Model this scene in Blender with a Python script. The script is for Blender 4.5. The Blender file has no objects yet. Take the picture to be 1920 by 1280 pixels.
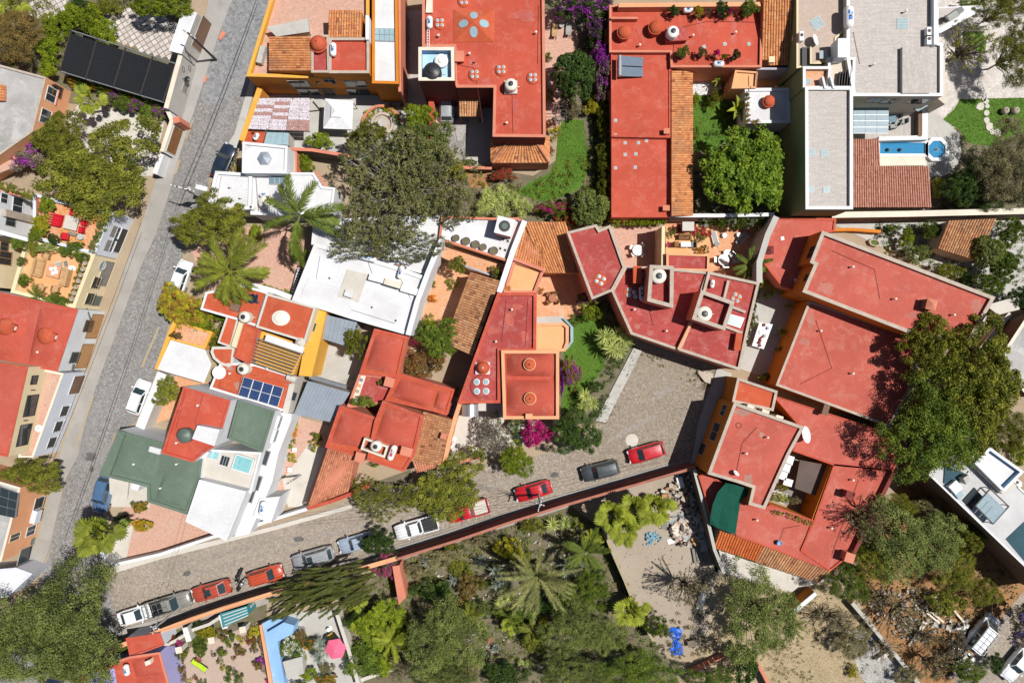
import bpy,math,random
import numpy as np
from mathutils import Vector,Matrix

# ---------------------------------------------------------------- camera, sky, sun, exposure
SC=bpy.context.scene
CO=SC.collection
random.seed(11)
CAMH=80.0          # the drone hovers 80 m above the street, looking straight down
PPM=16.0           # photograph pixels per metre at street level

cam_d=bpy.data.cameras.new("camera");cam_d.lens=24.0;cam_d.sensor_width=36.0
cam_d.clip_start=0.5;cam_d.clip_end=6000
cam=bpy.data.objects.new("camera",cam_d);CO.objects.link(cam)
cam.location=(0,0,CAMH);cam.rotation_euler=(0,0,0)
SC.camera=cam

SUN_EL,SUN_AZ=math.radians(62),math.radians(7)      # high, almost due east (photo right)
world=bpy.data.worlds.new("World");SC.world=world;world.use_nodes=True
_n=world.node_tree.nodes;_l=world.node_tree.links
sky=_n.new("ShaderNodeTexSky");sky.sky_type='NISHITA';sky.sun_disc=False
sky.sun_elevation=SUN_EL;sky.sun_rotation=math.radians(90)-SUN_AZ
sky.air_density=1.0;sky.dust_density=1.0
_n["Background"].inputs[1].default_value=0.05
_l.new(sky.outputs[0],_n["Background"].inputs[0])

sun_d=bpy.data.lights.new("sun",'SUN');sun_d.energy=5.0;sun_d.angle=math.radians(0.53)
sun_d.color=(1.0,0.972,0.93)
sun=bpy.data.objects.new("sun",sun_d);CO.objects.link(sun);sun.location=(60,0,120)
_sd=Vector((math.cos(SUN_EL)*math.cos(SUN_AZ),math.cos(SUN_EL)*math.sin(SUN_AZ),math.sin(SUN_EL)))
sun.rotation_euler=_sd.to_track_quat('Z','Y').to_euler()

SC.view_settings.view_transform='Standard'
SC.view_settings.look='None'
SC.view_settings.exposure=0.08
SC.view_settings.gamma=1.0
SC.view_settings.use_curve_mapping=False
SC.cycles.max_bounces=6;SC.cycles.transparent_max_bounces=12
SC.cycles.diffuse_bounces=2;SC.cycles.glossy_bounces=3;SC.cycles.transmission_bounces=4

# ---------------------------------------------------------------- geometry helpers
def W(x,y,z=0.0):
    """the point at height z that the photograph shows at pixel (x, y)"""
    k=(CAMH-z)/CAMH/PPM
    return Vector(((x-960)*k,(640-y)*k,z))

def m_of(px,z=0.0):
    return px/PPM*(CAMH-z)/CAMH

def area2(p):
    return sum(p[i][0]*p[(i+1) % len(p)][1]-p[(i+1) % len(p)][0]*p[i][1] for i in range(len(p)))

def ccw(p):
    p=[Vector((q[0],q[1])) for q in p]
    return p if area2(p) > 0 else p[::-1]

def inset(p,d):
    n=len(p);out=[]
    for i in range(n):
        a,b,c=p[i-1],p[i],p[(i+1) % n]
        e1=(b-a).normalized();e2=(c-b).normalized()
        n1=Vector((-e1.y,e1.x));n2=Vector((-e2.y,e2.x))
        k=1+n1.dot(n2)
        v=(n1+n2)/max(k,0.35)
        out.append(b+v*d)
    return out

ROOTLOC={}
def thing(name,label,cat,loc=(0,0,0),group=None,rz=0.0):
    o=bpy.data.objects.new(name,None);CO.objects.link(o)
    o.empty_display_size=0.3
    o.location=loc;o.rotation_euler=(0,0,rz)
    o["label"]=label;o["category"]=cat
    if group:o["group"]=group
    ROOTLOC[o.name]=Vector(loc)
    return o

def rootof(o):
    while o.parent:o=o.parent
    return o

def mesh_of(name,V,F,mat=None,smooth=False,tint=None):
    me=bpy.data.meshes.new(name)
    me.from_pydata([tuple(v) for v in V],[],F)
    if mat is not None:
        if isinstance(mat,(list,tuple)):
            for m_ in mat:me.materials.append(m_)
        else:me.materials.append(mat)
    if smooth:me.polygons.foreach_set("use_smooth",[True]*len(me.polygons))
    if tint is not None:
        a=me.attributes.new("tint",'FLOAT','FACE');a.data.foreach_set("value",tint)
    me.update()
    return me

def link(name,me,par=None,kind=None,label=None):
    o=bpy.data.objects.new(name,me);CO.objects.link(o)
    if par is not None:o.parent=par
    if kind:o["kind"]=kind
    if label:o["label"]=label
    return o

def part(name,V,F,mat,par,smooth=False,tint=None,kind=None,label=None,local=False):
    """world-space vertices made into a child of par"""
    if not local:
        off=ROOTLOC.get(rootof(par).name,Vector((0,0,0))) if par is not None else Vector((0,0,0))
        V=[Vector(v)-off for v in V]
    return link(name,mesh_of(name,V,F,mat,smooth,tint),par,kind,label)

class MB:
    """collects simple solids into one mesh"""
    def __init__(s):s.V=[];s.F=[];s.T=[];s.M=[]
    def add(s,V,F,t=0.5,mi=0):
        o=len(s.V);s.V+=[Vector(v) for v in V]
        s.F+=[tuple(i+o for i in f) for f in F];s.T+=[t]*len(F);s.M+=[mi]*len(F);return s
    def box(s,c,d,rz=0.0,t=0.5,mi=0,taper=1.0):
        """c = centre of the base, d = full size"""
        V=[]
        for z,k in ((0,1),(d[2],taper)):
            for x,y in ((-1,-1),(1,-1),(1,1),(-1,1)):
                X,Y=x*d[0]/2*k,y*d[1]/2*k
                V.append((c[0]+X*math.cos(rz)-Y*math.sin(rz),c[1]+X*math.sin(rz)+Y*math.cos(rz),c[2]+z))
        return s.add(V,[(3,2,1,0),(4,5,6,7),(0,1,5,4),(1,2,6,5),(2,3,7,6),(3,0,4,7)],t,mi)
    def prism(s,p,z0,z1,t=0.5,mi=0,bottom=True):
        p=ccw(p);n=len(p)
        V=[(q.x,q.y,z0) for q in p]+[(q.x,q.y,z1) for q in p]
        F=[tuple(range(n,2*n))]+[(i,(i+1) % n,n+(i+1) % n,n+i) for i in range(n)]
        if bottom:F.append(tuple(range(n-1,-1,-1)))
        return s.add(V,F,t,mi)
    def lathe(s,c,prof,n=16,t=0.5,mi=0,cap=True,sx=1.0,sy=1.0,rz=0.0):
        V=[];F=[]
        for r,z in prof:
            for i in range(n):
                a=2*math.pi*i/n
                X,Y=r*math.cos(a)*sx,r*math.sin(a)*sy
                V.append((c[0]+X*math.cos(rz)-Y*math.sin(rz),c[1]+X*math.sin(rz)+Y*math.cos(rz),c[2]+z))
        for j in range(len(prof)-1):
            for i in range(n):
                F.append((j*n+i,j*n+(i+1) % n,(j+1)*n+(i+1) % n,(j+1)*n+i))
        if cap:
            F.append(tuple((len(prof)-1)*n+i for i in range(n)))
        return s.add(V,F,t,mi)
    def tube(s,pts,r,n=6,t=0.5,mi=0,r1=None):
        pts=[Vector(p) for p in pts];V=[];F=[]
        L=len(pts)
        for k,p in enumerate(pts):
            d=(pts[min(k+1,L-1)]-pts[max(k-1,0)])
            d=d.normalized() if d.length > 1e-9 else Vector((0,0,1))
            u=d.cross(Vector((0,0,1)))
            u=u.normalized() if u.length > 1e-3 else Vector((1,0,0))
            v=d.cross(u)
            rr=r if r1 is None else r+(r1-r)*k/max(L-1,1)
            for i in range(n):
                a=2*math.pi*i/n
                V.append(p+u*rr*math.cos(a)+v*rr*math.sin(a))
        for k in range(L-1):
            for i in range(n):
                F.append((k*n+i,k*n+(i+1) % n,(k+1)*n+(i+1) % n,(k+1)*n+i))
        F.append(tuple(range(n-1,-1,-1)));F.append(tuple((L-1)*n+i for i in range(n)))
        return s.add(V,F,t,mi)
    def beam(s,a,b,w,h,t=0.5,mi=0):
        """a bar from a to b (given at its top centre line)"""
        a=Vector(a);b=Vector(b);d=(b-a).normalized()
        u=Vector((-d.y,d.x,0));u=u.normalized() if u.length > 1e-4 else Vector((1,0,0))
        v=d.cross(u) if abs(d.z) > 0.9 else Vector((0,0,1))
        V=[]
        for p in (a,b):
            V+=[p+u*w/2,p-u*w/2,p-u*w/2-v*h,p+u*w/2-v*h]
        return s.add(V,[(0,1,2,3),(7,6,5,4),(0,4,5,1),(1,5,6,2),(2,6,7,3),(3,7,4,0)],t,mi)
    def build(s,name,mat,par,smooth=False,kind=None,label=None,local=False,tint=False):
        o=part(name,s.V,s.F,mat,par,smooth,s.T if tint else None,kind,label,local)
        if isinstance(mat,(list,tuple)) and len(mat) > 1:
            o.data.polygons.foreach_set("material_index",s.M)
        return o

# ---------------------------------------------------------------- procedural materials
MATS={}
def _nt(name):
    m=bpy.data.materials.new(name);m.use_nodes=True
    nt=m.node_tree;b=nt.nodes["Principled BSDF"];MATS[name]=m
    return m,nt,nt.nodes,nt.links,b

def _ramp(N,L,src,p0,p1,c0=(0,0,0,1),c1=(1,1,1,1)):
    r=N.new("ShaderNodeValToRGB");r.color_ramp.elements[0].position=p0;r.color_ramp.elements[1].position=p1
    r.color_ramp.elements[0].color=c0;r.color_ramp.elements[1].color=c1
    L.new(src,r.inputs[0]);return r.outputs[0]

def _mix(N,L,fac,a,b,mode='MIX'):
    x=N.new("ShaderNodeMix");x.data_type='RGBA';x.blend_type=mode
    for s,v in ((x.inputs[0],fac),(x.inputs[6],a),(x.inputs[7],b)):
        if hasattr(v,"links"):L.new(v,s)
        elif isinstance(v,(tuple,list)):s.default_value=(*v[:3],1)
        else:s.default_value=v
    return x.outputs[2]

def _noise(N,L,vec,scale,detail=4,rough=0.55,dist=0.0):
    t=N.new("ShaderNodeTexNoise");t.inputs["Scale"].default_value=scale
    t.inputs["Detail"].default_value=detail;t.inputs["Roughness"].default_value=rough
    t.inputs["Distortion"].default_value=dist
    L.new(vec,t.inputs["Vector"]);return t.outputs[0]

def _pos(N,L,rot=0.0,scl=(1,1,1)):
    g=N.new("ShaderNodeNewGeometry")
    if rot == 0 and scl == (1,1,1):return g.outputs["Position"]
    m=N.new("ShaderNodeMapping");m.inputs["Rotation"].default_value=(0,0,rot);m.inputs["Scale"].default_value=scl
    L.new(g.outputs["Position"],m.inputs["Vector"]);return m.outputs[0]

def _bump(N,L,b,h,strength,dist=0.02):
    n=N.new("ShaderNodeBump");n.inputs["Strength"].default_value=strength;n.inputs["Distance"].default_value=dist
    L.new(h,n.inputs["Height"]);L.new(n.outputs[0],b.inputs["Normal"])

def pm(name,c,c2=None,c3=None,s=0.5,s3=0.35,lo=0.35,hi=0.7,t3=(0.58,0.7),fine=0.25,rough=0.85,bump=0.3,metal=0.0,spec=0.3,a3=0.8):
    """painted / plastered / dusty surface: colour c, broad patches of c2, sparse stains of c3, fine grain"""
    m,nt,N,L,b=_nt(name)
    P=_pos(N,L)
    col=c
    if c2:col=_mix(N,L,_ramp(N,L,_noise(N,L,P,s,5,0.6),lo,hi),c,c2)
    if c3:
        f=_ramp(N,L,_noise(N,L,P,s3,8,0.68,0.6),t3[0],t3[1])
        mu=N.new("ShaderNodeMath");mu.operation='MULTIPLY';mu.inputs[1].default_value=a3;L.new(f,mu.inputs[0])
        col=_mix(N,L,mu.outputs[0],col,c3)
    fn=_noise(N,L,P,9.0,6,0.7)
    g=1-fine
    col=_mix(N,L,1.0,col,_ramp(N,L,fn,0.25,0.75,(g,g,g,1),(1+fine*.5,)*3+(1,)),'MULTIPLY')
    L.new(col,b.inputs["Base Color"])
    b.inputs["Roughness"].default_value=rough;b.inputs["Metallic"].default_value=metal
    b.inputs["Specular IOR Level"].default_value=spec
    if bump:_bump(N,L,b,fn,bump)
    return m

def brickmat(name,c1,c2,mortar,bw,bh,rot=0.0,mw=0.06,rough=0.85,c3=None,patch=None,ps=0.3):
    m,nt,N,L,b=_nt(name)
    P=_pos(N,L,rot)
    t=N.new("ShaderNodeTexBrick");t.inputs["Scale"].default_value=1.0
    t.inputs["Brick Width"].default_value=bw;t.inputs["Row Height"].default_value=bh
    t.inputs["Mortar Size"].default_value=mw*bh;t.inputs["Color1"].default_value=(*c1,1)
    t.inputs["Color2"].default_value=(*c2,1);t.inputs["Mortar"].default_value=(*mortar,1)
    L.new(P,t.inputs["Vector"])
    col=t.outputs["Color"]
    P2=_pos(N,L)
    if patch:col=_mix(N,L,_ramp(N,L,_noise(N,L,P2,ps,7,0.65),0.5,0.72),col,patch)
    fn=_noise(N,L,P2,4.0,7,0.7)
    col=_mix(N,L,1.0,col,_ramp(N,L,fn,0.25,0.75,(.72,.72,.72,1),(1.12,1.12,1.12,1)),'MULTIPLY')
    L.new(col,b.inputs["Base Color"]);b.inputs["Roughness"].default_value=rough
    _bump(N,L,b,t.outputs["Fac"],-0.4,0.01)
    return m

def cobblemat(name,cols,scale,gap=(0.17,0.15,0.125),patch=None,ps=0.12,stain=None,gapw=(0.02,0.09)):
    """river stones set in dust"""
    m,nt,N,L,b=_nt(name)
    P=_pos(N,L)
    v=N.new("ShaderNodeTexVoronoi");v.inputs["Scale"].default_value=scale;L.new(P,v.inputs["Vector"])
    e=N.new("ShaderNodeTexVoronoi");e.feature='DISTANCE_TO_EDGE';e.inputs["Scale"].default_value=scale;L.new(P,e.inputs["Vector"])
    sep=N.new("ShaderNodeSeparateColor");L.new(v.outputs["Color"],sep.inputs[0])
    r=N.new("ShaderNodeValToRGB");L.new(sep.outputs[0],r.inputs[0])
    el=r.color_ramp.elements
    while len(el) < len(cols):el.new(0.5)
    for i,c in enumerate(cols):el[i].position=i/(len(cols)-1);el[i].color=(*c,1)
    col=_mix(N,L,_ramp(N,L,e.outputs[0],gapw[0],gapw[1]),gap,r.outputs[0])
    if patch:col=_mix(N,L,_ramp(N,L,_noise(N,L,P,ps,6,0.62,0.5),0.4,0.75,(0,0,0,1),(.55,.55,.55,1)),col,patch)
    if stain:col=_mix(N,L,_ramp(N,L,_noise(N,L,P,0.22,8,0.65),0.45,0.8,(0,0,0,1),(.6,.6,.6,1)),col,stain)
    if patch:col=_mix(N,L,1.0,col,_ramp(N,L,_noise(N,L,P,2.2,9,0.75),0.3,0.7,(.86,.86,.86,1),(1.26,1.26,1.26,1)),'MULTIPLY')
    L.new(col,b.inputs["Base Color"]);b.inputs["Roughness"].default_value=0.9
    b.inputs["Specular IOR Level"].default_value=0.2
    _bump(N,L,b,e.outputs[0],0.6,0.05)
    return m

def tintmat(name,stops,rough=0.8,noise=0.25,ns=2.5,spec=0.3,patch=None):
    """colour picked per face (tile, stone) from the tint attribute"""
    m,nt,N,L,b=_nt(name)
    a=N.new("ShaderNodeAttribute");a.attribute_name="tint"
    r=N.new("ShaderNodeValToRGB");L.new(a.outputs["Fac"],r.inputs[0])
    el=r.color_ramp.elements
    while len(el) < len(stops):el.new(0.5)
    for i,(p,c) in enumerate(stops):el[i].position=p;el[i].color=(*c,1)
    P=_pos(N,L);fn=_noise(N,L,P,ns,6,0.7)
    col=r.outputs[0]
    if patch:col=_mix(N,L,_ramp(N,L,_noise(N,L,P,0.45,7,0.68),0.52,0.75),col,patch)
    col=_mix(N,L,1.0,col,_ramp(N,L,fn,0.3,0.7,(1-noise,)*3+(1,),(1+noise*.4,)*3+(1,)),'MULTIPLY')
    L.new(col,b.inputs["Base Color"]);b.inputs["Roughness"].default_value=rough
    b.inputs["Specular IOR Level"].default_value=spec
    return m

def leafmat(name,c1,c2,c3=None,trans=0.25,vary=0.5):
    """foliage: colour varies per leaf (tint) and per plant"""
    m,nt,N,L,b=_nt(name)
    a=N.new("ShaderNodeAttribute");a.attribute_name="tint"
    r=N.new("ShaderNodeValToRGB");L.new(a.outputs["Fac"],r.inputs[0])
    el=r.color_ramp.elements;el[0].color=(*c1,1);el[1].color=(*c2,1)
    if c3:e=el.new(0.93);e.color=(*c3,1);el[1].position=0.9;
    if c3:el[2].position=0.95;el[1].color=(*c2,1);el[2].color=(*c3,1)
    P=_pos(N,L)
    oi=N.new("ShaderNodeObjectInfo")
    k=_ramp(N,L,oi.outputs["Random"],0,1,(1-vary*.35,)*3+(1,),(1+vary*.3,)*3+(1,))
    col=_mix(N,L,1.0,r.outputs[0],k,'MULTIPLY')
    col=_mix(N,L,1.0,col,_ramp(N,L,_noise(N,L,P,0.9,3,0.5),0.3,0.7,(.72,.75,.7,1),(1.25,1.2,1.1,1)),'MULTIPLY')
    L.new(col,b.inputs["Base Color"]);b.inputs["Roughness"].default_value=0.6
    b.inputs["Specular IOR Level"].default_value=0.25
    if trans:
        t=N.new("ShaderNodeBsdfTranslucent");L.new(col,t.inputs[0])
        ms=N.new("ShaderNodeMixShader");ms.inputs[0].default_value=trans
        L.new(b.outputs[0],ms.inputs[1]);L.new(t.outputs[0],ms.inputs[2])
        L.new(ms.outputs[0],N["Material Output"].inputs["Surface"])
    return m

def plain(name,c,rough=0.5,metal=0.0,spec=0.5,coat=0.0,trans=0.0,alpha=1.0):
    m,nt,N,L,b=_nt(name)
    P=_pos(N,L);fn=_noise(N,L,P,3.0,5,0.65)
    col=_mix(N,L,1.0,c,_ramp(N,L,fn,0.3,0.7,(.86,.86,.86,1),(1.07,1.07,1.07,1)),'MULTIPLY')
    L.new(col,b.inputs["Base Color"])
    b.inputs["Roughness"].default_value=rough;b.inputs["Metallic"].default_value=metal
    b.inputs["Specular IOR Level"].default_value=spec;b.inputs["Coat Weight"].default_value=coat
    b.inputs["Coat Roughness"].default_value=0.06
    b.inputs["Transmission Weight"].default_value=trans;b.inputs["Alpha"].default_value=alpha
    return m

# roofs and walls
def roofmat(name,c,pale,dark,ap=.5,ad=.55,s=1.0,rot=.3,seam=(4.6,3.1)):
    """painted flat roof: sun-bleached blotches, chalky scuffs, mould stains, grain"""
    m,nt,N,L,b=_nt(name);P=_pos(N,L)
    col=_mix(N,L,1.0,c,_ramp(N,L,_noise(N,L,P,.22*s,5,.6),.3,.7,(.84,.82,.82,1),(1.12,1.12,1.12,1)),'MULTIPLY')
    def lay(col,sc,lo,hi,amt,to,det=8,ro=.68,di=.5):
        f=_ramp(N,L,_noise(N,L,P,sc,det,ro,di),lo,hi);mu=N.new("ShaderNodeMath");mu.operation='MULTIPLY';mu.inputs[1].default_value=amt;L.new(f,mu.inputs[0]);return _mix(N,L,mu.outputs[0],col,to)
    col=lay(col,.8*s,.5,.78,ap,pale);col=lay(col,3.2*s,.56,.72,ap*.6,pale,6,.7,1.2);col=lay(col,.42*s,.64,.74,ad,dark,9,.7,.8)
    w=_noise(N,L,P,.55*s,4,.5,.3)          # tide marks of dried puddles
    tm=N.new("ShaderNodeValToRGB");L.new(w,tm.inputs[0]);e=tm.color_ramp.elements;e[0].position=.60;e[0].color=(0,0,0,1);e[1].position=.65;e[1].color=(0,0,0,1);k=e.new(.622);k.color=(.30,.30,.30,1)
    col=_mix(N,L,tm.outputs[0],col,pale)
    br=N.new("ShaderNodeTexBrick");br.inputs["Scale"].default_value=1;br.inputs["Brick Width"].default_value=seam[0];br.inputs["Row Height"].default_value=seam[1];br.inputs["Mortar Size"].default_value=.018;br.inputs["Mortar Smooth"].default_value=.6
    L.new(_pos(N,L,rot),br.inputs["Vector"]);mu=N.new("ShaderNodeMath");mu.operation='MULTIPLY';mu.inputs[1].default_value=.35;L.new(br.outputs["Fac"],mu.inputs[0]);col=_mix(N,L,mu.outputs[0],col,dark)
    fn=_noise(N,L,P,8.0,6,.7)
    col=_mix(N,L,1.0,col,_ramp(N,L,fn,.25,.75,(.86,.85,.85,1),(1.08,1.08,1.08,1)),'MULTIPLY')
    L.new(col,b.inputs["Base Color"]);b.inputs["Roughness"].default_value=.85;b.inputs["Specular IOR Level"].default_value=.08;_bump(N,L,b,fn,.2)
    return m
RED=roofmat("red_roof",(.465,.086,.052),(.55,.22,.165),(.28,.062,.045),.4,.5,1,0.0)
REDP=roofmat("faded_red_roof",(.45,.106,.077),(.56,.27,.21),(.25,.105,.08),.5,.7,.9,-.36)
REDC=roofmat("smooth_red_roof",(.44,.094,.066),(.52,.21,.165),(.28,.07,.06),.3,.4,.7,.25)
RED2=roofmat("red_roof_worn",(.365,.066,.057),(.50,.25,.22),(.19,.06,.055),.6,.6,1.2,.3)
RED3=roofmat("red_roof_fresh",(.46,.092,.042),(.53,.22,.14),(.31,.07,.04),.38,.5,1.1,.27)
VAULT=roofmat("red_vault",(.43,.085,.055),(.51,.21,.165),(.29,.07,.055),.35)
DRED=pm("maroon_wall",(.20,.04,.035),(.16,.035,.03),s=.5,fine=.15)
WHITE=roofmat("white_roof",(.62,.625,.63),(.70,.70,.70),(.37,.36,.34),.5,.8,1.0)
WHITEW=pm("white_wall",(.68,.69,.70),(.61,.61,.605),(.40,.385,.36),s=.5,s3=.8,t3=(.64,.85),fine=.08,a3=.4,bump=.1)
BLUEW=pm("pale_blue_wall",(.62,.65,.71),(.56,.58,.63),s=.5,fine=.1,bump=.1)
CREAM=pm("cream_wall",(.72,.60,.38),(.66,.54,.34),(.45,.37,.26),s=.5,s3=.7,fine=.1,a3=.4,bump=.12)
CREAM2=pm("pale_cream_coping",(.74,.66,.54),(.64,.55,.44),(.38,.32,.27),s=.6,s3=.9,fine=.15,a3=.5)
ORANGE=pm("orange_wall",(.58,.20,.02),(.52,.17,.02),(.40,.15,.05),s=.5,s3=.5,fine=.12,a3=.4)
YELLOW=pm("ochre_yellow_wall",(.72,.38,.05),(.66,.33,.06),(.60,.42,.2),s=.5,s3=.5,fine=.12,a3=.4)
PEACH=pm("peach_wall",(.72,.36,.19),(.64,.30,.15),(.5,.33,.24),s=.5,s3=.6,fine=.12,a3=.5)
SALMON=pm("salmon_wall",(.60,.22,.14),(.52,.18,.11),(.40,.22,.16),s=.6,s3=.7,fine=.14,a3=.5)
WALLCAP=pm("worn_brick_coping",(.42,.165,.11),(.33,.13,.09),(.26,.15,.11),s=1.1,s3=1.0,fine=.3,a3=.7)
STONECAP=pm("stone_coping",(.50,.42,.34),(.40,.33,.27),(.28,.23,.2),s=1.2,s3=1.4,fine=.3,a3=.6,bump=.5)
CONC=pm("concrete",(.48,.46,.42),(.40,.385,.35),(.27,.25,.22),s=.4,s3=.6,fine=.2,a3=.6,bump=.4)
CONCL=pm("pale_concrete",(.58,.54,.48),(.50,.46,.40),(.36,.33,.28),s=.4,s3=.7,fine=.16,a3=.5)
CONCD=pm("weathered_grey_roof",(.43,.41,.39),(.30,.29,.275),(.55,.54,.52),s=.35,s3=.5,t3=(.5,.62),fine=.25,a3=.6)
GREENR=roofmat("green_roof",(.125,.172,.13),(.20,.235,.19),(.085,.115,.09),.35,.5)
OLIVEW=pm("olive_green_wall",(.20,.245,.115),(.16,.20,.09),s=.4,fine=.12)
BEIGE=pm("beige_wall",(.60,.53,.43),(.54,.47,.38),s=.5,fine=.08)
BROWNW=pm("brown_wall",(.20,.12,.08),(.16,.095,.065),s=.5,fine=.15)
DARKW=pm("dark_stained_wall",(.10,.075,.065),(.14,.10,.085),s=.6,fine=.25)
GREYR=roofmat("pale_grey_roof",(.50,.50,.495),(.58,.58,.58),(.34,.34,.33),.5,.6,.9,.75,(3.0,2.0))
PALEV=pm("pale_violet_wall",(.44,.41,.46),(.38,.36,.40),s=.5,fine=.1)
LILAC=pm("lilac_wall",(.38,.36,.62),(.33,.31,.55),s=.5,fine=.1)
SKYB=pm("sky_blue_paint",(.27,.46,.70),(.22,.39,.61),(.44,.56,.70),s=.5,s3=.8,fine=.1,a3=.4)
TEALD=pm("dark_teal_paint",(.035,.085,.11),(.03,.07,.09),s=.6,fine=.15)
TEAL=pm("teal_paint",(.05,.24,.26),(.04,.20,.22),(.12,.32,.33),s=.6,s3=.9,fine=.15,a3=.4)
GRAVELR=pm("pinkish_gravel_roof",(.50,.39,.32),(.42,.33,.27),(.55,.46,.40),s=2.5,s3=1.5,fine=.25,bump=.5)
DECK=brickmat("grey_plank_tile",(.52,.47,.43),(.44,.40,.37),(.36,.33,.30),.9,.14,0,.05)
DECKV=brickmat("grey_plank_tile_turned",(.50,.455,.415),(.43,.39,.36),(.35,.32,.29),.9,.14,math.pi/2,.05)
BRICKF=brickmat("pink_brick_floor",(.58,.32,.23),(.50,.27,.19),(.54,.38,.31),.28,.14,.25,.1,patch=(.52,.36,.28))
TERRA=brickmat("terracotta_floor",(.66,.32,.16),(.58,.27,.13),(.62,.37,.23),.34,.34,.12,.06,patch=(.68,.42,.28),ps=.4)
PEACHF=pm("peach_floor",(.70,.38,.18),(.66,.33,.14),(.60,.42,.30),s=.5,s3=.7,fine=.12,a3=.5)
# ground
DIRT=pm("dry_soil",(.40,.31,.21),(.33,.25,.165),(.22,.165,.11),s=.25,s3=.5,fine=.35,a3=.6,bump=.8)
DIRTL=pm("pale_dry_earth",(.38,.315,.245),(.33,.27,.205),(.22,.175,.13),s=.18,s3=.35,t3=(.55,.75),fine=.25,a3=.6,bump=.6)
SAND=pm("dry_grass_lot",(.43,.335,.205),(.36,.28,.165),(.24,.19,.11),s=.35,s3=.8,t3=(.52,.75),fine=.4,a3=.5,bump=.9)
ORSOIL=pm("orange_soil",(.36,.19,.08),(.30,.15,.06),(.24,.17,.10),s=.4,s3=.8,fine=.4,a3=.7,bump=.9)
GARDEN=pm("garden_soil",(.20,.16,.11),(.14,.115,.075),(.12,.13,.05),s=.6,s3=.9,t3=(.45,.6),fine=.4,a3=.8,bump=.9)
LAWN=pm("lawn_grass",(.075,.16,.013),(.095,.19,.018),(.125,.19,.028),s=.8,s3=.6,t3=(.5,.75),fine=.45,a3=.6,bump=1.0)
STREET=cobblemat("cobble_street",[(.165,.156,.149),(.22,.21,.202),(.26,.249,.239),(.31,.298,.286)],5.2,gap=(.125,.118,.11),patch=(.245,.23,.215),ps=.10,stain=(.165,.158,.152))
STREET2=cobblemat("dusty_cobble_street",[(.215,.178,.14),(.28,.236,.19),(.33,.28,.23),(.385,.33,.272)],5.6,gap=(.195,.16,.124),patch=(.325,.278,.23),ps=.10,stain=(.20,.172,.145))
PLAZA=cobblemat("plaza_cobble",[(.215,.178,.138),(.265,.222,.174),(.305,.258,.205),(.355,.302,.242)],4.6,gap=(.145,.12,.092),patch=(.28,.232,.175),ps=.16,stain=(.20,.165,.125))
PAVED=cobblemat("dark_block_street",[(.14,.14,.145),(.185,.185,.19),(.225,.225,.228),(.26,.26,.26)],3.4,gap=(.20,.20,.20),patch=(.28,.28,.28),ps=.15)
GRAVEL=cobblemat("white_gravel",[(.45,.45,.45),(.60,.60,.60),(.72,.72,.72),(.8,.8,.8)],7.0,gap=(.25,.25,.25))
PLAZA_E=cobblemat("pale_paver_plaza",[(.47,.43,.39),(.52,.47,.43),(.56,.51,.47),(.60,.55,.51)],2.2,gap=(.42,.38,.34),gapw=(.01,.04))
SIDE=pm("sidewalk_concrete",(.37,.352,.33),(.32,.302,.28),(.22,.205,.185),s=.4,s3=.5,fine=.2,a3=.6,bump=.4)
SIDEW=pm("warm_sidewalk",(.36,.335,.305),(.30,.278,.25),(.20,.185,.165),s=.4,s3=.6,fine=.2,a3=.6,bump=.4)
FLAG=tintmat("flagstone",[(0,(.23,.215,.20)),(.5,(.30,.28,.26)),(1,(.38,.355,.33))],noise=.3)
JOINT=pm("pale_mortar",(.50,.47,.42),(.42,.39,.35),fine=.3)
PAVER=tintmat("square_paver",[(0,(.46,.42,.40)),(.5,(.55,.50,.48)),(1,(.62,.58,.56))],noise=.3)
# tiles
TILE_O=tintmat("clay_tile_orange",[(0,(.30,.10,.045)),(.3,(.52,.20,.075)),(.65,(.62,.27,.10)),(1,(.68,.38,.18))],patch=(.33,.17,.09))
TILE_R=tintmat("clay_tile_red",[(0,(.30,.10,.055)),(.35,(.46,.17,.09)),(.7,(.54,.225,.12)),(1,(.60,.33,.20))],patch=(.36,.18,.11))
TILE_B=tintmat("clay_tile_brown",[(0,(.20,.09,.05)),(.3,(.42,.19,.09)),(.65,(.54,.28,.13)),(1,(.62,.41,.23))],patch=(.34,.20,.11))
TILE_V=tintmat("clay_tile_vivid",[(0,(.45,.10,.025)),(.5,(.56,.14,.035)),(1,(.60,.20,.06))],noise=.12)
TILE_P=tintmat("clay_tile_pink",[(0,(.40,.17,.11)),(.5,(.50,.235,.165)),(1,(.56,.31,.235))],noise=.2)
# metal, glass, plastic
BLACK=plain("black_metal",(.02,.02,.022),.45)
NET=plain("black_shade_net",(.018,.019,.022),.9,spec=.1)
GNET=plain("green_shade_net",(.01,.075,.05),.8,spec=.1)
STEEL=plain("galvanised_steel",(.45,.46,.47),.35,metal=.7)
TIN=pm("grey_tin_roof",(.33,.37,.42),(.28,.32,.37),(.42,.42,.42),s=.6,s3=.9,fine=.12,rough=.45,metal=.2,a3=.4,bump=.05)
PVCW=plain("white_plastic",(.78,.77,.74),.4)
PVCB=plain("black_plastic",(.025,.026,.028),.45)
PVCC=plain("cream_plastic",(.72,.68,.58),.45)
GRN_PL=plain("grey_green_plastic",(.10,.13,.11),.5)
GLASS=plain("window_glass",(.03,.04,.045),.06,spec=.8)
GLASSB=plain("blue_glass",(.16,.25,.30),.08,spec=.8)
GLASST=plain("turquoise_glass",(.24,.50,.52),.12,spec=.7)
SKYL=plain("skylight_glass",(.30,.42,.46),.15,spec=.6)
POLY=plain("translucent_sheet",(.22,.30,.34),.25,spec=.5)
WOOD=pm("brown_wood",(.26,.12,.045),(.20,.09,.035),s=1.5,fine=.3)
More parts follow.
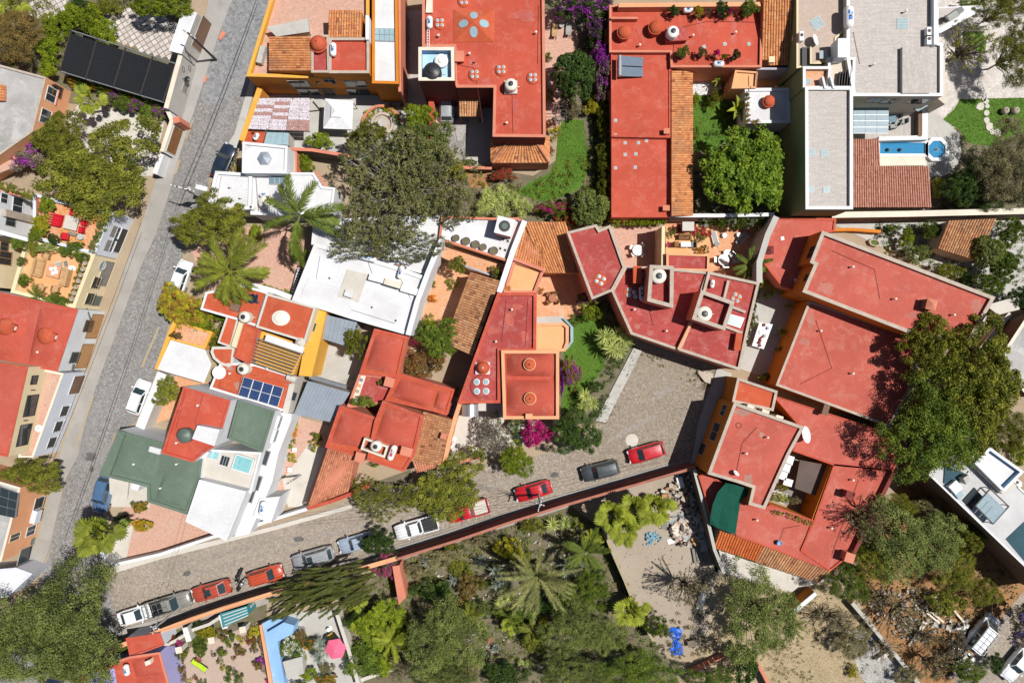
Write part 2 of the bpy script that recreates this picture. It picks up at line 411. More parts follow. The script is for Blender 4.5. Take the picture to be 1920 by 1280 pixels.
WOODL=pm("light_wood",(.48,.27,.12),(.40,.21,.09),s=1.5,fine=.25)
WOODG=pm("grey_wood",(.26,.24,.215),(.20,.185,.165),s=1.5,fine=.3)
IRON=plain("dark_iron",(.035,.03,.028),.6)
WATER=plain("pool_water",(.03,.22,.42),.05,spec=.8)
POOLT=plain("pool_tile",(.05,.25,.48),.3)
BARK=pm("bark",(.20,.15,.11),(.13,.10,.075),s=2.0,fine=.4,bump=.9)
BARKG=pm("grey_bark",(.38,.35,.32),(.28,.25,.23),s=2.0,fine=.35,bump=.8)
CLAY=pm("clay_pot",(.42,.18,.10),(.36,.15,.085),s=2.0,fine=.2)
CLAYD=pm("dark_pot",(.20,.16,.12),(.15,.12,.09),s=2.0,fine=.2)
FABR=plain("red_fabric",(.52,.015,.03),.9,spec=.1)
FABP=plain("pink_fabric",(.78,.14,.24),.85,spec=.1)
FABW=plain("white_fabric",(.80,.80,.80),.85,spec=.1)
FABT=pm("tan_fabric",(.52,.33,.16),(.44,.26,.12),s=2.5,fine=.2,rough=.95)
FABG=plain("grey_mesh_fabric",(.33,.34,.32),.9,spec=.1)
FABL=plain("lime_fabric",(.42,.62,.03),.8,spec=.1)
TARPB=plain("blue_tarp",(.02,.12,.55),.5)
YPAINT=pm("worn_yellow_paint",(.42,.32,.16),(.36,.32,.26),s=1.0,fine=.4)
# ---------------------------------------------------------------- builders for the large structure
def sheet(name,poly,z,mat,th=0.0,par=None):
    """a piece of ground: a sheet, or a slab when th > 0; pixels are read at its own height"""
    p=ccw([W(x,y,z) for x,y in poly])
    b=MB()
    if th:b.prism(p,z-th,z,bottom=False)
    else:b.add([(q.x,q.y,z) for q in p],[tuple(range(len(p)))])
    o=b.build(name,mat,par)
    if par is None:o["kind"]="structure"
    return o

def wall_run(name,label,pts,z,w,mat,cap=None,cat="wall",z0=-0.02,capw=0.06,caph=0.07):
    """a free-standing wall along a pixel polyline given at its top"""
    P=[W(x,y,z) for x,y in pts]
    t=thing(name,label,cat,(P[0].x,P[0].y,0))
    def strip(ww):
        Lp,Rp=[],[]
        for i,p in enumerate(P):
            d=(P[min(i+1,len(P)-1)]-P[max(i-1,0)]);d=Vector((d.x,d.y)).normalized()
            n=Vector((-d.y,d.x))*ww/2
            Lp.append(Vector((p.x,p.y))+n);Rp.append(Vector((p.x,p.y))-n)
        return Lp,Rp
    Lp,Rp=strip(w)
    b=MB();b.prism(Lp+Rp[::-1],z0,z-caph)
    b.build("wall_body",mat,t)
    Lp,Rp=strip(w+capw)
    b=MB();b.prism(Lp+Rp[::-1],z-caph,z)
    b.build("coping",cap or mat,t)
    return t

def house(label,loc_px,name="house",cat="house"):
    p=W(*loc_px,0)
    return thing(name,label,cat,(p.x,p.y,0))

def flat(t,poly,z,wall,roof,cap=None,ph=0.3,pw=0.26,z0=-0.02,inn=None,over=0.03,rlabel=None):
    """one volume of a house: wall, roof sunk behind a parapet, coping; poly is traced along the parapet top"""
    zt=z+ph
    p=ccw([W(x,y,zt) for x,y in poly]);n=len(p)
    b=MB()
    b.add([(q.x,q.y,z0) for q in p]+[(q.x,q.y,zt-.05) for q in p],[(i,(i+1) % n,n+(i+1) % n,n+i) for i in range(n)])
    b.build("wall",wall,t)
    if ph <= 0.001:
        b=MB();b.add([(q.x,q.y,z-.05) for q in p]+[(q.x,q.y,z) for q in p],[tuple(range(n,2*n))]+[(i,(i+1) % n,n+(i+1) % n,n+i) for i in range(n)])
        return b.build("roof",roof,t,label=rlabel)
    q2=inset(p,pw)
    b=MB();b.add([(q.x,q.y,z) for q in q2],[tuple(range(n))])
    r=b.build("roof",roof,t,label=rlabel)
    b=MB()
    b.add([(q.x,q.y,z) for q in q2]+[(q.x,q.y,zt-.05) for q in q2],[((i+1) % n,i,n+i,n+(i+1) % n) for i in range(n)])
    b.build("parapet",inn or roof,t)
    o=inset(p,-over);i2=inset(p,pw+over*.6)
    b=MB()
    V=[(q.x,q.y,zt-.05) for q in o]+[(q.x,q.y,zt) for q in o]+[(q.x,q.y,zt) for q in i2]+[(q.x,q.y,zt-.05) for q in i2]
    F=[]
    for i in range(n):
        j=(i+1) % n
        for k in range(3):F.append((k*n+i,k*n+j,(k+1)*n+j,(k+1)*n+i))
        F.append((3*n+i,3*n+j,j,i))
    b.add(V,F);b.build("coping",cap or wall,t)
    return r

def bil(q,u,v):
    a=q[0]*(1-u)+q[1]*u;b=q[3]*(1-u)+q[2]*u
    return a*(1-v)+b*v

def vault(t,quad,z,rise,mat,n=14,e=3.0,name="vault_roof"):
    """a shallow brick vault swelling above a flat roof"""
    q=[W(x,y,z) for x,y in quad]
    V=[];F=[]
    for j in range(n+1):
        for i in range(n+1):
            u,v=i/n,j/n
            p=bil(q,u,v)
            h=(1-abs(2*u-1) ** e)*(1-abs(2*v-1) ** e)
            V.append((p.x,p.y,z+.012+rise*h))
    for j in range(n):
        for i in range(n):F.append((j*(n+1)+i,j*(n+1)+i+1,(j+1)*(n+1)+i+1,(j+1)*(n+1)+i))
    if area2([q[0],q[1],q[2],q[3]]) < 0:F=[f[::-1] for f in F]
    return part(name,V,F,VAULT if mat in (RED,RED3) else mat,t,smooth=True)

def tiles(t,quad,ze,zr,mat,tw=0.30,tl=0.42,walls=None,z0=0.0,fascia=None,over=0.0,name="roof"):
    """clay barrel tiles in courses. quad (px): eave left, eave right, ridge right, ridge left; ze, zr heights"""
    q=[W(*quad[0],ze),W(*quad[1],ze),W(*quad[2],zr),W(*quad[3],zr)]
    wid=((q[1]-q[0]).length+(q[2]-q[3]).length)/2
    ln=((q[3]-q[0]).length+(q[2]-q[1]).length)/2
    nc=max(3,round(wid/tw));nr=max(2,round(ln/tl))
    deck=MB()
    up=Vector((0,0,1))
    V=[q[0],q[1],q[2],q[3]]
    V=V+[v-up*.12 for v in V]
    deck.add(V,[(0,1,2,3),(7,6,5,4),(0,4,5,1),(1,5,6,2),(2,6,7,3),(3,7,4,0)])
    d=deck.build(name,fascia or SALMON,t)
    b=MB();rnd=random.Random(int(quad[0][0]*7+quad[0][1]))
    prof=[(-1,0.0),(-.62,.72),(0,1.0),(.62,.72),(1,0.0)]
    for i in range(nc):
        tb=rnd.random()*.25
        for j in range(nr):
            u=(i+.5)/nc
            jit=rnd.uniform(-.06,.06)
            v0=j/nr+(rnd.uniform(-.1,.1)/nr if j == 0 else rnd.uniform(-.22,.22)/nr);v1=min(1.0,(j+1.12)/nr)
            w=.46/nc
            lo,hi=.030+rnd.random()*.02,.012;jit *= 4 if rnd.random() < .08 else 1
            Vt=[]
            for vv,lift,k in ((v0,lo,1.08),(v1,hi,.92)):
                for a,h in prof:
                    pnt=bil(q,min(max(u+a*w*k+jit*w*.3,0),1),min(max(vv,0),1))
                    Vt.append(pnt+up*(lift+h*.115))
            F=[(k,k+1,6+k,5+k) for k in range(4)]+[(4,3,2,1,0)]
            b.add(Vt,F,min(1,max(0,rnd.gauss(.5,.15)+tb-.12-(.35 if rnd.random() < .05 else 0))))
    o=b.build("roof_tiles",mat,d,tint=True,kind="stuff")
    if walls:
        b=MB();n=4
        pz=[q[0].copy(),q[1].copy(),q[2].copy(),q[3].copy()]
        c=sum(pz,Vector())/4
        pz=[c+(v-c)*.97 for v in pz]
        V=[(v.x,v.y,z0) for v in pz]+[(v.x,v.y,v.z-.14) for v in pz]
        b.add(V,[(i,(i+1) % n,n+(i+1) % n,n+i) for i in range(n)]);b.build("wall",walls,t)
    return d

def ray_wall(A,B,px,py):
    """where the sight line of a pixel meets the vertical wall standing on the line A-B"""
    G=W(px,py,0);d=Vector((B.x-A.x,B.y-A.y));n=Vector((-d.y,d.x))
    k=n.dot(Vector((A.x,A.y)))/n.dot(Vector((G.x,G.y)))
    return Vector((G.x*k,G.y*k,CAMH*(1-k)))

def window(t,A,B,c,w,h,pane=None,frame=None,bars=0,name="window",depth=.05,sill=None,arch=False,zc=None):
    """a framed opening on the wall A-B with its centre at pixel c (or at a world point): frame, pane, grille"""
    P=ray_wall(A,B,*c) if not isinstance(c,Vector) else c.copy()
    if zc is not None:P.z=zc
    u=Vector((B.x-A.x,B.y-A.y,0)).normalized();n=Vector((u.y,-u.x,0))
    if n.dot(Vector((P.x,P.y,0))) > 0:n=-n      # outward = towards the middle of the scene, where the camera is
    up=Vector((0,0,1));z0=max(P.z-h/2,.03)
    base=Vector((P.x,P.y,z0+h/2))
    def slab(b,x0,x1,y0,y1,d0,d1):
        V=[]
        for d in (d0,d1):
            for x,y in ((x0,y0),(x1,y0),(x1,y1),(x0,y1)):V.append(base+u*x+up*y+n*d)
        b.add(V,[(3,2,1,0),(4,5,6,7),(0,1,5,4),(1,2,6,5),(2,3,7,6),(3,0,4,7)])
    f=.07
    b=MB()
    slab(b,-w/2-f,-w/2,-h/2,h/2,.003,depth);slab(b,w/2,w/2+f,-h/2,h/2,.003,depth)
    slab(b,-w/2-f,w/2+f,h/2,h/2+f,.003,depth+.002);slab(b,-w/2-f,w/2+f,-h/2-f,-h/2,.003,depth+.002)
    o=b.build(name,frame or WOOD,t)
    b=MB();slab(b,-w/2,w/2,-h/2,h/2,.004,.014);b.build("pane" if name == "window" else "leaf",pane or GLASS,o)
    if name == "window" and not bars:
        b=MB();slab(b,-.025,.025,-h/2,h/2,.015,.035);b.build("mullion",frame or WOOD,o)
    if bars:
        b=MB();k=max(3,int(w/.14))
        for i in range(1,k):x=-w/2+w*i/k;slab(b,x-.012,x+.012,-h/2-.04,h/2+.04,depth+.10,depth+.124)
        for yy in (-h/2,-h/6,h/6,h/2):slab(b,-w/2-.05,w/2+.05,yy-.015,yy+.015,depth+.10,depth+.125)
        for sx in (-1,1):
            for sy in (-1,1):slab(b,sx*(w/2+.04)-.015,sx*(w/2+.04)+.015,sy*h/2-.015,sy*h/2+.015,.0,depth+.11)
        b.build("grille",IRON,o,kind="stuff")
    if sill:
        b=MB();slab(b,-w/2-.15,w/2+.15,-h/2-f-.08,-h/2-f-.002,.003,.16);b.build("sill",sill,o)
    return o

def chimney(t,x,y,z,w,d,h,rz,mat,cap=None,hip=False):
    p=W(x,y,z+h)
    b=MB();b.box((p.x,p.y,z-.05),(w,d,h+.05),rz);o=b.build("chimney",mat,t)
    b=MB();b.box((p.x,p.y,z+h+.002),(w+.16,d+.16,.08),rz)
    if hip:b.box((p.x,p.y,z+h+.084),(w+.1,d+.1,.3),rz,taper=.1)
    b.build("chimney_cap",cap or mat,o)
    return o

def cupola(t,x,y,z,r,mat,drum=.35,h=.55,cap=None,ring=None,finial=True,name="cupola"):
    """a small round lantern dome"""
    p=W(x,y,z+drum+h*.5);c=(p.x,p.y,z-.04)
    b=MB();b.lathe(c,[(r*1.02,0),(r*1.02,drum),(r*1.12,drum+.01),(r*1.12,drum+.09),(r*.98,drum+.1)],24,cap=False)
    o=b.build(name,ring or mat,t,smooth=False)
    b=MB();b.lathe((c[0],c[1],c[2]+drum+.09),[(r*.98*math.cos(a),h*math.sin(a)) for a in [i*math.pi/16 for i in range(9)]],24,cap=False)
    b.build("dome",mat,o,smooth=True)
    if finial:
        b=MB();b.lathe((c[0],c[1],c[2]+drum+.08+h),[(.09,0),(.11,.08),(.03,.2),(.0,.22)],8,cap=False);b.build("finial",cap or mat,o)
    return o

def lowdome(t,x,y,z,r,mat,lights=4,lr=.3,h=.35,off=.5,rot=.4,glass=None):
    """a low dome pierced by round glass lights"""
    p=W(x,y,z);c=(p.x,p.y,z+.006)
    b=MB();b.lathe(c,[(r*math.cos(a),h*math.sin(a)) for a in [i*math.pi/16 for i in range(9)]],24,cap=False)
    o=b.build("dome",mat,t,smooth=True)
    for k in range(lights):
        a=rot+2*math.pi*k/lights
        rr=r*off;zz=h*math.sqrt(max(0,1-off*off))
        b=MB();b.lathe((p.x+rr*math.cos(a),p.y+rr*math.sin(a),z+zz-.06),[(lr*1.15,0),(lr*1.15,.12),(lr*.95,.13)],14,cap=False)
        s=b.build("skylight",PVCW,o)
        b=MB();b.lathe((p.x+rr*math.cos(a),p.y+rr*math.sin(a),z+zz+.055),[(lr*.97,0),(lr*.7,.05),(0.01,.07)],14,cap=False);b.build("glass",glass or SKYL,s)
    return o

def glass_block(t,x,y,z,s,rz=0.0,n=1,mat=None):
    """flush square roof light"""
    p=W(x,y,z);b=MB()
    b.box((p.x,p.y,z+.004),(s+.06,s+.06,.03),rz);o=b.build("skylight",CONCL,t)
    b=MB();k=s/n
    for i in range(n):
        for j in range(n):
            X,Y=(i-(n-1)/2)*k,(j-(n-1)/2)*k
            b.box((p.x+X*math.cos(rz)-Y*math.sin(rz),p.y+X*math.sin(rz)+Y*math.cos(rz),z+.036),(k*.85,k*.85,.01),rz)
    b.build("glass",mat or SKYL,o,kind="stuff" if n > 1 else None)
    return o

def skylight_box(t,quad,z,h,frame,glass,nx=2,ny=1,name="skylight"):
    q=[W(x,y,z+h) for x,y in quad]
    b=MB();b.prism([(v.x,v.y) for v in q],z-.02,z+h);o=b.build(name,frame,t)
    for i in range(nx):
        for j in range(ny):
            c=[bil(q,(i+a)/nx,(j+d)/ny) for a,d in ((.06,.06),(.94,.06),(.94,.94),(.06,.94))]
            b=MB();b.prism([(v.x,v.y) for v in c],z+h+.002,z+h+.02);b.build("pane",glass,o)
    return o

def slab_part(t,name,poly,z,th,mat,label=None):
    p=[W(x,y,z) for x,y in poly]
    b=MB();b.prism([(v.x,v.y) for v in p],z-th,z);return b.build(name,mat,t,label=label)

def facade(poly_px,i,z):
    """world base line of edge i of a volume traced at height z"""
    a=W(*poly_px[i],z);b=W(*poly_px[(i+1) % len(poly_px)],z)
    return a,b

def corrugated(t,quad,z0,z1,mat,pitch=.25,amp=.035,name="roof",walls=None):
    """quad: low left, low right, high right, high left; ribs run from low to high"""
    q=[W(*quad[0],z0),W(*quad[1],z0),W(*quad[2],z1),W(*quad[3],z1)]
    n=max(4,int((q[1]-q[0]).length/pitch));V=[];F=[]
    pts=[]
    for i in range(n):
        for a,h in ((0,0),(.35,0),(.42,1),(.58,1),(.65,0)):pts.append(((i+a)/n,h))
    pts.append((1,0))
    for v in (0,1):
        for u,h in pts:V.append(bil(q,u,v)+Vector((0,0,h*amp)))
    m=len(pts)
    V2=[v-Vector((0,0,.03)) for v in V]
    for i in range(m-1):F.append((i,i+1,m+i+1,m+i))
    o=part(name,V,F,mat,t)
    if walls:
        b=MB();pz=[(v-sum(q,Vector())/4)*.96+sum(q,Vector())/4 for v in q]
        b.add([(v.x,v.y,0) for v in pz]+[(v.x,v.y,v.z-.02) for v in pz],[(i,(i+1) % 4,4+(i+1) % 4,4+i) for i in range(4)])
        b.build("wall",walls,t)
    return o

# ---------------------------------------------------------------- ground, streets, pavements, yards
b=MB();b.add([(-1500,-1500,0),(1500,-1500,0),(1500,1500,0),(-1500,1500,0)],[(0,1,2,3)])
_g=b.build("ground",DIRT,None);_g["kind"]="structure"

sheet("street",[(442,-60),(520,-60),(512,-5),(468,165),(440,262),(402,322),(372,400),(345,470),(318,600),(296,690),(255,790),(212,815),(196,900),(192,1000),(196,1050),(214,1075),(236,1190),(100,1330),(-40,1330),(60,1130),(92,1040),(110,960),(135,860),(160,780),(205,640),(258,500),(300,400),(330,300),(378,160),(405,60)],.012,STREET)
sheet("street_upper_paving",[(440,-60),(520,-60),(508,10),(468,150),(430,200),(375,190),(390,130)],.016,PAVED)
sheet("street_lane",[(196,1075),(205,1058),(330,1030),(430,1003),(590,963),(660,935),(770,905),(830,875),(900,870),(960,868),(1040,845),(1110,812),(1126,792),(1180,660),(1200,640),(1370,700),(1340,800),(1318,880),(1300,872),(1060,946),(760,1040),(480,1130),(230,1195)],.016,STREET2)
sheet("plaza",[(1122,795),(1184,655),(1200,640),(1345,690),(1330,760),(1300,862),(1260,872),(1150,880),(1060,862)],.020,PLAZA)
# pavements with a real kerb
def pavement(name,poly,mat=None,h=.13):return sheet(name,poly,h,mat or SIDE,th=h+.02)
pavement("pavement",[(400,-60),(445,-60),(436,0),(412,60),(383,150),(355,235),(332,305),(318,345),(290,345),(306,290),(322,235),(352,118),(362,95),(386,30)])
pavement("pavement",[(318,345),(332,305),(318,360),(292,440),(262,505),(238,570),(212,640),(178,730),(158,800),(148,850),(122,900),(108,960),(92,1030),(70,1085),(40,1085),(70,1010),(92,930),(112,850),(150,740),(190,620),(218,560),(232,505),(262,430),(290,345)],SIDEW)
pavement("pavement",[(512,-60),(526,-60),(520,0),(478,160),(452,262),(420,320),(398,318),(440,250),(466,160),(504,0)],CONC,.10)
pavement("pavement",[(214,1062),(350,1024),(425,1008),(520,984),(660,945),(659,953),(520,992),(425,1016),(300,1048),(214,1074)],CONCL)
pavement("pavement",[(230,1178),(480,1108),(760,1020),(1060,925),(1296,858),(1304,876),(1060,952),(760,1047),(480,1138),(226,1204)],SIDEW)
pavement("plaza_walkway",[(1188,652),(1204,657),(1146,772),(1136,792),(1117,788)],CONC,.18)
pavement("pavement",[(1345,690),(1372,700),(1352,790),(1318,876),(1296,872),(1310,790)],CONC,.14)
# kerb paint, manholes
for i,pl in enumerate([[(416,58),(424,62),(414,76),(409,72)],[(384,142),(389,144),(384,156),(380,154)],[(360,225),(363,226),(350,262),(347,261)],[(334,300),(339,300),(330,328),(326,326)]]):
    sheet("kerb_paint",pl,.138,[SALMON,SALMON,YPAINT,YPAINT][i])
for pl in [[(296,612),(300,613),(268,688),(264,687)],[(174,740),(177,741),(143,840),(140,839)]]:
    sheet("kerb_line",pl,.022 if pl[0][0] > 200 else .136,YPAINT)
for x,y,r in ((1185,825,.75),(348,238,.3)):
    p=W(x,y,.03);b=MB();b.lathe((p.x,p.y,.024),[(r,0),(r,.012),(r*.9,.014)],20);o=b.build("manhole_cover",CONCL if r > .5 else CONC,None);o["kind"]="structure"
# yards
Y=lambda nm,pl,m,z=.03:sheet(nm,pl,z,m)
Y("garden_ground",[(-60,-40),(370,-40),(345,20),(320,100),(300,215),(100,190),(-60,120)],GARDEN)
Y("concrete_yard",[(150,190),(310,222),(285,330),(200,330),(120,240)],CONCL,.034)
Y("patio_paving",[(478,178),(800,178),(800,300),(660,300),(520,285),(455,265)],CONC,.034)
Y("garden_bed",[(660,285),(820,250),(940,320),(1000,330),(1145,230),(1145,425),(830,412),(660,412)],GARDEN,.03)
Y("lawn",[(1048,228),(1068,222),(1094,226),(1098,270),(1106,296),(1104,322),(1088,352),(1060,368),(1015,378),(965,362),(992,342),(1030,325),(1042,300),(1045,265)],LAWN,.04)
Y("side_garden_ground",[(1020,-40),(1150,-40),(1150,420),(1100,420),(1050,200),(1020,200)],GARDEN,.031)
Y("brick_patio",[(1020,20),(1075,20),(1085,80),(1070,130),(1048,190),(1052,235),(1040,245),(1024,250)],BRICKF,.042)
Y("stone_passage",[(740,20),(805,20),(805,200),(740,200)],CONC,.036)
Y("bare_soil_bed",[(870,318),(925,322),(915,352),(882,352)],ORSOIL,.045)
Y("kitchen_garden_ground",[(1296,130),(1500,130),(1500,420),(1296,420)],GARDEN,.03)
Y("small_lawn",[(1298,180),(1345,178),(1372,198),(1370,262),(1340,280),(1298,285)],LAWN,.04)
Y("gravel_bed",[(1297,148),(1352,148),(1352,179),(1297,179)],GRAVEL,.045)
Y("pale_plaza",[(1600,-40),(1980,-40),(1980,400),(1600,400)],PLAZA_E,.03)
Y("lawn_by_the_pool",[(1800,186),(1980,182),(1980,262),(1905,250),(1860,275),(1815,268),(1800,245),(1768,224),(1790,204)],LAWN,.04)
Y("corner_lawn",[(1805,60),(1840,58),(1850,74),(1848,96),(1838,100),(1806,78)],LAWN,.041)
Y("stone_terrace_by_the_pool",[(1740,200),(1772,225),(1798,250),(1803,285),(1795,315),(1770,330),(1738,332),(1738,215)],CONC,.038)
Y("back_garden_ground",[(1770,240),(1980,240),(1980,395),(1745,395),(1745,335)],GARDEN,.036)
Y("walled_garden_ground",[(1545,412),(1980,412),(1980,640),(1860,560)],CONC,.03)
Y("brick_courtyard",[(400,425),(560,425),(585,460),(550,560),(455,535),(380,545),(360,470)],BRICKF,.034)
Y("terracotta_courtyard",[(800,480),(945,505),(900,640),(760,625)],TERRA,.034)
Y("terrace_paving",[(1000,505),(1095,505),(1090,590),(1060,600),(1000,602)],TERRA,.034)
Y("house_garden_lawn",[(1060,600),(1100,590),(1148,610),(1132,690),(1100,735),(1075,770),(1052,770),(1056,700)],LAWN,.04)
Y("side_bed",[(1040,590),(1190,560),(1190,650),(1130,792),(1040,800)],GARDEN,.03)
Y("concrete_forecourt",[(840,745),(945,745),(945,795),(1000,795),(990,830),(900,860),(835,878)],CONCL,.034)
Y("courtyard_paving",[(1385,520),(1500,540),(1470,720),(1385,690)],CONC,.034)
Y("terrace_floor",[(1140,425),(1250,425),(1250,505),(1170,505)],BRICKF,.034)
Y("tiled_terrace",[(1245,415),(1450,415),(1420,540),(1330,520),(1245,480)],TERRA,.03)
Y("side_yard",[(590,620),(685,640),(670,760),(570,760)],CONC,.034)
Y("brick_garden_path",[(540,775),(625,800),(580,955),(500,935)],BRICKF,.034)
Y("pale_patio",[(580,830),(610,840),(570,950),(540,950),(530,900)],CONCL,.038)
Y("front_courtyard",[(240,930),(360,960),(430,1000),(235,1056),(200,1050)],BRICKF,.034)
Y("courtyard_corner_floor",[(193,1000),(250,985),(236,1052),(214,1058),(196,1046)],CONCL,.04)
Y("carport_floor",[(195,880),(290,900),(280,950),(200,950)],CONCL,.036)
Y("roadside_garden",[(655,920),(770,880),(770,905),(660,938)],GARDEN,.028)
Y("lower_garden_ground",[(740,1045),(1070,948),(1140,1000),(1230,1190),(1300,1330),(560,1330),(640,1140)],GARDEN,.03)
Y("rubble_lot",[(1100,930),(1305,876),(1350,1040),(1330,1210),(1240,1230),(1200,1160),(1140,1010)],DIRTL,.034)
Y("dry_grass_lot",[(1330,1080),(1560,1090),(1610,1130),(1740,1330),(1400,1330),(1320,1240)],SAND,.03)
Y("side_courtyard",[(1340,1020),(1560,1085),(1480,1110),(1340,1070)],CONCL,.034)
Y("orange_soil_lot",[(1600,1080),(1690,900),(1760,920),(1930,1110),(1800,1260),(1740,1330),(1620,1140)],ORSOIL,.03)
Y("ruined_floor",[(1590,1180),(1640,1185),(1720,1280),(1740,1330),(1640,1330),(1600,1230)],CONCD,.05)
Y("side_street",[(1815,1230),(1935,1090),(1990,1100),(1990,1330),(1760,1330)],STREET2,.034)
Y("cactus_garden_gravel",[(330,1215),(490,1150),(520,1200),(540,1330),(340,1330)],brickmat("speckled_gravel",(.60,.46,.36),(.54,.41,.32),(.40,.30,.24),.2,.2,.3,.25),.04)
Y("grey_patio",[(520,1150),(640,1140),(680,1330),(540,1330)],CONC,.036)
Y("hedge_garden_ground",[(630,1110),(760,1090),(740,1290),(690,1330),(670,1290)],GARDEN,.04)
Y("front_bed",[(330,1180),(500,1130),(500,1160),(340,1220)],GARDEN,.045)
Y("west_terrace_bed",[(318,640),(335,590),(400,600),(400,760),(262,802),(305,690)],TERRA,.028)
Y("planted_verge",[(395,320),(460,265),(455,330),(400,385),(390,345)],DIRT,.05)

def lawn_blades(name,poly,n,hgt=.09,z=.04,mat=None):
    pts=ccw([W(x,y,z) for x,y in poly]);xs=[p.x for p in pts];ys=[p.y for p in pts]
    rnd=random.Random(3);b=MB();k=0
    def inside(x,y):
        c=False;j=len(pts)-1
        for i in range(len(pts)):
            a,d=pts[i],pts[j]
            if (a.y > y) != (d.y > y) and x < (d.x-a.x)*(y-a.y)/(d.y-a.y)+a.x:c=not c
            j=i
        return c
    while k < n:
        x,y=rnd.uniform(min(xs),max(xs)),rnd.uniform(min(ys),max(ys))
        if not inside(x,y):continue
        a=rnd.uniform(0,6.28);s=rnd.uniform(.02,.05);h=hgt*rnd.uniform(.5,1.3)
        b.add([(x-s*math.cos(a),y-s*math.sin(a),z),(x+s*math.cos(a),y+s*math.sin(a),z),(x+rnd.uniform(-.08,.08),y+rnd.uniform(-.08,.08),z+h)],[(0,1,2)],rnd.random());k+=1
    o=b.build(name,mat or GRASSB,None,tint=True);o["kind"]="stuff";o["label"]="short green blades of grass on the lawn";return o
GRASSB=leafmat("grass_blade",(.06,.13,.01),(.13,.22,.025),trans=.2,vary=0)
DRYB=leafmat("dry_blade",(.40,.30,.14),(.55,.44,.25),trans=.1,vary=0)
lawn_blades("grass",[(1048,228),(1094,226),(1106,296),(1104,322),(1060,368),(1015,378),(965,362),(1030,325),(1042,300)],5000)
lawn_blades("grass",[(1298,180),(1345,178),(1372,198),(1370,262),(1298,285)],3000)
lawn_blades("grass",[(1800,186),(1980,182),(1980,262),(1860,275),(1815,268),(1768,224)],6000)
lawn_blades("grass",[(1060,600),(1100,590),(1148,610),(1132,690),(1075,770),(1052,770)],4000)
lawn_blades("dry_grass",[(1420,1120),(1560,1100),(1610,1150),(1720,1330),(1420,1330)],5000,.12,.03,DRYB)

# separate paving pieces that the photograph lets one pick apart
def clip_cell(cell,a,nrm):
    out=[]
    for i in range(len(cell)):
        p,q=cell[i],cell[(i+1) % len(cell)]
        dp,dq=(p-a).dot(nrm),(q-a).dot(nrm)
        if dp <= 0:out.append(p)
        if dp*dq < 0:out.append(p+(q-p)*(dp/(dp-dq)))
    return out
def flagstones(par,poly,z,size,mat,seed=1,gap=.035):
    P=ccw([W(x,y,z) for x,y in poly]);xs=[p.x for p in P];ys=[p.y for p in P];rnd=random.Random(seed)
    S=[]
    x=min(xs)-size
    while x < max(xs)+size:
        y=min(ys)-size
        while y < max(ys)+size:
            S.append(Vector((x+rnd.uniform(-.42,.42)*size,y+rnd.uniform(-.42,.42)*size)));y+=size
        x+=size
    k=0
    for s in S:
        cell=P[:]
        for o in S:
            if o is s or (o-s).length > size*3:continue
            n=(o-s).normalized();cell=clip_cell(cell,(s+o)/2-n*gap,n)
            if len(cell) < 3:break
        if len(cell) < 3 or abs(area2(cell)) < .06:continue
        b=MB();tt=rnd.random();b.prism(cell,z,z+.03+rnd.uniform(0,.012),tt,bottom=False)
        b.build("flagstone",mat,par,tint=True);k+=1
_s=sheet("flagstone_patio",[(812,195),(930,195),(925,310),(860,312),(815,260)],.05,JOINT)
flagstones(_s,[(816,212),(858,212),(880,226),(872,302),(852,300),(818,262)],.052,1.0,FLAG,4)
_s=sheet("stone_walk",[(745,35),(772,35),(772,146),(745,146)],.05,JOINT)
flagstones(_s,[(748,36),(768,36),(768,146),(748,146)],.052,.85,FLAG,8)
_pv=None
def square_pavers(poly,z,size,rz,seed):
    global _pv
    par=sheet("paver_yard",poly,z,pm("paver_joint_soil",(.30,.20,.13),(.24,.2,.11),s=1,fine=.4) if "paver_joint_soil" not in MATS else MATS["paver_joint_soil"])
    P=ccw([W(x,y,z) for x,y in poly]);xs=[p.x for p in P];ys=[p.y for p in P];rnd=random.Random(seed)
    variants=[]
    for k in range(6):
        b=MB();s=size*.87
        b.box((0,0,0),(s,s*rnd.uniform(.92,1.0),.03),rnd.uniform(-.06,.06),rnd.random(),taper=.95)
        variants.append(mesh_of("paver",b.V,b.F,PAVER,tint=b.T))
    c,s_=math.cos(rz),math.sin(rz);n=0
    cx,cy=sum(xs)/len(xs),sum(ys)/len(ys)
    for i in range(-40,41):
        for j in range(-40,41):
            x=cx+(i*c-j*s_)*size;y=cy+(i*s_+j*c)*size;q=Vector((x,y));m=len(P)
            if all((P[(k+1) % m]-P[k]).cross(q-P[k]) > 0 for k in range(m)):
                o=link("paver",rnd.choice(variants),par);o.location=(x,y,z+.002+rnd.uniform(0,.008));o.rotation_euler=(0,0,rz);n+=1
    return n
square_pavers([(182,38),(232,14),(296,26),(336,46),(318,110),(205,78)],.05,.60,.55,1)
square_pavers([(54,2),(140,-12),(136,20),(108,30),(90,47),(54,26)],.05,.58,.5,2)

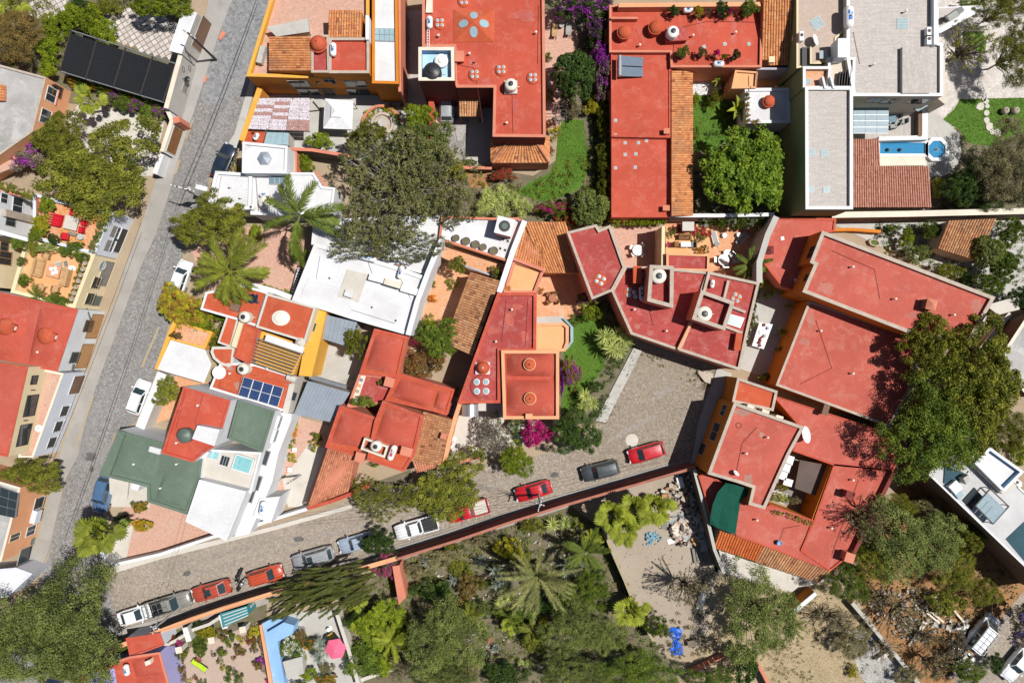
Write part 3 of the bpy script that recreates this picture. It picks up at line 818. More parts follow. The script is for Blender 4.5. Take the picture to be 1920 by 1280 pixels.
# oil spots, damp patches and worn tracks on the streets
def stain(pts,mat,z,seed):
    rn=random.Random(seed)
    for x,y,rx,ry,a in pts:
        c=W(x,y,z);n=18;b=MB();k=[rn.uniform(.7,1.2) for _ in range(n)]
        V=[(c.x,c.y,z)]
        for i in range(n):
            t_=6.2832*i/n;X,Y_=m_of(rx)*k[i]*math.cos(t_),m_of(ry)*k[i]*math.sin(t_);V.append((c.x+X*math.cos(a)-Y_*math.sin(a),c.y+X*math.sin(a)+Y_*math.cos(a),z))
        b.add(V,[(0,1+i,1+(i+1) % n) for i in range(n)]);o=b.build("street_stain",mat,None);o["kind"]="structure"
OIL=pm("oil_spot",(.10,.095,.09),(.15,.14,.13),s=1.5,fine=.3);WORN=cobblemat("worn_stone_track",[(.19,.18,.17),(.25,.24,.23),(.29,.28,.265),(.33,.315,.30)],5.2,gap=(.18,.17,.16));WORN2=cobblemat("worn_dusty_track",[(.24,.21,.178),(.28,.245,.208),(.32,.28,.24),(.36,.32,.27)],5.0,gap=(.22,.19,.155))
stain([(170,856,11,9,0),(172,880,5,6,0),(300,560,4,3,0)],OIL,.026,1)
stain([(430,200,5,60,-.32),(405,250,4,60,-.35),(300,520,5,90,-.3),(265,540,5,90,-.3),(215,760,5,90,-.25),(185,760,5,80,-.25),(160,950,6,60,-.15)],WORN,.024,2)
stain([(420,1060,120,5,.27),(430,1035,110,5,.27),(620,1000,90,6,.28),(940,905,70,5,.3),(1190,800,50,8,.5),(1250,730,40,7,.6)],WORN2,.026,3)
stain([(560,1010,10,6,.3),(1040,890,9,5,.3),(350,1075,8,5,.3)],OIL,.028,4)
# ---------------------------------------------------------------- houses along the west side of the street
# house with a weathered grey roof
t=house("house with weathered grey concrete roof and peach wall in the upper left",(40,230))
pg=[(-70,105),(0,122),(86,145),(61,247),(0,290),(-70,330)]
flat(t,pg,4.2,PEACH,CONCD,STONECAP,.18,.2)
A,B=facade(pg,2,4.38)
window(t,A,B,(96,178),1.5,1.5,frame=WHITEW,sill=SALMON);window(t,A,B,(85,219),1.5,1.5,frame=WHITEW,sill=SALMON)
window(t,A,B,(108,172),1.2,1.4,frame=WOOD,pane=IRON);
for c in ((99,160),(80,240)):
    P=ray_wall(A,B,*c);b=MB();b.box((P.x+.12,P.y-.05,P.z-.2),(.2,.2,.4));b.build("wall_lamp",IRON,t)
slab_part(t,"terrace_floor",[(-10,292),(60,250),(98,262),(60,300),(-10,328)],2.6,.3,BRICKF)
b=MB();p=W(36,290,3.0);b.box((p.x,p.y,2.6),(1.6,.5,.4),.6);b.build("bench",SALMON,t)
tiles(t,[(10,190),(10,160),(-14,156),(-14,188)],4.5,4.8,TILE_O)

# gatehouse and street wall
t=house("white roofed gatehouse with grey front at the top of the street",(350,80),"gatehouse","gatehouse")
pg=[(343,18),(369,25),(340,101),(317,95)]
flat(t,pg,3.5,CONC,WHITE,WHITEW,.06,.15)
A,B=facade(pg,1,3.56)
window(t,A,B,(379,66),3.6,2.3,pane=BROWNW,frame=CONC,name="gate_door",zc=1.2)
w_=wall_run("street_wall","grey street wall with cream coping beside the black shade net",[(338,104),(333,122),(311,203)],3.5,.45,CONC,CREAM2)
A,B=W(333,122,3.5),W(311,203,3.5);A=A+Vector((.23,-.06,0));B=B+Vector((.23,-.06,0))
window(w_,A,B,(347,166),.9,1.1,pane=WOODG,frame=CONC)
b=MB();P=ray_wall(A,B,352,156);b.lathe((P.x+.5,P.y,2.0),[(.05,0),(.32,.08),(.34,.2),(.1,.3)],12);b.beam((P.x,P.y,2.3),(P.x+.5,P.y,2.3),.06,.06);b.build("street_lamp",BLACK,w_)
for k,c in enumerate(((343,130),(355,128))):
    P=ray_wall(A,B,*c);b=MB();n=14
    b.tube([(P.x+.06,P.y+.28*math.cos(6.283*i/n),P.z+.28*math.sin(6.283*i/n)) for i in range(n+1)],.025,5);b.build("wall_ring",IRON,w_)
w_=wall_run("gate_wall","white wall with brown timber gate and red pier at the street",[(312,203),(322,226),(303,284)],2.6,.4,WHITEW,CREAM2)
A,B=W(322,226,2.6),W(303,284,2.6);A+=Vector((.21,-.06,0));B+=Vector((.21,-.06,0))
window(w_,A,B,(324,262),3.0,2.1,pane=WOOD,frame=BEIGE,name="gate_door",zc=1.1)
b=MB();p=W(331,225,2.7);b.box((p.x,p.y,0),(.7,.7,2.75),.3);b.build("pier",SALMON,w_)
w_=wall_run("low_wall","low white wall with a red foot under the big street tree",[(303,288),(290,326)],1.8,.5,WHITEW,WHITEW)
b=MB();a_,b_=W(313,290,.4),W(301,326,.4);b.beam((a_.x,a_.y,.5),(b_.x,b_.y,.5),.25,.5);b.build("red_base",SALMON,w_)

# black net canopy
t=thing("shade_canopy","long black shade net on a steel frame by the hedge","canopy",W(220,128,0))
cv=[W(x,y,3.0) for x,y in ((133,63),(328,125),(307,190),(114,132))]
for k in range(4):
    u0,u1=[(0,.245),(.255,.515),(.525,.775),(.785,1)][k]
    n=6;V=[];F=[]
    for i in range(n+1):
        for j in range(9):
            u=u0+(u1-u0)*i/n;v=j/8
            pnt=bil(cv,u,v);V.append(pnt+Vector((0,0,-.10*math.sin(math.pi*i/n)*math.sin(math.pi*v)+(.02 if j % 2 else 0))))
    for i in range(n):
        for j in range(8):F.append((i*9+j,(i+1)*9+j,(i+1)*9+j+1,i*9+j+1))
    part("net_panel",V,F,NET,t)
for u in (0,.25,.52,.78,1):
    a=bil(cv,u,-.08);d=bil(cv,u,1.03);b=MB();b.beam(a+Vector((0,0,.12)),d+Vector((0,0,.12)),.14,.16);b.build("beam",IRON,t)
    for v in (a,d):b=MB();b.tube([(v.x,v.y,0),(v.x,v.y,2.95)],.06);b.build("post",STEEL,t)
for v in (-.08,1.03):
    b=MB();b.beam(bil(cv,0,v)+Vector((0,0,.04)),bil(cv,1,v)+Vector((0,0,.04)),.12,.12);b.build("edge_rail",STEEL,t)

# white house at the left edge
t=house("white walled house with dark openings at the left edge by the red terrace",(-20,395))
pg=[(-90,340),(0,357),(-8,440),(-90,440)]
flat(t,pg,5.2,WHITEW,CONC,SALMON,.15,.2)
A,B=facade(pg,1,5.35)
window(t,A,B,(33,386),1.7,1.5,frame=WHITEW);window(t,A,B,(20,414),1.1,1.4,frame=WOODG)
window(t,A,B,(8,372),1.0,1.0,frame=WHITEW)
P=ray_wall(A,B,8,400);b=MB();b.box((P.x+.25,P.y,0),(.5,.8,4.8));b.build("stone_pier",STONECAP,t)
slab_part(t,"roof_ledge",[(0,352),(60,367),(58,374),(0,359)],4.2,.3,SALMON)
wall_run("terrace_wall","cream wall capped in white between the two roof terraces",[(-20,430),(52,449)],4.9,.4,CREAM,WHITEW)
t=house("ochre house with wood shuttered openings at the left edge",(-20,500))
pg=[(-90,440),(-4,452),(-12,538),(-90,520)]
flat(t,pg,5.8,CREAM,TERRA,WHITEW,.15,.2)
A,B=facade(pg,1,5.95)
window(t,A,B,(10,484),1.4,1.8,pane=IRON,frame=WOODL);window(t,A,B,(8,462),.9,1.1,frame=WOOD)

# street houses with roof terraces
t=house("pale blue street house with a terracotta roof terrace",(215,450))
HA=[(62,362),(120,378),(214,398),(205,412),(178,477),(62,447)]
flat(t,HA,3.6,BLUEW,TERRA,BLUEW,.55,.3,inn=SALMON)
A,B=W(205,412,4.15),W(178,477,4.15)
window(t,A,B,(216,435),1.15,1.35,frame=WOODG,pane=WOODG,sill=BLUEW);window(t,A,B,(205,461),1.15,1.35,frame=WOODG,pane=WOODG,sill=BLUEW)
window(t,A,B,(240,455),2.9,2.0,pane=IRON,frame=BLUEW,name="garage_door",zc=1.05)
t=house("cream street house with round window and a peach roof terrace",(195,540))
HB=[(48,450),(178,478),(140,577),(20,548)]
flat(t,HB,3.6,CREAM,PEACHF,CREAM,.6,.35,inn=CREAM)
A,B=W(178,478,4.2),W(140,577,4.2)
window(t,A,B,(180,530),1.3,1.3,bars=1,frame=CREAM);window(t,A,B,(168,560),1.3,1.3,bars=1,frame=CREAM)
window(t,A,B,(215,516),3.0,2.0,pane=WOODG,frame=CREAM,name="garage_door",zc=1.05)
window(t,A,B,(203,566),1.1,1.9,pane=GRN_PL,frame=WOODG,name="door",zc=1.0)
P=ray_wall(A,B,191,498);d=(B-A).normalized();b=MB();n=20
V=[]
for r,o in ((.62,.03),(.62,.12),(.48,.12),(.48,.03)):
    for i in range(n):a=6.2832*i/n;V.append(P+d*r*math.cos(a)+Vector((0,0,r*math.sin(a)))+Vector((o,-o*.3,0)))
b.add(V,[(k*n+i,k*n+(i+1) % n,(k+1)*n+(i+1) % n,(k+1)*n+i) for k in range(3) for i in range(n)])
o=b.build("round_window",CONC,t)
b=MB();b.add(V[3*n:],[tuple(range(n))]);b.build("pane",GLASSB,o)
P=ray_wall(A,B,202,548);b=MB();b.box((P.x+.3,P.y,P.z-.3),(.3,.3,.5));b.beam((P.x,P.y,P.z+.25),(P.x+.35,P.y,P.z+.25),.05,.05);b.build("wall_lantern",IRON,t)

# red vaulted house
t=house("street house with two red roof vaults and white front",(170,640))
HC=[(-60,535),(0,548),(146,580),(107,696),(0,677),(-60,668)]
flat(t,HC,4.9,WHITEW,REDC,RED,.12,.2)
vault(t,[(-40,545),(58,566),(38,680),(-50,665)],4.9,.55,RED3);vault(t,[(76,573),(140,584),(104,690),(53,681)],4.9,.55,RED3)
for x,y in ((8,612),(84,629)):
    p=W(x,y,5.6);b=MB();b.lathe((p.x,p.y,5.3),[(.95,0),(.95,.16),(.7,.34),(.3,.44),(.02,.47)],20,cap=False);o=b.build("roof_lantern",RED3,t,smooth=True)
    b=MB();b.box((p.x+.95,p.y-.15,5.32),(.5,.9,.5),-.3);b.box((p.x+1.2,p.y-.2,5.42),(.05,.4,.28),-.3,mi=1);b.build("vent_box",[RED3,FABW],o)
A,B=W(146,580,5.02),W(107,696,5.02)
window(t,A,B,(165,611),1.3,1.3,bars=1,frame=WOOD);window(t,A,B,(139,670),1.2,1.3,bars=1,frame=WOODG)
window(t,A,B,(184,612),2.8,2.0,pane=WOODL,frame=WOOD,name="garage_door",zc=1.05);window(t,A,B,(163,667),2.8,2.0,pane=WOODL,frame=WOOD,name="garage_door",zc=1.05)
P=ray_wall(A,B,165,588);b=MB();b.box((P.x+.1,P.y,P.z),(.12,1.3,.12),.3);b.build("wall_sign_bracket",GRN_PL,t)
P=ray_wall(A,B,137,689);b=MB();b.box((P.x+.1,P.y,P.z),(.1,.8,.3),-.2);b.build("oval_plaque",GRN_PL,t)

# two-storey cream house with red roof
t=house("two storey cream house with flat red roof and a brick balcony terrace",(110,780))
HD=[(-60,668),(0,680),(52,688),(14,856),(-60,842)]
flat(t,HD,6.9,CREAM,REDC,RED,.15,.2)
A,B=W(52,688,7.05),W(14,856,7.05)
window(t,A,B,(64,712),.9,.9,frame=IRON);window(t,A,B,(58,760),2.3,1.7,frame=IRON);window(t,A,B,(45,815),2.3,1.7,frame=IRON)
for c in ((59,731),(45,788)):
    P=ray_wall(A,B,*c);b=MB();b.box((P.x+.15,P.y,P.z-.1),(.3,.12,.2));b.build("wall_lamp",IRON,t)
HD2=[(72,690),(119,700),(62,857),(34,857)]
flat(t,HD2,3.7,BLUEW,BRICKF,CREAM2,.5,.2,inn=CREAM)
A,B=W(119,700,4.2),W(62,857,4.2)
for c in ((121,770),(109,799),(97,829)):window(t,A,B,c,1.2,1.25,bars=1,frame=WHITEW,sill=WHITEW)
window(t,A,B,(134,722),2.2,2.0,pane=BROWNW,frame=WHITEW,name="door",zc=1.0)

# orange house at the lower left
t=house("orange street house with dark glass roof in the lower left",(70,980))
HE=[(-60,885),(38,914),(2,1052),(-60,1040)]
flat(t,HE,4.8,PEACH,CONCD,CREAM2,.12,.2)
q=[W(x,y,5.1) for x,y in ((-50,895),(34,924),(27,971),(-50,955))]
for i in range(5):
    for j in range(3):
        c=[bil(q,(i+a)/5,(j+d)/3) for a,d in ((.03,.04),(.97,.04),(.97,.96),(.03,.96))]
        b=MB();b.prism([(v.x,v.y) for v in c],5.06,5.1);b.build("roof_pane",GLASS,t)
b=MB();b.prism([(v.x,v.y) for v in q],4.8,5.05);b.build("roof_frame",STEEL,t)
A,B=W(38,914,4.92),W(2,1052,4.92)
window(t,A,B,(73,942),1.3,1.5,bars=1,frame=WHITEW);window(t,A,B,(58,994),1.1,1.4,frame=WHITEW);window(t,A,B,(28,1006),.8,1.5,frame=CREAM)
window(t,A,B,(66,1012),.6,.5,pane=GLASSB,frame=GRN_PL)
window(t,A,B,(52,1050),3.6,2.0,pane=GLASS,frame=CONC,name="garage_door",zc=1.05)
P=ray_wall(A,B,61,968);b=MB();b.box((P.x+.3,P.y,P.z-.6),(.6,1.5,.9),-.25);b.build("balcony",BLUEW,t)
t=house("small white roofed house under the dark tree in the lower left",(15,1090))
flat(t,[(-60,1072),(30,1064),(60,1075),(14,1118),(-60,1130)],3.0,BLUEW,WHITE,BLUEW,.15,.2)

# ---------------------------------------------------------------- orange house at the top
t=house("orange house with tiled roofs and brick terrace beside the upper street",(600,150))
H1=[(521,-50),(462,143),(566,146),(640,146),(692,146),(692,-50)]
flat(t,H1,4.6,ORANGE,BRICKF,YELLOW,.7,.32,inn=YELLOW)
S0,S1=W(462,143,5.3),W(692,146,5.3)
H1b=[(584,66),(616,66),(618,136),(584,136)]
flat(t,H1b,6.3,ORANGE,RED2,STONECAP,.35,.22)
H1c=[(617,71),(692,71),(692,137),(617,137)]
flat(t,H1c,6.35,ORANGE,RED,STONECAP,.35,.25)
tiles(t,[(505,133),(505,69),(582,69),(583,133)],5.9,6.6,TILE_O,.27,.4,walls=ORANGE,z0=4.6)
tiles(t,[(615,71),(677,71),(678,20),(617,20)],6.3,7.1,TILE_O,.27,.4,walls=ORANGE,z0=4.6)
slab_part(t,"roof_slab",[(500,51),(577,35),(580,60),(518,69)],5.95,.22,CONC)
b=MB();c=[W(x,y,5.8) for x,y in ((508,52),(575,37),(578,58),(520,68))];b.prism([(v.x,v.y) for v in c],4.6,5.78);b.build("wall",BEIGE,t)
H1d=[(698,-50),(744,-50),(747,157),(698,156)]
flat(t,H1d,5.6,ORANGE,WHITE,ORANGE,.3,.25,inn=YELLOW)
slab_part(t,"brick_coping",[(744,-50),(751,-50),(752,172),(747,172)],5.0,5.0,SALMON)
skylight_box(t,[(702,53),(739,54),(739,78),(702,77)],5.6,.18,STEEL,SKYL,4,2)
A,B=W(617,139,7.55),W(692,139,7.55);A2,B2=W(462,146.2,5.3),W(692,146.2,5.3)
A2.y -= .02;B2.y -= .02
window(t,A2,B2,(612,144),1.2,.8,frame=STONECAP,zc=4.55)
window(t,A2,B2,(562,158),2.1,1.9,frame=STONECAP,zc=3.6);window(t,A2,B2,(668,159),2.3,1.9,frame=STONECAP,zc=3.6)
window(t,A2,B2,(578,171),2.4,1.9,frame=STONECAP,zc=1.1);window(t,A2,B2,(615,171),1.4,2.0,frame=STONECAP,name="door",pane=IRON,zc=1.05);window(t,A2,B2,(672,172),2.6,1.9,frame=STONECAP,zc=1.1)
for x in (596,627):
    P=ray_wall(A2,B2,x,155);b=MB();b.lathe((P.x,P.y-.12,P.z),[(.15,0),(.2,.15),(.0,.3)],8,cap=False);b.build("wall_lantern",IRON,t)
cupola(t,595,80,6.3,.85,RED3,.45,.8)
b=MB();p=W(487,100,5.6);b.box((p.x,p.y,4.62),(.6,1.9,.7),-.25);b.build("stair_box",CONC,t)
b=MB();p=W(671,45,7.4);b.box((p.x+.9,p.y-.2,4.7),(.35,2.6,2.3));b.build("white_vent_wall",WHITEW,t)

# pergola with printed sheets
t=thing("pergola","carport roofed in brown and white speckled sheets beside the gazebo","pergola",W(525,215,0))
SPOT=cobblemat("speckled_sheet",[(.62,.60,.66),(.70,.68,.74),(.76,.74,.80),(.70,.68,.74)],7.0,gap=(.22,.10,.08),gapw=(.03,.12))
SPOTB=cobblemat("brown_speckled_sheet",[(.30,.13,.10),(.36,.17,.13),(.25,.11,.09),(.33,.15,.12)],7.0,gap=(.52,.42,.42),gapw=(.02,.08))
q=[W(x,y,2.9) for x,y in ((486,184),(581,184),(580,246),(465,242))]
for i,(u0,u1,rows) in enumerate(((0,.33,"WWbWbWWWW"),(.33,.62,"WBWBWBWWW"),(.62,.82,"WWWWWWBBB"),(.82,1,"WWWWWWBBB"))):
    for j in range(9):
        c=[bil(q,u0+(u1-u0)*a,(j+d)/9) for a,d in ((.01,.02),(.99,.02),(.99,.98),(.01,.98))];zz=2.88+.008*(i % 2)+.006*(j % 2)
        b=MB();b.prism([(v.x,v.y) for v in c],zz,zz+.02);b.build("roof_sheet",SPOT if rows[j] == "W" else SPOTB,t)
for v in q:b=MB();b.box((v.x*.985,v.y*.985,0),(.14,.14,2.8));b.build("post",BLACK,t)
for v in (0,.5,1):b=MB();b.beam(bil(q,0,v)-Vector((0,0,.03)),bil(q,1,v)-Vector((0,0,.03)),.1,.16);b.build("beam",BLACK,t)
t=thing("lean_to","red and glass lean-to roof below the speckled carport","lean-to",W(500,255,0))
slab_part(t,"red_roof",[(463,246),(498,248),(492,270),(452,270)],2.4,.2,RED3)
q=[W(x,y,2.3) for x,y in ((500,248),(541,248),(540,272),(494,270))]
for i in range(4):
    c=[bil(q,(i+a)/4,d) for a,d in ((.03,0),(.97,0),(.97,1),(.03,1))];b=MB();b.prism([(v.x,v.y) for v in c],2.28,2.3);b.build("roof_pane",SKYL,t)
b=MB();b.prism([(v.x,v.y) for v in q],0,2.2);b.build("wall",CONC,t)
# gazebo
t=thing("gazebo","white square canopy gazebo on the grey patio","gazebo",W(634,215,0))
q=[W(x,y,2.5) for x,y in ((606,241),(660,243),(662,189),(609,185))];ap=sum(q,Vector())/4
for lv,(s0,z0,s1,z1) in enumerate(((1,2.5,.28,3.35),(.36,3.4,.0,3.75))):
    for k in range(4):
        a,d=q[k],q[(k+1) % 4]
        V=[ap+(a-ap)*s0,ap+(d-ap)*s0,ap+(d-ap)*s1,ap+(a-ap)*s1]
        V=[Vector((v.x,v.y,z)) for v,z in zip(V,(z0,z0,z1,z1))]
        m_=(V[0]+V[1])/2-Vector((0,0,.05))
        part("canopy_panel",[V[0],m_,V[1],V[2],V[3]],[(0,1,2,3,4)],FABW,t)
for k in range(4):
    v=ap+(q[k]-ap)*.95;b=MB();b.tube([(v.x,v.y,0),(v.x,v.y,2.5)],.05);b.build("post",BLACK,t)
    a,d=q[k],q[(k+1) % 4];V=[a,d,d-Vector((0,0,.25)),a-Vector((0,0,.25))];part("valance",V,[(0,1,2,3)],FABW,t)
# fountain and ring bed
t=thing("fountain","round stone fountain basin inside the curved flower bed","fountain",W(717,232,0))
p=W(717,232,.4)
b=MB();b.lathe((p.x,p.y,.03),[(1.35,0),(1.35,.4),(1.05,.42),(1.05,.15),(.0,.14)],28,cap=False);b.build("basin",STONECAP,t)
b=MB();b.lathe((p.x,p.y,.1),[(.3,0),(.12,.3),(.12,.6),(.5,.75),(.45,.8),(.0,.72)],16,cap=False);b.build("pedestal_bowl",CONC,t)
t=thing("curved_bed_wall","pink brick kerb of the curved flower bed by the fountain","kerb",W(715,232,0))
p=W(715,234,.4);b=MB()
pts=[(p.x+2.2*math.cos(a),p.y+2.2*math.sin(a)) for a in [math.radians(k) for k in range(8,222,9)]]
for i in range(len(pts)-1):b.beam((*pts[i],.45),(*pts[i+1],.45),.3,.45)
b.build("kerb_ring",SALMON,t,kind="stuff")
wall_run("street_wall","bright orange wall along the street below the carport",[(487,166),(453,264)],2.6,.55,ORANGE,YELLOW)
wall_run("garden_wall","brick topped wall with dark south side below the gazebo",[(541,279),(585,281),(664,294)],3.0,.3,DARKW,SALMON)

# ---------------------------------------------------------------- white house on the street bend
t=house("white house with hexagonal grey skylight on the street bend",(500,340))
flat(t,[(455,266),(539,274),(537,325),(454,324)],5.3,WHITEW,WHITE,WHITEW,.25,.25)
flat(t,[(404,321),(462,325),(472,328),(470,392),(386,396)],4.2,WHITEW,WHITE,WHITEW,.25,.3)
flat(t,[(470,326),(539,326),(542,404),(470,402)],3.9,WHITEW,WHITE,WHITEW,.12,.2)
flat(t,[(537,324),(588,324),(604,350),(628,352),(622,400),(541,402)],4.1,WHITEW,WHITE,WHITEW,.18,.22)
flat(t,[(538,277),(556,285),(556,324),(538,323)],2.9,SALMON,PEACHF,SALMON,.1,.1)
p=W(495,296,5.6);b=MB();b.lathe((p.x,p.y,5.3),[(.78,0),(.78,.2),(.0,.62)],6,cap=False);b.build("hexagonal_skylight",TIN,t)
skylight_box(t,[(505,332),(534,332),(534,346),(505,345)],3.9,.25,CONC,GLASSB,3,1)
for k in range(6):
    a_,b_=W(586+k*3.2,326+k*4.6,3.0),W(598+k*3.2,324+k*4.6,3.0);b=MB();b.beam(a_,b_,.18,.05);b.build("balcony_board",SALMON,t)
# large flat white house
t=house("large flat white roofed house under the grey branching tree",(680,530))
flat(t,[(588,412),(700,408),(834,404),(826,447),(800,515),(745,500),(660,480),(584,458)],3.6,WHITEW,WHITE,WHITEW,.2,.25)
H3=[(590,456),(660,474),(740,498),(802,520),(768,629),(660,598),(548,562)]
flat(t,H3,4.4,WHITEW,WHITE,WHITEW,.18,.4)
slab_part(t,"roof_level",[(652,505),(690,514),(672,566),(632,556)],4.52,.13,CONCL)
slab_part(t,"roof_level",[(578,520),(672,548),(654,592),(560,562)],4.50,.12,WHITE)
slab_part(t,"roof_box",[(693,512),(724,521),(721,532),(690,524)],5.1,.7,WHITEW)
slab_part(t,"roof_box",[(722,521),(752,530),(749,541),(719,532)],5.4,1.0,CREAM2)
slab_part(t,"roof_box",[(754,532),(788,543),(784,555),(750,545)],5.0,.6,WHITEW)
slab_part(t,"roof_hatch",[(648,542),(664,547),(660,559),(644,554)],4.95,.5,WHITE)
slab_part(t,"roof_curb",[(740,494),(762,500),(754,526),(732,520)],4.2,.5,BROWNW)
t2=thing("railing","white ornamental railing with black scrollwork by the brick courtyard","railing",W(553,520,0))
a_,b_=W(561,502,1.1),W(547,552,1.1)
for z in (.15,1.08):b=MB();b.beam((a_.x,a_.y,z),(b_.x,b_.y,z),.3 if z > 1 else .1,.07);b.build("rail",WHITEW,t2)
for k in range(9):v=a_.lerp(b_,(k+.5)/9);b=MB();b.box((v.x,v.y,.15),(.12,.2,.95),.3);b.build("baluster",BLACK,t2)
wall_run("garden_wall","white curved wall below the brick courtyard",[(453,534),(478,536),(512,545),(549,559)],3.2,.5,WHITEW,WHITEW)
wall_run("boundary_wall","white wall running down the side of the large white house",[(829,447),(802,512),(782,566),(765,628)],5.2,.5,WHITEW,WHITEW)
# ---------------------------------------------------------------- middle block
t=house("white roof terrace with a row of five clay pots",(890,450),"roof_terrace_house")
H4=[(828,405),(938,409),(972,408),(982,417),(951,490),(880,467),(823,449)]
flat(t,H4,3.8,PEACH,WHITE,SALMON,.35,.22,inn=WHITEW)
p=W(946,424,6.0);b=MB();b.box((p.x,p.y,3.8),(1.75,1.75,2.1),-.25);o=b.build("rooftop_kiln",SALMON,t)
b=MB();b.box((p.x,p.y,5.9),(1.9,1.9,.12),-.25);b.build("kiln_top",WHITEW,o)
b=MB();b.lathe((p.x,p.y,6.02),[(.62,0),(.62,.05),(.52,.06)],20);b.build("round_grate",IRON,o)
b=MB();b.lathe((p.x,p.y,6.085),[(.35,0),(.3,.03)],16);b.build("grate_disc",GRN_PL,o)
for x,y in ((943,449),(952,452),(938,466),(947,469)):glass_block(t,x,y,3.8,.28,-.3,mat=GLASS)
wall_run("boundary_wall","long white wall between the pot terrace and the tiled roof",[(984,414),(962,470),(936,548)],4.6,.55,WHITEW,WHITEW)
t=house("long low courtyard house with orange clay tile roof",(880,590),"tiled_wing")
tiles(t,[(882,510),(832,643),(886,667),(937,526)],3.2,4.4,TILE_B,.28,.42,walls=PEACH)
slab_part(t,"terrace",[(826,455),(948,495),(938,522),(880,505),(828,482)],2.4,2.4,TERRA)
a_,b_=W(868,497,2.6),W(938,522,2.6);b=MB();b.beam(a_,b_,.2,.25);b.build("gutter",TIN,t)
# tiled roof and peach terrace
t=house("tiled pavilion with wide orange barrel tile roof",(1030,470),"tiled_pavilion","pavilion")
tiles(t,[(1022,512),(1092,512),(1060,416),(982,416)],2.9,4.0,TILE_O,.30,.42,walls=PEACH)
tiles(t,[(964,481),(1022,512),(1020,470),(982,416)],2.95,3.6,TILE_O,.30,.42)
slab_part(t,"ridge_wall",[(962,481),(1021,503),(1019,509),(960,487)],4.0,1.0,SALMON)
t=house("low block with peach roof terrace between tile roof and red roof",(985,520),"terrace_block")
flat(t,[(963,487),(1021,506),(1004,550),(944,550)],3.2,SALMON,PEACHF,SALMON,.35,.3)
tiles(t,[(940,546),(958,546),(958,536),(944,535)],3.3,3.9,TILE_O)
# red house with domes
t=house("red roofed house with two domed vaults and a bell cupola",(960,700))
H6=[(933,549),(1006,549),(1005,658),(938,658),(938,755),(858,756)]
flat(t,H6,5.6,SALMON,RED2,RED,.3,.3)
slab_part(t,"roof_step",[(902,634),(920,634),(920,676),(888,676)],5.62,.4,RED2)
H6b=[(940,657),(1048,657),(1048,785),(944,785)]
flat(t,H6b,5.9,SALMON,RED,PEACH,.4,.3)
vault(t,[(950,662),(1040,662),(1040,705),(950,705)],5.9,.9,RED,16,2.6);vault(t,[(950,712),(1040,712),(1040,779),(950,779)],5.9,1.0,RED,16,2.6)
cupola(t,993,683,6.75,.6,RED3,.3,.25,ring=PEACH);cupola(t,994,747,6.85,.6,RED3,.3,.25,ring=PEACH)
b=MB();p=W(905,690,5.9);b.box((p.x,p.y,5.6),(1.55,1.3,.35),.0);b.build("dome_base",WHITEW,t)
cupola(t,905,689,5.95,.68,RED3,.15,.7,cap=WHITEW)
lowdome(t,903,724,5.6,1.3,RED2,4,.3,.3,.55,.8)
chimney(t,992,780,5.9,.6,.4,.7,0,PEACH)
flat(t,[(1004,606),(1058,605),(1066,612),(1066,642),(1060,658),(1004,658)],3.2,PEACH,PEACHF,PEACH,.35,.3)
slab_part(t,"bay_roof",[(1004,594),(1058,592),(1058,606),(1004,607)],2.9,.2,CONC)
q=[(1060,597),(1075,613),(1075,640),(1064,655)]
for i in range(3):
    a_,b_=W(*q[i],2.9),W(*q[i+1],2.9);c_=W(1066,612+15*i,3.3)
    V=[a_,b_,Vector((b_.x-.35,b_.y,3.25)),Vector((a_.x-.35,a_.y,3.25))];part("bay_pane",V,[(0,1,2,3)],SKYL,t)
    b=MB();b.prism([(a_.x,a_.y),(b_.x,b_.y),(b_.x-.4,b_.y),(a_.x-.4,a_.y)],0,2.85);b.build("bay_wall",CONC,t)
b=MB();pz=[W(x,y,2.6) for x,y in ((866,758),(897,757),(897,780),(866,780))]
V=[];n=8
for i in range(n+1):
    u=i/n;a_=pz[0].lerp(pz[1],u);d_=pz[3].lerp(pz[2],u);h=.5*math.sin(math.pi*u);V+=[a_+Vector((0,0,h)),d_+Vector((0,0,h))]
part("barrel_canopy",V,[(2*i,2*i+1,2*i+3,2*i+2) for i in range(n)],STEEL,t,smooth=True)
slab_part(t,"lower_roof",[(897,756),(943,756),(943,788),(932,788),(932,770),(897,770)],2.6,2.6,CONCL)
wall_run("boundary_wall","peach wall on the west side of the concrete forecourt",[(862,757),(848,800),(833,868)],3.4,.4,PEACH,PEACH)
wall_run("forecourt_wall","low peach edged wall closing the forecourt towards the lane",[(838,872),(902,856)],1.6,.3,CONCL,SALMON)

# red vaulted courtyard house
t=house("courtyard house of red vaulted blocks with tiled side roofs",(720,760))
flat(t,[(702,616),(764,631),(746,708),(674,700)],4.3,SALMON,RED3,RED,.15,.25);vault(t,[(706,624),(756,637),(738,700),(684,692)],4.3,.5,RED3)
flat(t,[(674,699),(746,707),(726,756),(650,764)],3.4,SALMON,RED2,SALMON,.2,.25)
flat(t,[(746,699),(852,730),(838,778),(812,771),(722,750)],4.0,SALMON,RED3,RED,.14,.22);vault(t,[(752,708),(816,727),(805,764),(734,744)],4.0,.5,RED3);vault(t,[(822,730),(846,737),(834,770),(812,764)],4.0,.35,RED3)
flat(t,[(718,751),(793,779),(776,853),(757,884),(688,862),(702,790)],4.8,SALMON,RED3,RED,.16,.25);vault(t,[(724,760),(786,783),(768,846),(703,822)],4.8,.55,RED3)
flat(t,[(637,760),(709,784),(697,822),(668,855),(610,838)],4.4,SALMON,RED3,RED,.18,.25);vault(t,[(642,768),(701,787),(678,838),(620,830)],4.4,.5,RED3)
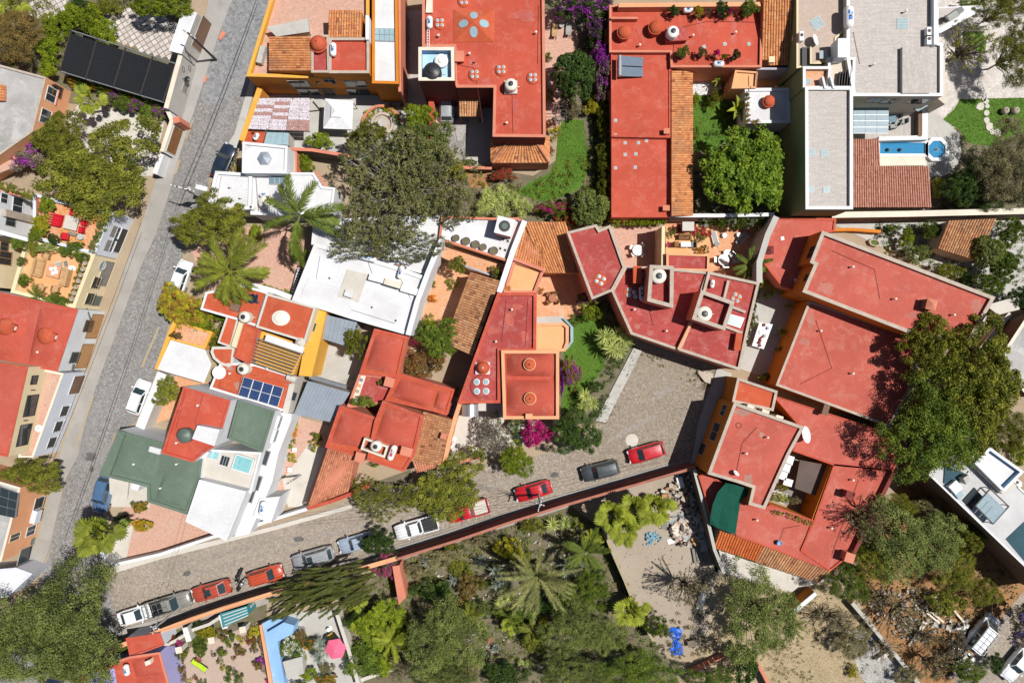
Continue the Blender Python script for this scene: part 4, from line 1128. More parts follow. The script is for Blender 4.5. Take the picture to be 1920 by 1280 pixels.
tiles(t,[(576,951),(653,921),(666,855),(614,840)],2.7,4.2,TILE_R,.28,.42,walls=SALMON)
tiles(t,[(770,864),(794,771),(849,787),(826,872)],3.2,4.2,TILE_B,.28,.42,walls=SALMON)
tiles(t,[(781,886),(820,876),(824,868),(772,862)],2.9,3.3,TILE_R,.28,.42)
chimney(t,675,857,4.0,.9,.9,1.2,-.25,SALMON);chimney(t,762,846,4.8,1.1,.8,.9,-.25,SALMON);chimney(t,832,817,3.6,.5,.5,1.0,-.3,SALMON);chimney(t,730,716,3.9,.9,.9,.9,-.25,SALMON)
slab_part(t,"mosaic_panel",[(673,702),(686,705),(668,758),(655,755)],3.5,.2,CREAM2)
for k in range(5):
    x,y=677-k*3.6,712+k*10.5;p=W(x,y,3.52);b=MB();b.box((p.x,p.y,3.505),(.42,.38,.02),-.3);b.build("mosaic_tile",[GLASSB,TERRA,YPAINT,CREAM,GLASSB][k],t)
wall_run("lane_wall","pink plastered wall of the courtyard house along the lane",[(576,953),(620,940),(660,925),(690,912)],2.2,.35,SALMON,RED)
# grey sheds
t=house("ochre walled house with ribbed grey metal roofs",(610,700),"metal_roofed_house")
corrugated(t,[(604,635),(656,651),(669,604),(611,590)],3.2,3.7,TIN,.42,.05,walls=CONC)
corrugated(t,[(551,776),(620,791),(656,736),(577,714)],3.0,3.6,TIN,.34,.045,walls=CONC)
b=MB();a_,d_=W(581,706,3.5),W(650,726,3.5);b.tube([a_,d_],.28,10);b.build("duct",STEEL,t)
slab_part(t,"yellow_wall",[(592,576),(612,584),(600,640),(584,706),(560,704),(572,640)],4.0,4.0,YELLOW)
skylight_box(t,[(587,604),(594,606),(589,622),(583,620)],4.0,.08,STEEL,GLASS,1,1)
slab_part(t,"roof_edge",[(545,706),(556,706),(540,776),(530,773)],4.4,4.4,CONCL)
skylight_box(t,[(550,734),(558,736),(553,752),(546,750)],4.4,.06,STEEL,GLASS,1,1)

# orange-red roofed house with the solar panels
t=house("bright red roofed house with pergola terrace and solar panels",(480,650))
flat(t,[(456,534),(502,548),(482,612),(446,600),(376,580),(386,548)],4.6,WHITEW,RED3,WHITEW,.18,.2)
flat(t,[(500,550),(592,576),(572,641),(480,613)],5.4,CREAM,RED3,CONCL,.16,.2)
p=W(525,596,5.8);b=MB();b.lathe((p.x,p.y,5.4),[(.98,0),(.98,.16),(.9,.17),(.5,.3),(.02,.36)],24,cap=False,sx=1.0,sy=.85);b.build("oval_skylight",PVCC,t)
flat(t,[(426,590),(447,598),(433,651),(408,642)],4.4,WHITEW,RED3,CONCL,.15,.18)
slab_part(t,"cream_stair_roof",[(448,602),(456,605),(442,652),(433,649)],5.2,1.2,CREAM)
flat(t,[(456,604),(486,616),(468,682),(438,668)],4.8,SALMON,RED3,RED,.12,.18)
c=W(418,672,4.3);pts=[(398,650),(440,650),(436,684),(428,688),(412,682),(400,672),(395,660)]
flat(t,pts,4.3,WHITEW,RED3,CONCL,.2,.25)
flat(t,[(412,682),(466,680),(549,708),(533,771),(393,728)],4.2,WHITEW,RED3,WHITEW,.14,.2)
slab_part(t,"raised_roof",[(476,686),(548,709),(546,720),(470,700)],4.45,.2,RED3)
slab_part(t,"pergola_floor",[(486,618),(572,648),(549,707),(468,683)],3.9,3.9,YELLOW)
slab_part(t,"white_awning",[(500,626),(571,651),(567,662),(496,638)],5.6,.08,WHITE)
for k in range(8):
    f=k/7;a_=W(478-9*f+3,634+44*f,5.5);b_=W(568-20*f,664+40*f,5.5);b=MB();b.beam(a_,b_,.1,.18);b.build("pergola_beam",WOODG,t)
for x,y in ((563,662),(547,704),(482,636),(470,678)):v=W(x,y,5.3);b=MB();b.box((v.x,v.y,3.9),(.14,.14,1.45));b.build("pergola_post",WOODG,t)
b=MB();a_,b_=W(539,706,4.6),W(556,713,4.6);b.tube([a_,b_],.42,12);b.build("kiln_pipe",CONCL,t)
b=MB();p=W(562,642,5.7);b.lathe((p.x,p.y,5.2),[(.55,0),(.55,.3),(.2,.55)],14);b.build("round_vent",CONCL,t)
b=MB();p=W(440,576,5.0);b.box((p.x,p.y,4.6),(1.0,.8,.35),-.25);b.build("roof_hatch",BROWNW,t)
t=house("white flat roofed annex with yellow street wall",(340,670),"annex")
flat(t,[(320,638),(384,656),(396,683),(382,717),(296,692)],3.2,CREAM,WHITE,WHITEW,.12,.2)
wall_run("street_wall","bright yellow wall along the street in front of the white annex",[(333,590),(312,642),(293,693)],3.0,.4,YELLOW,YELLOW)
slab=house("small yellow terrace block with terracotta floor behind the yellow wall",(355,620),"terrace_block")
flat(slab,[(326,594),(352,608),(398,622),(384,654),(318,636)],2.4,YELLOW,TERRA,YELLOW,.2,.2)

# green roofed house
t=house("white house with green, red and white flat roofs at the street corner",(350,880))
RD=[(344,725),(432,751),(407,836),(392,830),(360,866),(303,849)]
flat(t,[(344,725),(432,751),(408,833),(380,850),(362,866),(303,849)],6.8,WHITEW,RED,RED,.25,.2)
slab_part(t,"white_stair_roof",[(370,797),(412,805),(402,836),(360,822)],8.0,1.2,WHITE)
flat(t,[(447,750),(515,771),(492,847),(428,822)],6.0,WHITEW,GREENR,GREENR,.15,.2)
flat(t,[(222,806),(312,831),(380,852),(374,902),(350,964),(276,940),(276,912),(186,890)],5.2,WHITEW,GREENR,GREENR,.22,.3)
vault(t,[(228,816),(306,838),(290,902),(214,884)],5.2,.22,GREENR,14,4);vault(t,[(310,882),(366,898),(346,952),(290,936)],5.2,.3,GREENR,14,4)
slab_part(t,"sloped_edge",[(222,806),(236,810),(205,892),(187,889)],5.5,.3,GREENR)
flat(t,[(374,899),(461,921),(424,1013),(348,977)],6.2,WHITEW,WHITE,WHITEW,.06,.12)
flat(t,[(384,842),(490,848),(470,924),(368,893)],4.8,WHITEW,CONCL,WHITEW,.2,.2)
skylight_box(t,[(391,843),(412,847),(407,862),(388,858)],4.8,.25,WHITEW,GLASST,2,1)
skylight_box(t,[(442,850),(477,861),(468,889),(433,879)],4.8,.35,WHITEW,GLASST,1,1);skylight_box(t,[(451,860),(468,865),(464,877),(447,872)],5.16,.12,GLASST,GLASST,1,1)
skylight_box(t,[(417,852),(432,856),(426,876),(411,871)],4.8,.2,WHITEW,GLASS,3,1)
slab_part(t,"white_hatch",[(281,836),(302,842),(299,852),(278,846)],6.0,.6,WHITE)
EA=[(515,771),(547,776),(545,790),(522,850),(510,905),(468,1000),(440,1006),(455,925),(490,848)]
slab_part(t,"east_wing_roof",EA,3.6,3.6,WHITEW)
A,B=W(519,772,6.1),W(494,848,6.1)
for c in ((523,790),(516,815)):
    P=W(*c,3.62);b=MB();b.box((P.x,P.y,3.61),(.5,1.6,.9),-.32);o=b.build("dormer_window",WHITEW,t);b=MB();b.box((P.x+.05,P.y,3.66),(.46,1.3,.7),-.32);b.build("pane",GLASS,o)
for c in ((499,858),(484,905),(472,928)):
    P=W(*c,3.62);b=MB();b.box((P.x,P.y,3.602),(.6,1.7,.12),-.32);o=b.build("window_frame",WOODG,t);b=MB();b.box((P.x,P.y,3.724),(.42,1.5,.02),-.32);b.build("pane",GLASS,o)
slab_part(t,"gable_window_box",[(372,842),(392,848),(386,858),(366,860)],5.9,1.0,WHITEW)
slab_part(t,"tank_room",[(487,934),(525,930),(508,980),(474,968)],3.9,3.9,WHITEW)
wall_run("corner_wall","long white rounded wall at the street corner",[(190,1006),(191,1036),(198,1052),(212,1059),(300,1039),(400,1006),(440,997),(520,971),(588,950)],1.7,.3,WHITEW,WHITEW)
wall_run("front_wall","pale grey front wall beside the blue car",[(304,699),(284,748),(262,802)],2.4,1.0,CONCL,WHITEW)
slab=house("small white stepped porch beside the carport",(250,905),"porch","porch")
slab_part(slab,"porch_slab",[(204,888),(242,897),(238,936),(206,926)],2.2,.15,CONCL)
slab_part(slab,"pier",[(248,902),(264,906),(258,920),(246,916)],3.0,3.0,WHITEW)
# ---------------------------------------------------------------- top middle red house
t=house("big red flat roofed house with spotted domes at the top",(900,120))
H16=[(792,-50),(1020,-50),(1023,257),(924,256),(926,164),(856,164),(852,150),(851,88),(792,88)]
flat(t,H16,6.2,DRED,RED,SALMON,.3,.26)
slab_part(t,"inner_kerb",[(803,-50),(811,-50),(811,24),(798,24)],6.5,.3,CREAM2)
T16=[(785,89),(851,89),(852,151),(785,151)]
flat(t,T16,7.0,DRED,pm("pool_blue_floor",(.45,.62,.70),(.35,.55,.66),s=1,fine=.1),CREAM2,.9,.3,inn=SKYB)
q=[W(x,y,6.25) for x,y in ((851,79),(926,79),(928,18),(850,18))];ap=sum(q,Vector())/4+Vector((0,0,.9))
for k in range(4):
    part("pyramid_face",[q[k],q[(k+1) % 4],ap],[(0,1,2)],RED3,t)
    m_=(q[k]+q[(k+1) % 4])/2*.5+ap*.5
    n_=(q[(k+1) % 4]-q[k]).cross(ap-q[k]).normalized()
    b=MB();u=(q[(k+1) % 4]-q[k]).normalized();v=n_.cross(u)
    V=[m_+n_*.05+u*.42*math.cos(a)+v*.55*math.sin(a) for a in [6.2832*i/18 for i in range(18)]];V2=[x-n_*.06 for x in V]
    b.add(V+V2,[tuple(range(18))]+[(i,18+i,18+(i+1) % 18,(i+1) % 18) for i in range(18)]);b.build("oval_skylight",SKYL,t)
for x,y in ((825,45),(890,141),(940,132),(999,147),(870,3)):lowdome(t,x,y,6.2,.72,RED3,4,.15,.28,.5,.8)
tiles(t,[(920,306),(1031,306),(1000,259),(957,259)],2.9,4.0,TILE_O,.28,.42,walls=SALMON)
tiles(t,[(919,259),(920,306),(957,260),(950,259)],2.9,3.95,TILE_O,.28,.42)
tiles(t,[(1031,306),(1031,257),(1008,258),(1000,260)],2.9,3.95,TILE_O,.28,.42)
for a,d in (((922,304),(957,260)),((1029,304),(1000,260))):b=MB();b.tube([W(*a,3.1),W(*d,4.15)],.11,8);b.build("hip_tiles",TILE_P,t)
chimney(t,861,106,6.2,.9,1.0,.6,0,TILE_V,cap=SALMON)
t=thing("tiled_awning","small brown tiled awning beside the parked silver car","awning",W(881,202,0))
tiles(t,[(861,219),(901,219),(903,185),(860,185)],2.5,2.9,TILE_B,.28,.4)
for x,y in ((864,217),(898,217),(900,188),(863,188)):v=W(x,y,2.4);b=MB();b.box((v.x,v.y,0),(.15,.15,2.4));b.build("post",WOOD,t)
wall_run("garden_wall","red wall dividing the flagstone drive from the big tree",[(808,185),(812,262)],2.6,.55,SALMON,RED)
wall_run("garden_wall","brick edged wall above the bare soil bed",[(868,314),(922,315)],1.6,.3,DARKW,SALMON)
t=thing("trellis","black iron arbour with steps on the garden path","arbour",W(1051,205,0))
for k in range(6):a_,b_=W(1041,193+k*6.5,2.2),W(1062,193+k*6.5,2.2);b=MB();b.beam(a_,b_,.06,.06);b.build("rung",IRON,t)
for x in (1041,1062):
    b=MB();b.beam(W(x,192,2.2),W(x,228,2.2),.06,.06);b.build("side_rail",IRON,t)
    for y in (193,227):v=W(x,y,2.2);b=MB();b.tube([(v.x,v.y,0),v],.03);b.build("post",IRON,t)

# ---------------------------------------------------------------- red terrace house
t=house("red terrace house with potted trees and long tile strip",(1220,250))
U=[(1143,10),(1430,12),(1428,126),(1258,126),(1257,98),(1143,98)]
flat(t,U,4.0,SALMON,RED,SALMON,.3,.2)
flat(t,[(1146,98),(1258,97),(1258,258),(1147,256)],3.7,SALMON,RED,RED,.12,.2)
flat(t,[(1147,257),(1258,258),(1256,407),(1147,407)],3.2,SALMON,RED,RED,.12,.2)
tiles(t,[(1299,405),(1299,133),(1259,133),(1259,405)],2.9,3.9,TILE_O,.26,.42,walls=YELLOW)
tiles(t,[(1427,124),(1494,122),(1495,-20),(1431,-20)],3.8,5.6,TILE_O,.30,.46,walls=SALMON)
for x,y in ((1492,71),(1447,112)):chimney(t,x,y,5.0 if y < 100 else 4.4,.5,.5,.4,0,CREAM)
cupola(t,1171,59,4.0,.72,RED3,.9,.45,finial=False);cupola(t,1230,50,4.0,.72,RED3,.9,.45,finial=False)
slab_part(t,"tank_stand",[(1249,52),(1288,50),(1288,76),(1249,78)],4.9,.9,RED2)
slab_part(t,"back_wall",[(1160,6),(1430,4),(1430,12),(1160,14)],5.0,5.0,PEACH)
slab_part(t,"service_pit_wall",[(1146,32),(1196,32),(1196,36),(1146,36)],4.7,.7,SALMON)
for x,y in ((1154,226),(1154,254),(1172,268),(1197,268),(1212,264),(1172,290),(1192,289),(1154,315),(1191,314)):glass_block(t,x,y,3.7 if y < 256 else 3.2,.3,0)
for x,y in ((1320,88),(1359,83),(1404,83)):glass_block(t,x,y,4.0,.32,.3)
chimney(t,1250,246,3.7,.5,.45,.6,0,SALMON);chimney(t,1249,390,3.2,.6,.45,.6,0,SALMON)
t=house("small white pavilion roof with a red cupola beside the olive wall",(1440,200),"pavilion","pavilion")
flat(t,[(1397,166),(1482,165),(1482,230),(1400,231)],3.2,WHITEW,WHITE,WHITEW,.2,.3)
cupola(t,1443,189,3.2,.62,RED3,.55,.45,finial=False)
t=house("small beige upper terrace with railings behind the white pavilion",(1395,150),"terrace_block")
flat(t,[(1379,132),(1420,135),(1418,165),(1372,166)],3.4,PEACH,PEACHF,PEACH,.25,.15)
b=MB();a_,b_=W(1418,135,4.4),W(1418,164,4.4);b.beam(a_,b_,.06,.06);b.build("handrail",BLACK,t)
slab_part(t,"service_yard_wall",[(1418,127),(1478,127),(1478,131),(1418,131)],3.8,3.8,PALEV)
slab_part(t,"service_yard_floor",[(1420,138),(1476,138),(1476,163),(1420,163)],.9,.9,PEACHF)

# ---------------------------------------------------------------- modern beige house
t=house("modern beige house with grey plank tiled roof decks and white copings",(1650,150))
flat(t,[(1494,-50),(1590,-50),(1590,52),(1568,72),(1566,112),(1494,128)],6.0,OLIVEW,GRAVELR,CREAM,.12,.15)
M1=[(1588,-50),(1756,-50),(1760,80),(1768,82),(1768,180),(1600,180),(1588,110)]
flat(t,M1,6.6,BEIGE,DECK,WHITEW,.3,.3,inn=BEIGE)
slab_part(t,"raised_deck",[(1692,88),(1743,88),(1743,175),(1692,175)],7.1,.5,DECKV)
slab_part(t,"inner_coping",[(1751,-50),(1757,-50),(1757,84),(1751,84)],7.25,.6,WHITEW)
M2=[(1510,163),(1599,163),(1599,392),(1511,392)]
flat(t,M2,7.0,OLIVEW,DECK,WHITEW,.35,.3,inn=BEIGE)
flat(t,[(1506,125),(1558,125),(1556,166),(1506,166)],6.6,OLIVEW,TERRA,WHITEW,.5,.25,inn=BEIGE)
flat(t,[(1553,108),(1604,108),(1602,166),(1553,166)],6.3,BEIGE,BEIGE,WHITEW,.5,.25,inn=BEIGE)
slab_part(t,"stair_tower",[(1571,72),(1588,72),(1588,108),(1571,108)],8.0,1.6,WHITEW)
slab_part(t,"grille_pit",[(1504,89),(1518,89),(1518,124),(1504,124)],6.25,.3,IRON)
slab_part(t,"low_wall",[(1519,88),(1522,88),(1522,118),(1540,118),(1540,120),(1519,120)],6.6,.6,CREAM)
a_,b_=W(1546,130,8.0),W(1562,163,8.0)
slab_part(t,"stair_wall",[(1541,144),(1545,144),(1550,166),(1546,166)],7.5,1.2,WHITEW);slab_part(t,"stair_wall",[(1556,144),(1560,144),(1566,166),(1562,166)],7.5,1.2,WHITEW)
for k in range(5):a_,b_=W(1576+k*5,134-k,6.9),W(1573+k*5,160,6.9);b=MB();b.beam(a_,b_,.06,.5);b.build("iron_railing",IRON,t)
A,B=W(1600,180,6.9),W(1768,180,6.9)
window(t,A,B,(1667,190),1.6,1.5,frame=BEIGE);window(t,A,B,(1640,188),1.5,1.3,frame=BEIGE);window(t,A,B,(1722,190),2.2,1.6,frame=WHITEW)
glass_block(t,1692,45,6.6,1.2,0,4);glass_block(t,1532,44,6.0,1.2,.6,4);glass_block(t,1521,286,7.0,.8,.05,3);glass_block(t,1546,287,7.0,.8,.05,3);glass_block(t,1520,355,7.0,.7,.05,2);glass_block(t,1549,356,7.0,.7,.05,2);glass_block(t,1544,103,6.4,.8,0,3);glass_block(t,1515,154,6.62,.6,0,2)
q=[W(x,y,3.1) for x,y in ((1600,250),(1666,250),(1667,192),(1600,192))]
for i in range(3):
    for j in range(5):
        c=[bil(q,(i+a)/3,(j+d)/5) for a,d in ((.01,.03),(.99,.03),(.99,.97),(.01,.97))];b=MB();b.prism([(v.x,v.y) for v in c],3.08,3.1);b.build("glass_roof_pane",POLY,t)
b=MB();b.prism([(v.x,v.y) for v in q],2.98,3.06);b.build("glass_roof_frame",STEEL,t)
slab_part(t,"terrace_floor",[(1600,190),(1742,192),(1742,256),(1600,262)],.5,.5,DECKV)
slab_part(t,"terrace_wall",[(1722,196),(1728,196),(1728,256),(1722,256)],1.3,1.3,BROWNW);slab_part(t,"terrace_wall",[(1729,196),(1740,196),(1740,262),(1648,264),(1648,256),(1729,254)],1.25,1.25,WHITEW)
tiles(t,[(1598,389),(1746,389),(1741,312),(1598,312)],2.8,3.4,TILE_P,.26,.42,walls=BEIGE)
tiles(t,[(1598,313),(1650,313),(1648,261),(1598,261)],3.3,3.75,TILE_P,.26,.42)
q=[(1700,208),(1722,186),(1740,198),(1722,208)]
b=MB();c=[W(1704,196,3.2),W(1724,186,3.2),W(1741,198,2.9),W(1721,209,2.9)];b.add(c,[(0,1,2,3)]);o=b.build("glass_porch",POLY,t)
for k in range(4):b=MB();b.beam(c[k],c[(k+1) % 4],.1,.08);b.build("porch_rail",IRON,o)
slab_part(t,"flat_wing",[(1757,84),(1772,100),(1772,196),(1757,184)],4.0,4.0,BEIGE)
# balcony deck at the top right
slab_part(t,"balcony",[(1757,14),(1842,10),(1844,18),(1764,62),(1757,62)],4.2,.35,WHITEW);slab_part(t,"balcony_floor",[(1761,16),(1800,14),(1800,30),(1762,52)],4.23,.1,DECK)
# pool
t=thing("swimming_pool","narrow blue lap pool ending in an octagonal basin","pool",W(1700,278,0))
def basin(poly,rimw,nm):
    P=ccw([W(x,y,.45) for x,y in poly]);O=inset(P,-rimw);n=len(P);b=MB()
    V=[(v.x,v.y,0) for v in O]+[(v.x,v.y,.45) for v in O]+[(v.x,v.y,.45) for v in P]+[(v.x,v.y,.05) for v in P]
    b.add(V,[(k*n+i,k*n+(i+1) % n,(k+1)*n+(i+1) % n,(k+1)*n+i) for k in range(3) for i in range(n)]);b.build(nm+"_rim",WHITEW,t)
    b=MB();b.add([(v.x,v.y,.30) for v in P],[tuple(range(n))]);b.build(nm+"_water",WATER,t)
basin([(1650,266),(1735,268),(1735,288),(1650,288)],.35,"pool")
basin([(1757+17*math.cos(math.pi/8+k*math.pi/4),280+17*math.sin(math.pi/8+k*math.pi/4)) for k in range(8)],.4,"octagon")
for x in (1664,1687):p=W(x,281,.4);b=MB();b.lathe((p.x,p.y,.3),[(.22,0),(.2,.15),(.03,.3)],8);b.build("spout",IRON,t)
b=MB();p=W(1757,280,.5);b.lathe((p.x,p.y,.3),[(.2,0),(.1,.3),(.02,.5)],8);b.build("spout",PVCC,t)
slab_part(t,"pool_steps",[(1649,292),(1735,293),(1735,310),(1650,311)],.4,.4,CREAM2)
wall_run("boundary_wall","long white capped wall across the right side of the picture",[(1560,403),(1700,401),(1990,394)],3.2,.6,BROWNW,CREAM2)
wall_run("olive_wall_end","white coping wall behind the tree and terrace with loungers",[(1250,404),(1350,404),(1452,402)],3.0,.35,PALEV,WHITEW)
wall_run("side_wall","grey capped wall sloping along the dark terrace edge",[(1456,406),(1440,440),(1424,492),(1424,530)],4.2,.6,CONC,CONC)

# ---------------------------------------------------------------- angular red house with roof towers
t=house("angular red roofed house with two walled roof tanks by the plaza",(1270,580))
flat(t,[(1063,435),(1118,421),(1124,431),(1144,422),(1172,501),(1149,545),(1110,561)],5.4,SALMON,RED2,STONECAP,.28,.24)
lowdome(t,1125,525,5.4,.75,RED3,4,.18,.12,.55,.3)
flat(t,[(1172,500),(1222,500),(1329,510),(1316,550),(1297,600),(1273,657),(1183,626),(1147,546)],4.7,SALMON,RED2,STONECAP,.25,.24)
flat(t,[(1328,509),(1424,530),(1402,624),(1387,694),(1272,656),(1296,600),(1318,548)],4.9,SALMON,RED2,STONECAP,.3,.26)
flat(t,[(1219,497),(1263,499),(1262,577),(1214,564)],7.0,SALMON,RED2,STONECAP,.9,.35,z0=4.7)
flat(t,[(1315,544),(1377,566),(1359,619),(1298,598)],6.8,SALMON,RED2,STONECAP,.8,.35,z0=4.7)
flat(t,[(1250,475),(1330,477),(1329,508),(1250,506)],4.2,SALMON,RED2,PEACH,.25,.2)
for a,d in (((1366,526),(1358,560)),((1372,575),(1398,585)),((1360,612),(1392,624)),((1296,606),(1272,655))):b=MB();b.beam(W(*a,5.3),W(*d,5.3),.28,.45);b.build("roof_divider",STONECAP if a[0] != 1296 else PEACH,t)
skylight_box(t,[(1367,588),(1396,596),(1388,615),(1361,606)],4.9,.15,PVCW,POLY,1,1)
lowdome(t,1380,558,4.9,.7,RED3,4,.17,.1,.55,.3);lowdome(t,1179,548,4.7,.6,RED3,2,.22,.1,.5,1.5);lowdome(t,1190,552,4.7,.5,RED2,2,.2,.08,.5,1.9)
chimney(t,1195,515,4.7,.75,1.7,1.2,0,RED3);chimney(t,1384,640,4.9,.55,1.7,.7,-.15,RED3)
glass_block(t,1209,516,4.7,.5,0,mat=GLASSB)
slab_part(t,"upper_terrace",[(1248,424),(1330,428),(1330,478),(1248,476)],3.0,3.0,PEACHF)
b=MB();p=W(1291,424,4.6);b.box((p.x,p.y,0),(1.1,.9,4.4));o=b.build("chimney",SALMON,t);b=MB();b.box((p.x,p.y,4.4),(1.3,1.0,.12));b.build("chimney_cap",CONCL,o)
wall_run("terrace_wall","ochre wall between the white table terrace and the flower terrace",[(1244,424),(1243,500)],3.9,.3,CREAM,CREAM)
# planter kerb of the plaza
# ---------------------------------------------------------------- red roofs on the right
t=house("low red roof beside the grey capped wall at right",(1490,470))
flat(t,[(1451,407),(1568,410),(1565,434),(1543,437),(1506,548),(1466,537),(1431,492)],3.2,SALMON,REDP,RED,.12,.2)
for x,y in ((1467,447),(1492,525)):glass_block(t,x,y,3.2,.35,.2,mat=PVCW)
b=MB();p=W(1445,468,3.8);b.box((p.x,p.y,3.2),(.7,.7,.35));b.box((p.x,p.y,3.55),(.9,.9,.35),taper=.05);b.build("roof_vent",DRED,t)
t=house("tall red roofed house with stone coping and hipped chimney",(1680,540))
H13=[(1542,433),(1866,556),(1820,640),(1700,598),(1506,548),(1526,494),(1519,490)]
H13=[(1542,433),(1866,557),(1818,642),(1706,625),(1505,547),(1527,496),(1519,492)]
flat(t,H13,6.2,ORANGE,REDP,STONECAP,.35,.34)
chimney(t,1746,571,6.2,.95,1.0,1.1,-.25,BROWNW,cap=SALMON,hip=True)
A,B=W(1542,433,6.55),W(1519,492,6.55)
window(t,A,B,(1521,473),1.3,1.2,frame=WOOD);window(t,W(1527,496,6.55),W(1505,547,6.55),(1511,521),.7,.7,frame=WOOD)
t=house("wide low red roof under the big dark tree",(1590,680))
flat(t,[(1517,564),(1722,634),(1712,720),(1668,800),(1455,722)],3.7,ORANGE,REDP,STONECAP,.2,.22)
chimney(t,1548,768,3.6,.5,1.0,.8,-.3,BROWNW)
t=house("red roofed courtyard house with stone edged upper roof beside the plaza",(1450,880))
flat(t,[(1383,708),(1458,733),(1450,770),(1373,753)],3.8,ORANGE,RED3,STONECAP,.25,.25)
H15=[(1377,754),(1508,800),(1480,852),(1434,954),(1404,945),(1411,914),(1382,904),(1327,888)]
flat(t,H15,5.6,ORANGE,REDP,STONECAP,.3,.3)
b=MB();p=W(1385,797,5.62);b.lathe((p.x,p.y,5.6),[(.33,0),(.33,.03),(.25,.03),(.25,.0)],16,cap=False);b.build("hatch_ring",DRED,t)
for x,y in ((1408,762),(1436,771),(1462,782)):b=MB();p=W(x,y,5.2);b.box((p.x,p.y,3.4),(.8,.35,1.8),-.3);b.build("buttress",CREAM2,t)
L1=[(1448,740),(1668,812),(1692,846),(1674,884),(1564,872),(1487,845),(1500,800)]
flat(t,L1,3.4,ORANGE,REDP,RED,.12,.15)
L2=[(1564,870),(1673,880),(1592,1042),(1557,1070),(1502,1030),(1526,976)]
flat(t,L2,3.38,ORANGE,REDP,RED,.14,.15)
L3=[(1434,952),(1445,946),(1526,975),(1504,1032),(1556,1070),(1340,988),(1310,892),(1330,886),(1405,946)]
flat(t,L3,3.36,ORANGE,REDP,RED,.12,.15)
A,B=W(1564,870,4.1),W(1526,976,4.1)
slab_part(t,"court_floor_shade_tone",[(1440,850),(1550,868),(1520,960),(1430,930)],.1,.1,WOODG);slab_part(t,"court_sunlit_tone",[(1440,915),(1478,926),(1470,945),(1432,932)],.14,.04,CONCL);slab_part(t,"court_shade_slab",[(1500,862),(1552,872),(1532,930),(1490,915)],2.2,.2,DARKW)  # deep shade and sunlit corner painted in: dark floor, pale patch, added dark slab
# the inner courtyard wall in ochre
b=MB();a_,d_=W(1562,874,3.4),W(1525,974,3.4);b.beam((a_.x-.1,a_.y,3.35),(d_.x-.1,d_.y,3.35),.1,3.3);b.build("courtyard_wall",ORANGE,t)
for x,y,w_,d_ in ((1480,862,1.0,1.0),(1474,876,1.0,1.0),(1467,890,1.1,1.0),(1478,904,1.0,.8)):p=W(x,y,2.6);b=MB();b.box((p.x,p.y,2.5),(w_,d_,.08),-.3);b.build("awning_panel",FABW,t)
tiles(t,[(1337,1026),(1417,1052),(1431,1022),(1349,994)],2.4,3.2,TILE_V,.3,.45,walls=CONCL)
tiles(t,[(1415,1053),(1536,1092),(1557,1070),(1431,1023)],2.4,3.2,TILE_B,.3,.45,walls=CONCL)
chimney(t,1594,927,3.4,.8,.6,1.2,-.3,DRED);chimney(t,1593,1045,3.3,.9,.9,1.3,-.3,SALMON)
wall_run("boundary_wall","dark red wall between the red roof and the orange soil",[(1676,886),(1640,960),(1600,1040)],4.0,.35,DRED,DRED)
A,B=W(1377,754,5.9),W(1327,888,5.9)
window(t,A,B,(1347,812),2.0,2.0,frame=STONECAP,zc=3.2);window(t,A,B,(1332,850),1.3,2.0,pane=IRON,frame=STONECAP,name="door",zc=1.05);window(t,A,B,(1360,770),1.2,1.3,frame=STONECAP,zc=3.4)
# green shade net
t=thing("shade_net","torn dark green shade net stretched over the red terrace","shade net",W(1370,950,3.4))
c=[[(1361,905),(1378,908),(1396,914),(1411,920)],[(1346,922),(1366,924),(1386,932),(1394,934)],[(1336,946),(1354,950),(1374,956),(1388,942)],[(1332,968),(1348,974),(1366,982),(1384,968)],[(1331,981),(1346,990),(1362,996),(1379,1002)]]
V=[W(x,y,5.0-.2*j+.12*math.sin(i*2+j)) for j,r in enumerate(c) for i,(x,y) in enumerate(r)]
F=[(j*4+i,j*4+i+1,(j+1)*4+i+1,(j+1)*4+i) for j in range(4) for i in range(3)]
part("net",V,F,GNET,t)
for x,y in ((1361,905),(1331,981),(1379,1002)):v=W(x,y,4.4);b=MB();b.tube([(v.x,v.y,3.3),(v.x,v.y,4.7)],.04);b.build("pole",IRON,t)
# walls round the rubble lot and the lane
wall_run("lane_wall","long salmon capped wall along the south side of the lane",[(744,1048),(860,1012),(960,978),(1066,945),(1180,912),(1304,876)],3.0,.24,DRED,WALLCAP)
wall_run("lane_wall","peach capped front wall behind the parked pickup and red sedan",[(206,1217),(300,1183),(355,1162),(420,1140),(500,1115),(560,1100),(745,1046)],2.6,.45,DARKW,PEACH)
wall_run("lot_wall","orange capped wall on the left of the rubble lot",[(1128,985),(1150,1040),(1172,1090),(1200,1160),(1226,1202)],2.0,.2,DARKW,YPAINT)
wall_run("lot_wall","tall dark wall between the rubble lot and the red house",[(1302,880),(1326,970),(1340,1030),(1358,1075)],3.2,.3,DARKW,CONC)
slab=house("narrow salmon roof strip beside the rubble lot wall",(1320,940),"roof_strip","roof")
slab_part(slab,"roof",[(1308,892),(1326,896),(1340,985),(1330,980)],3.2,3.2,SALMON)
wall_run("ruined_wall","broken stone wall beside the ruined floor",[(1598,1130),(1640,1180),(1690,1240),(1730,1290)],1.2,.35,STONECAP,CONC)
wall_run("ruined_wall","short pale wall stub across the ruined floor",[(1645,1238),(1676,1218)],.7,.3,CONCL,CONCL)
wall_run("ruined_wall","long thin ruined wall below the palm on the dry lot",[(1405,1218),(1430,1260),(1450,1300)],1.4,.3,CONC,SALMON)
wall_run("garden_wall","white topped wall stub beside the dark courtyard at the dry lot",[(1487,1148),(1530,1112)],2.0,.4,ORANGE,WHITEW)
slab=house("tilted salmon wall slab standing at the garden corner",(750,1085),"wall_slab","wall")
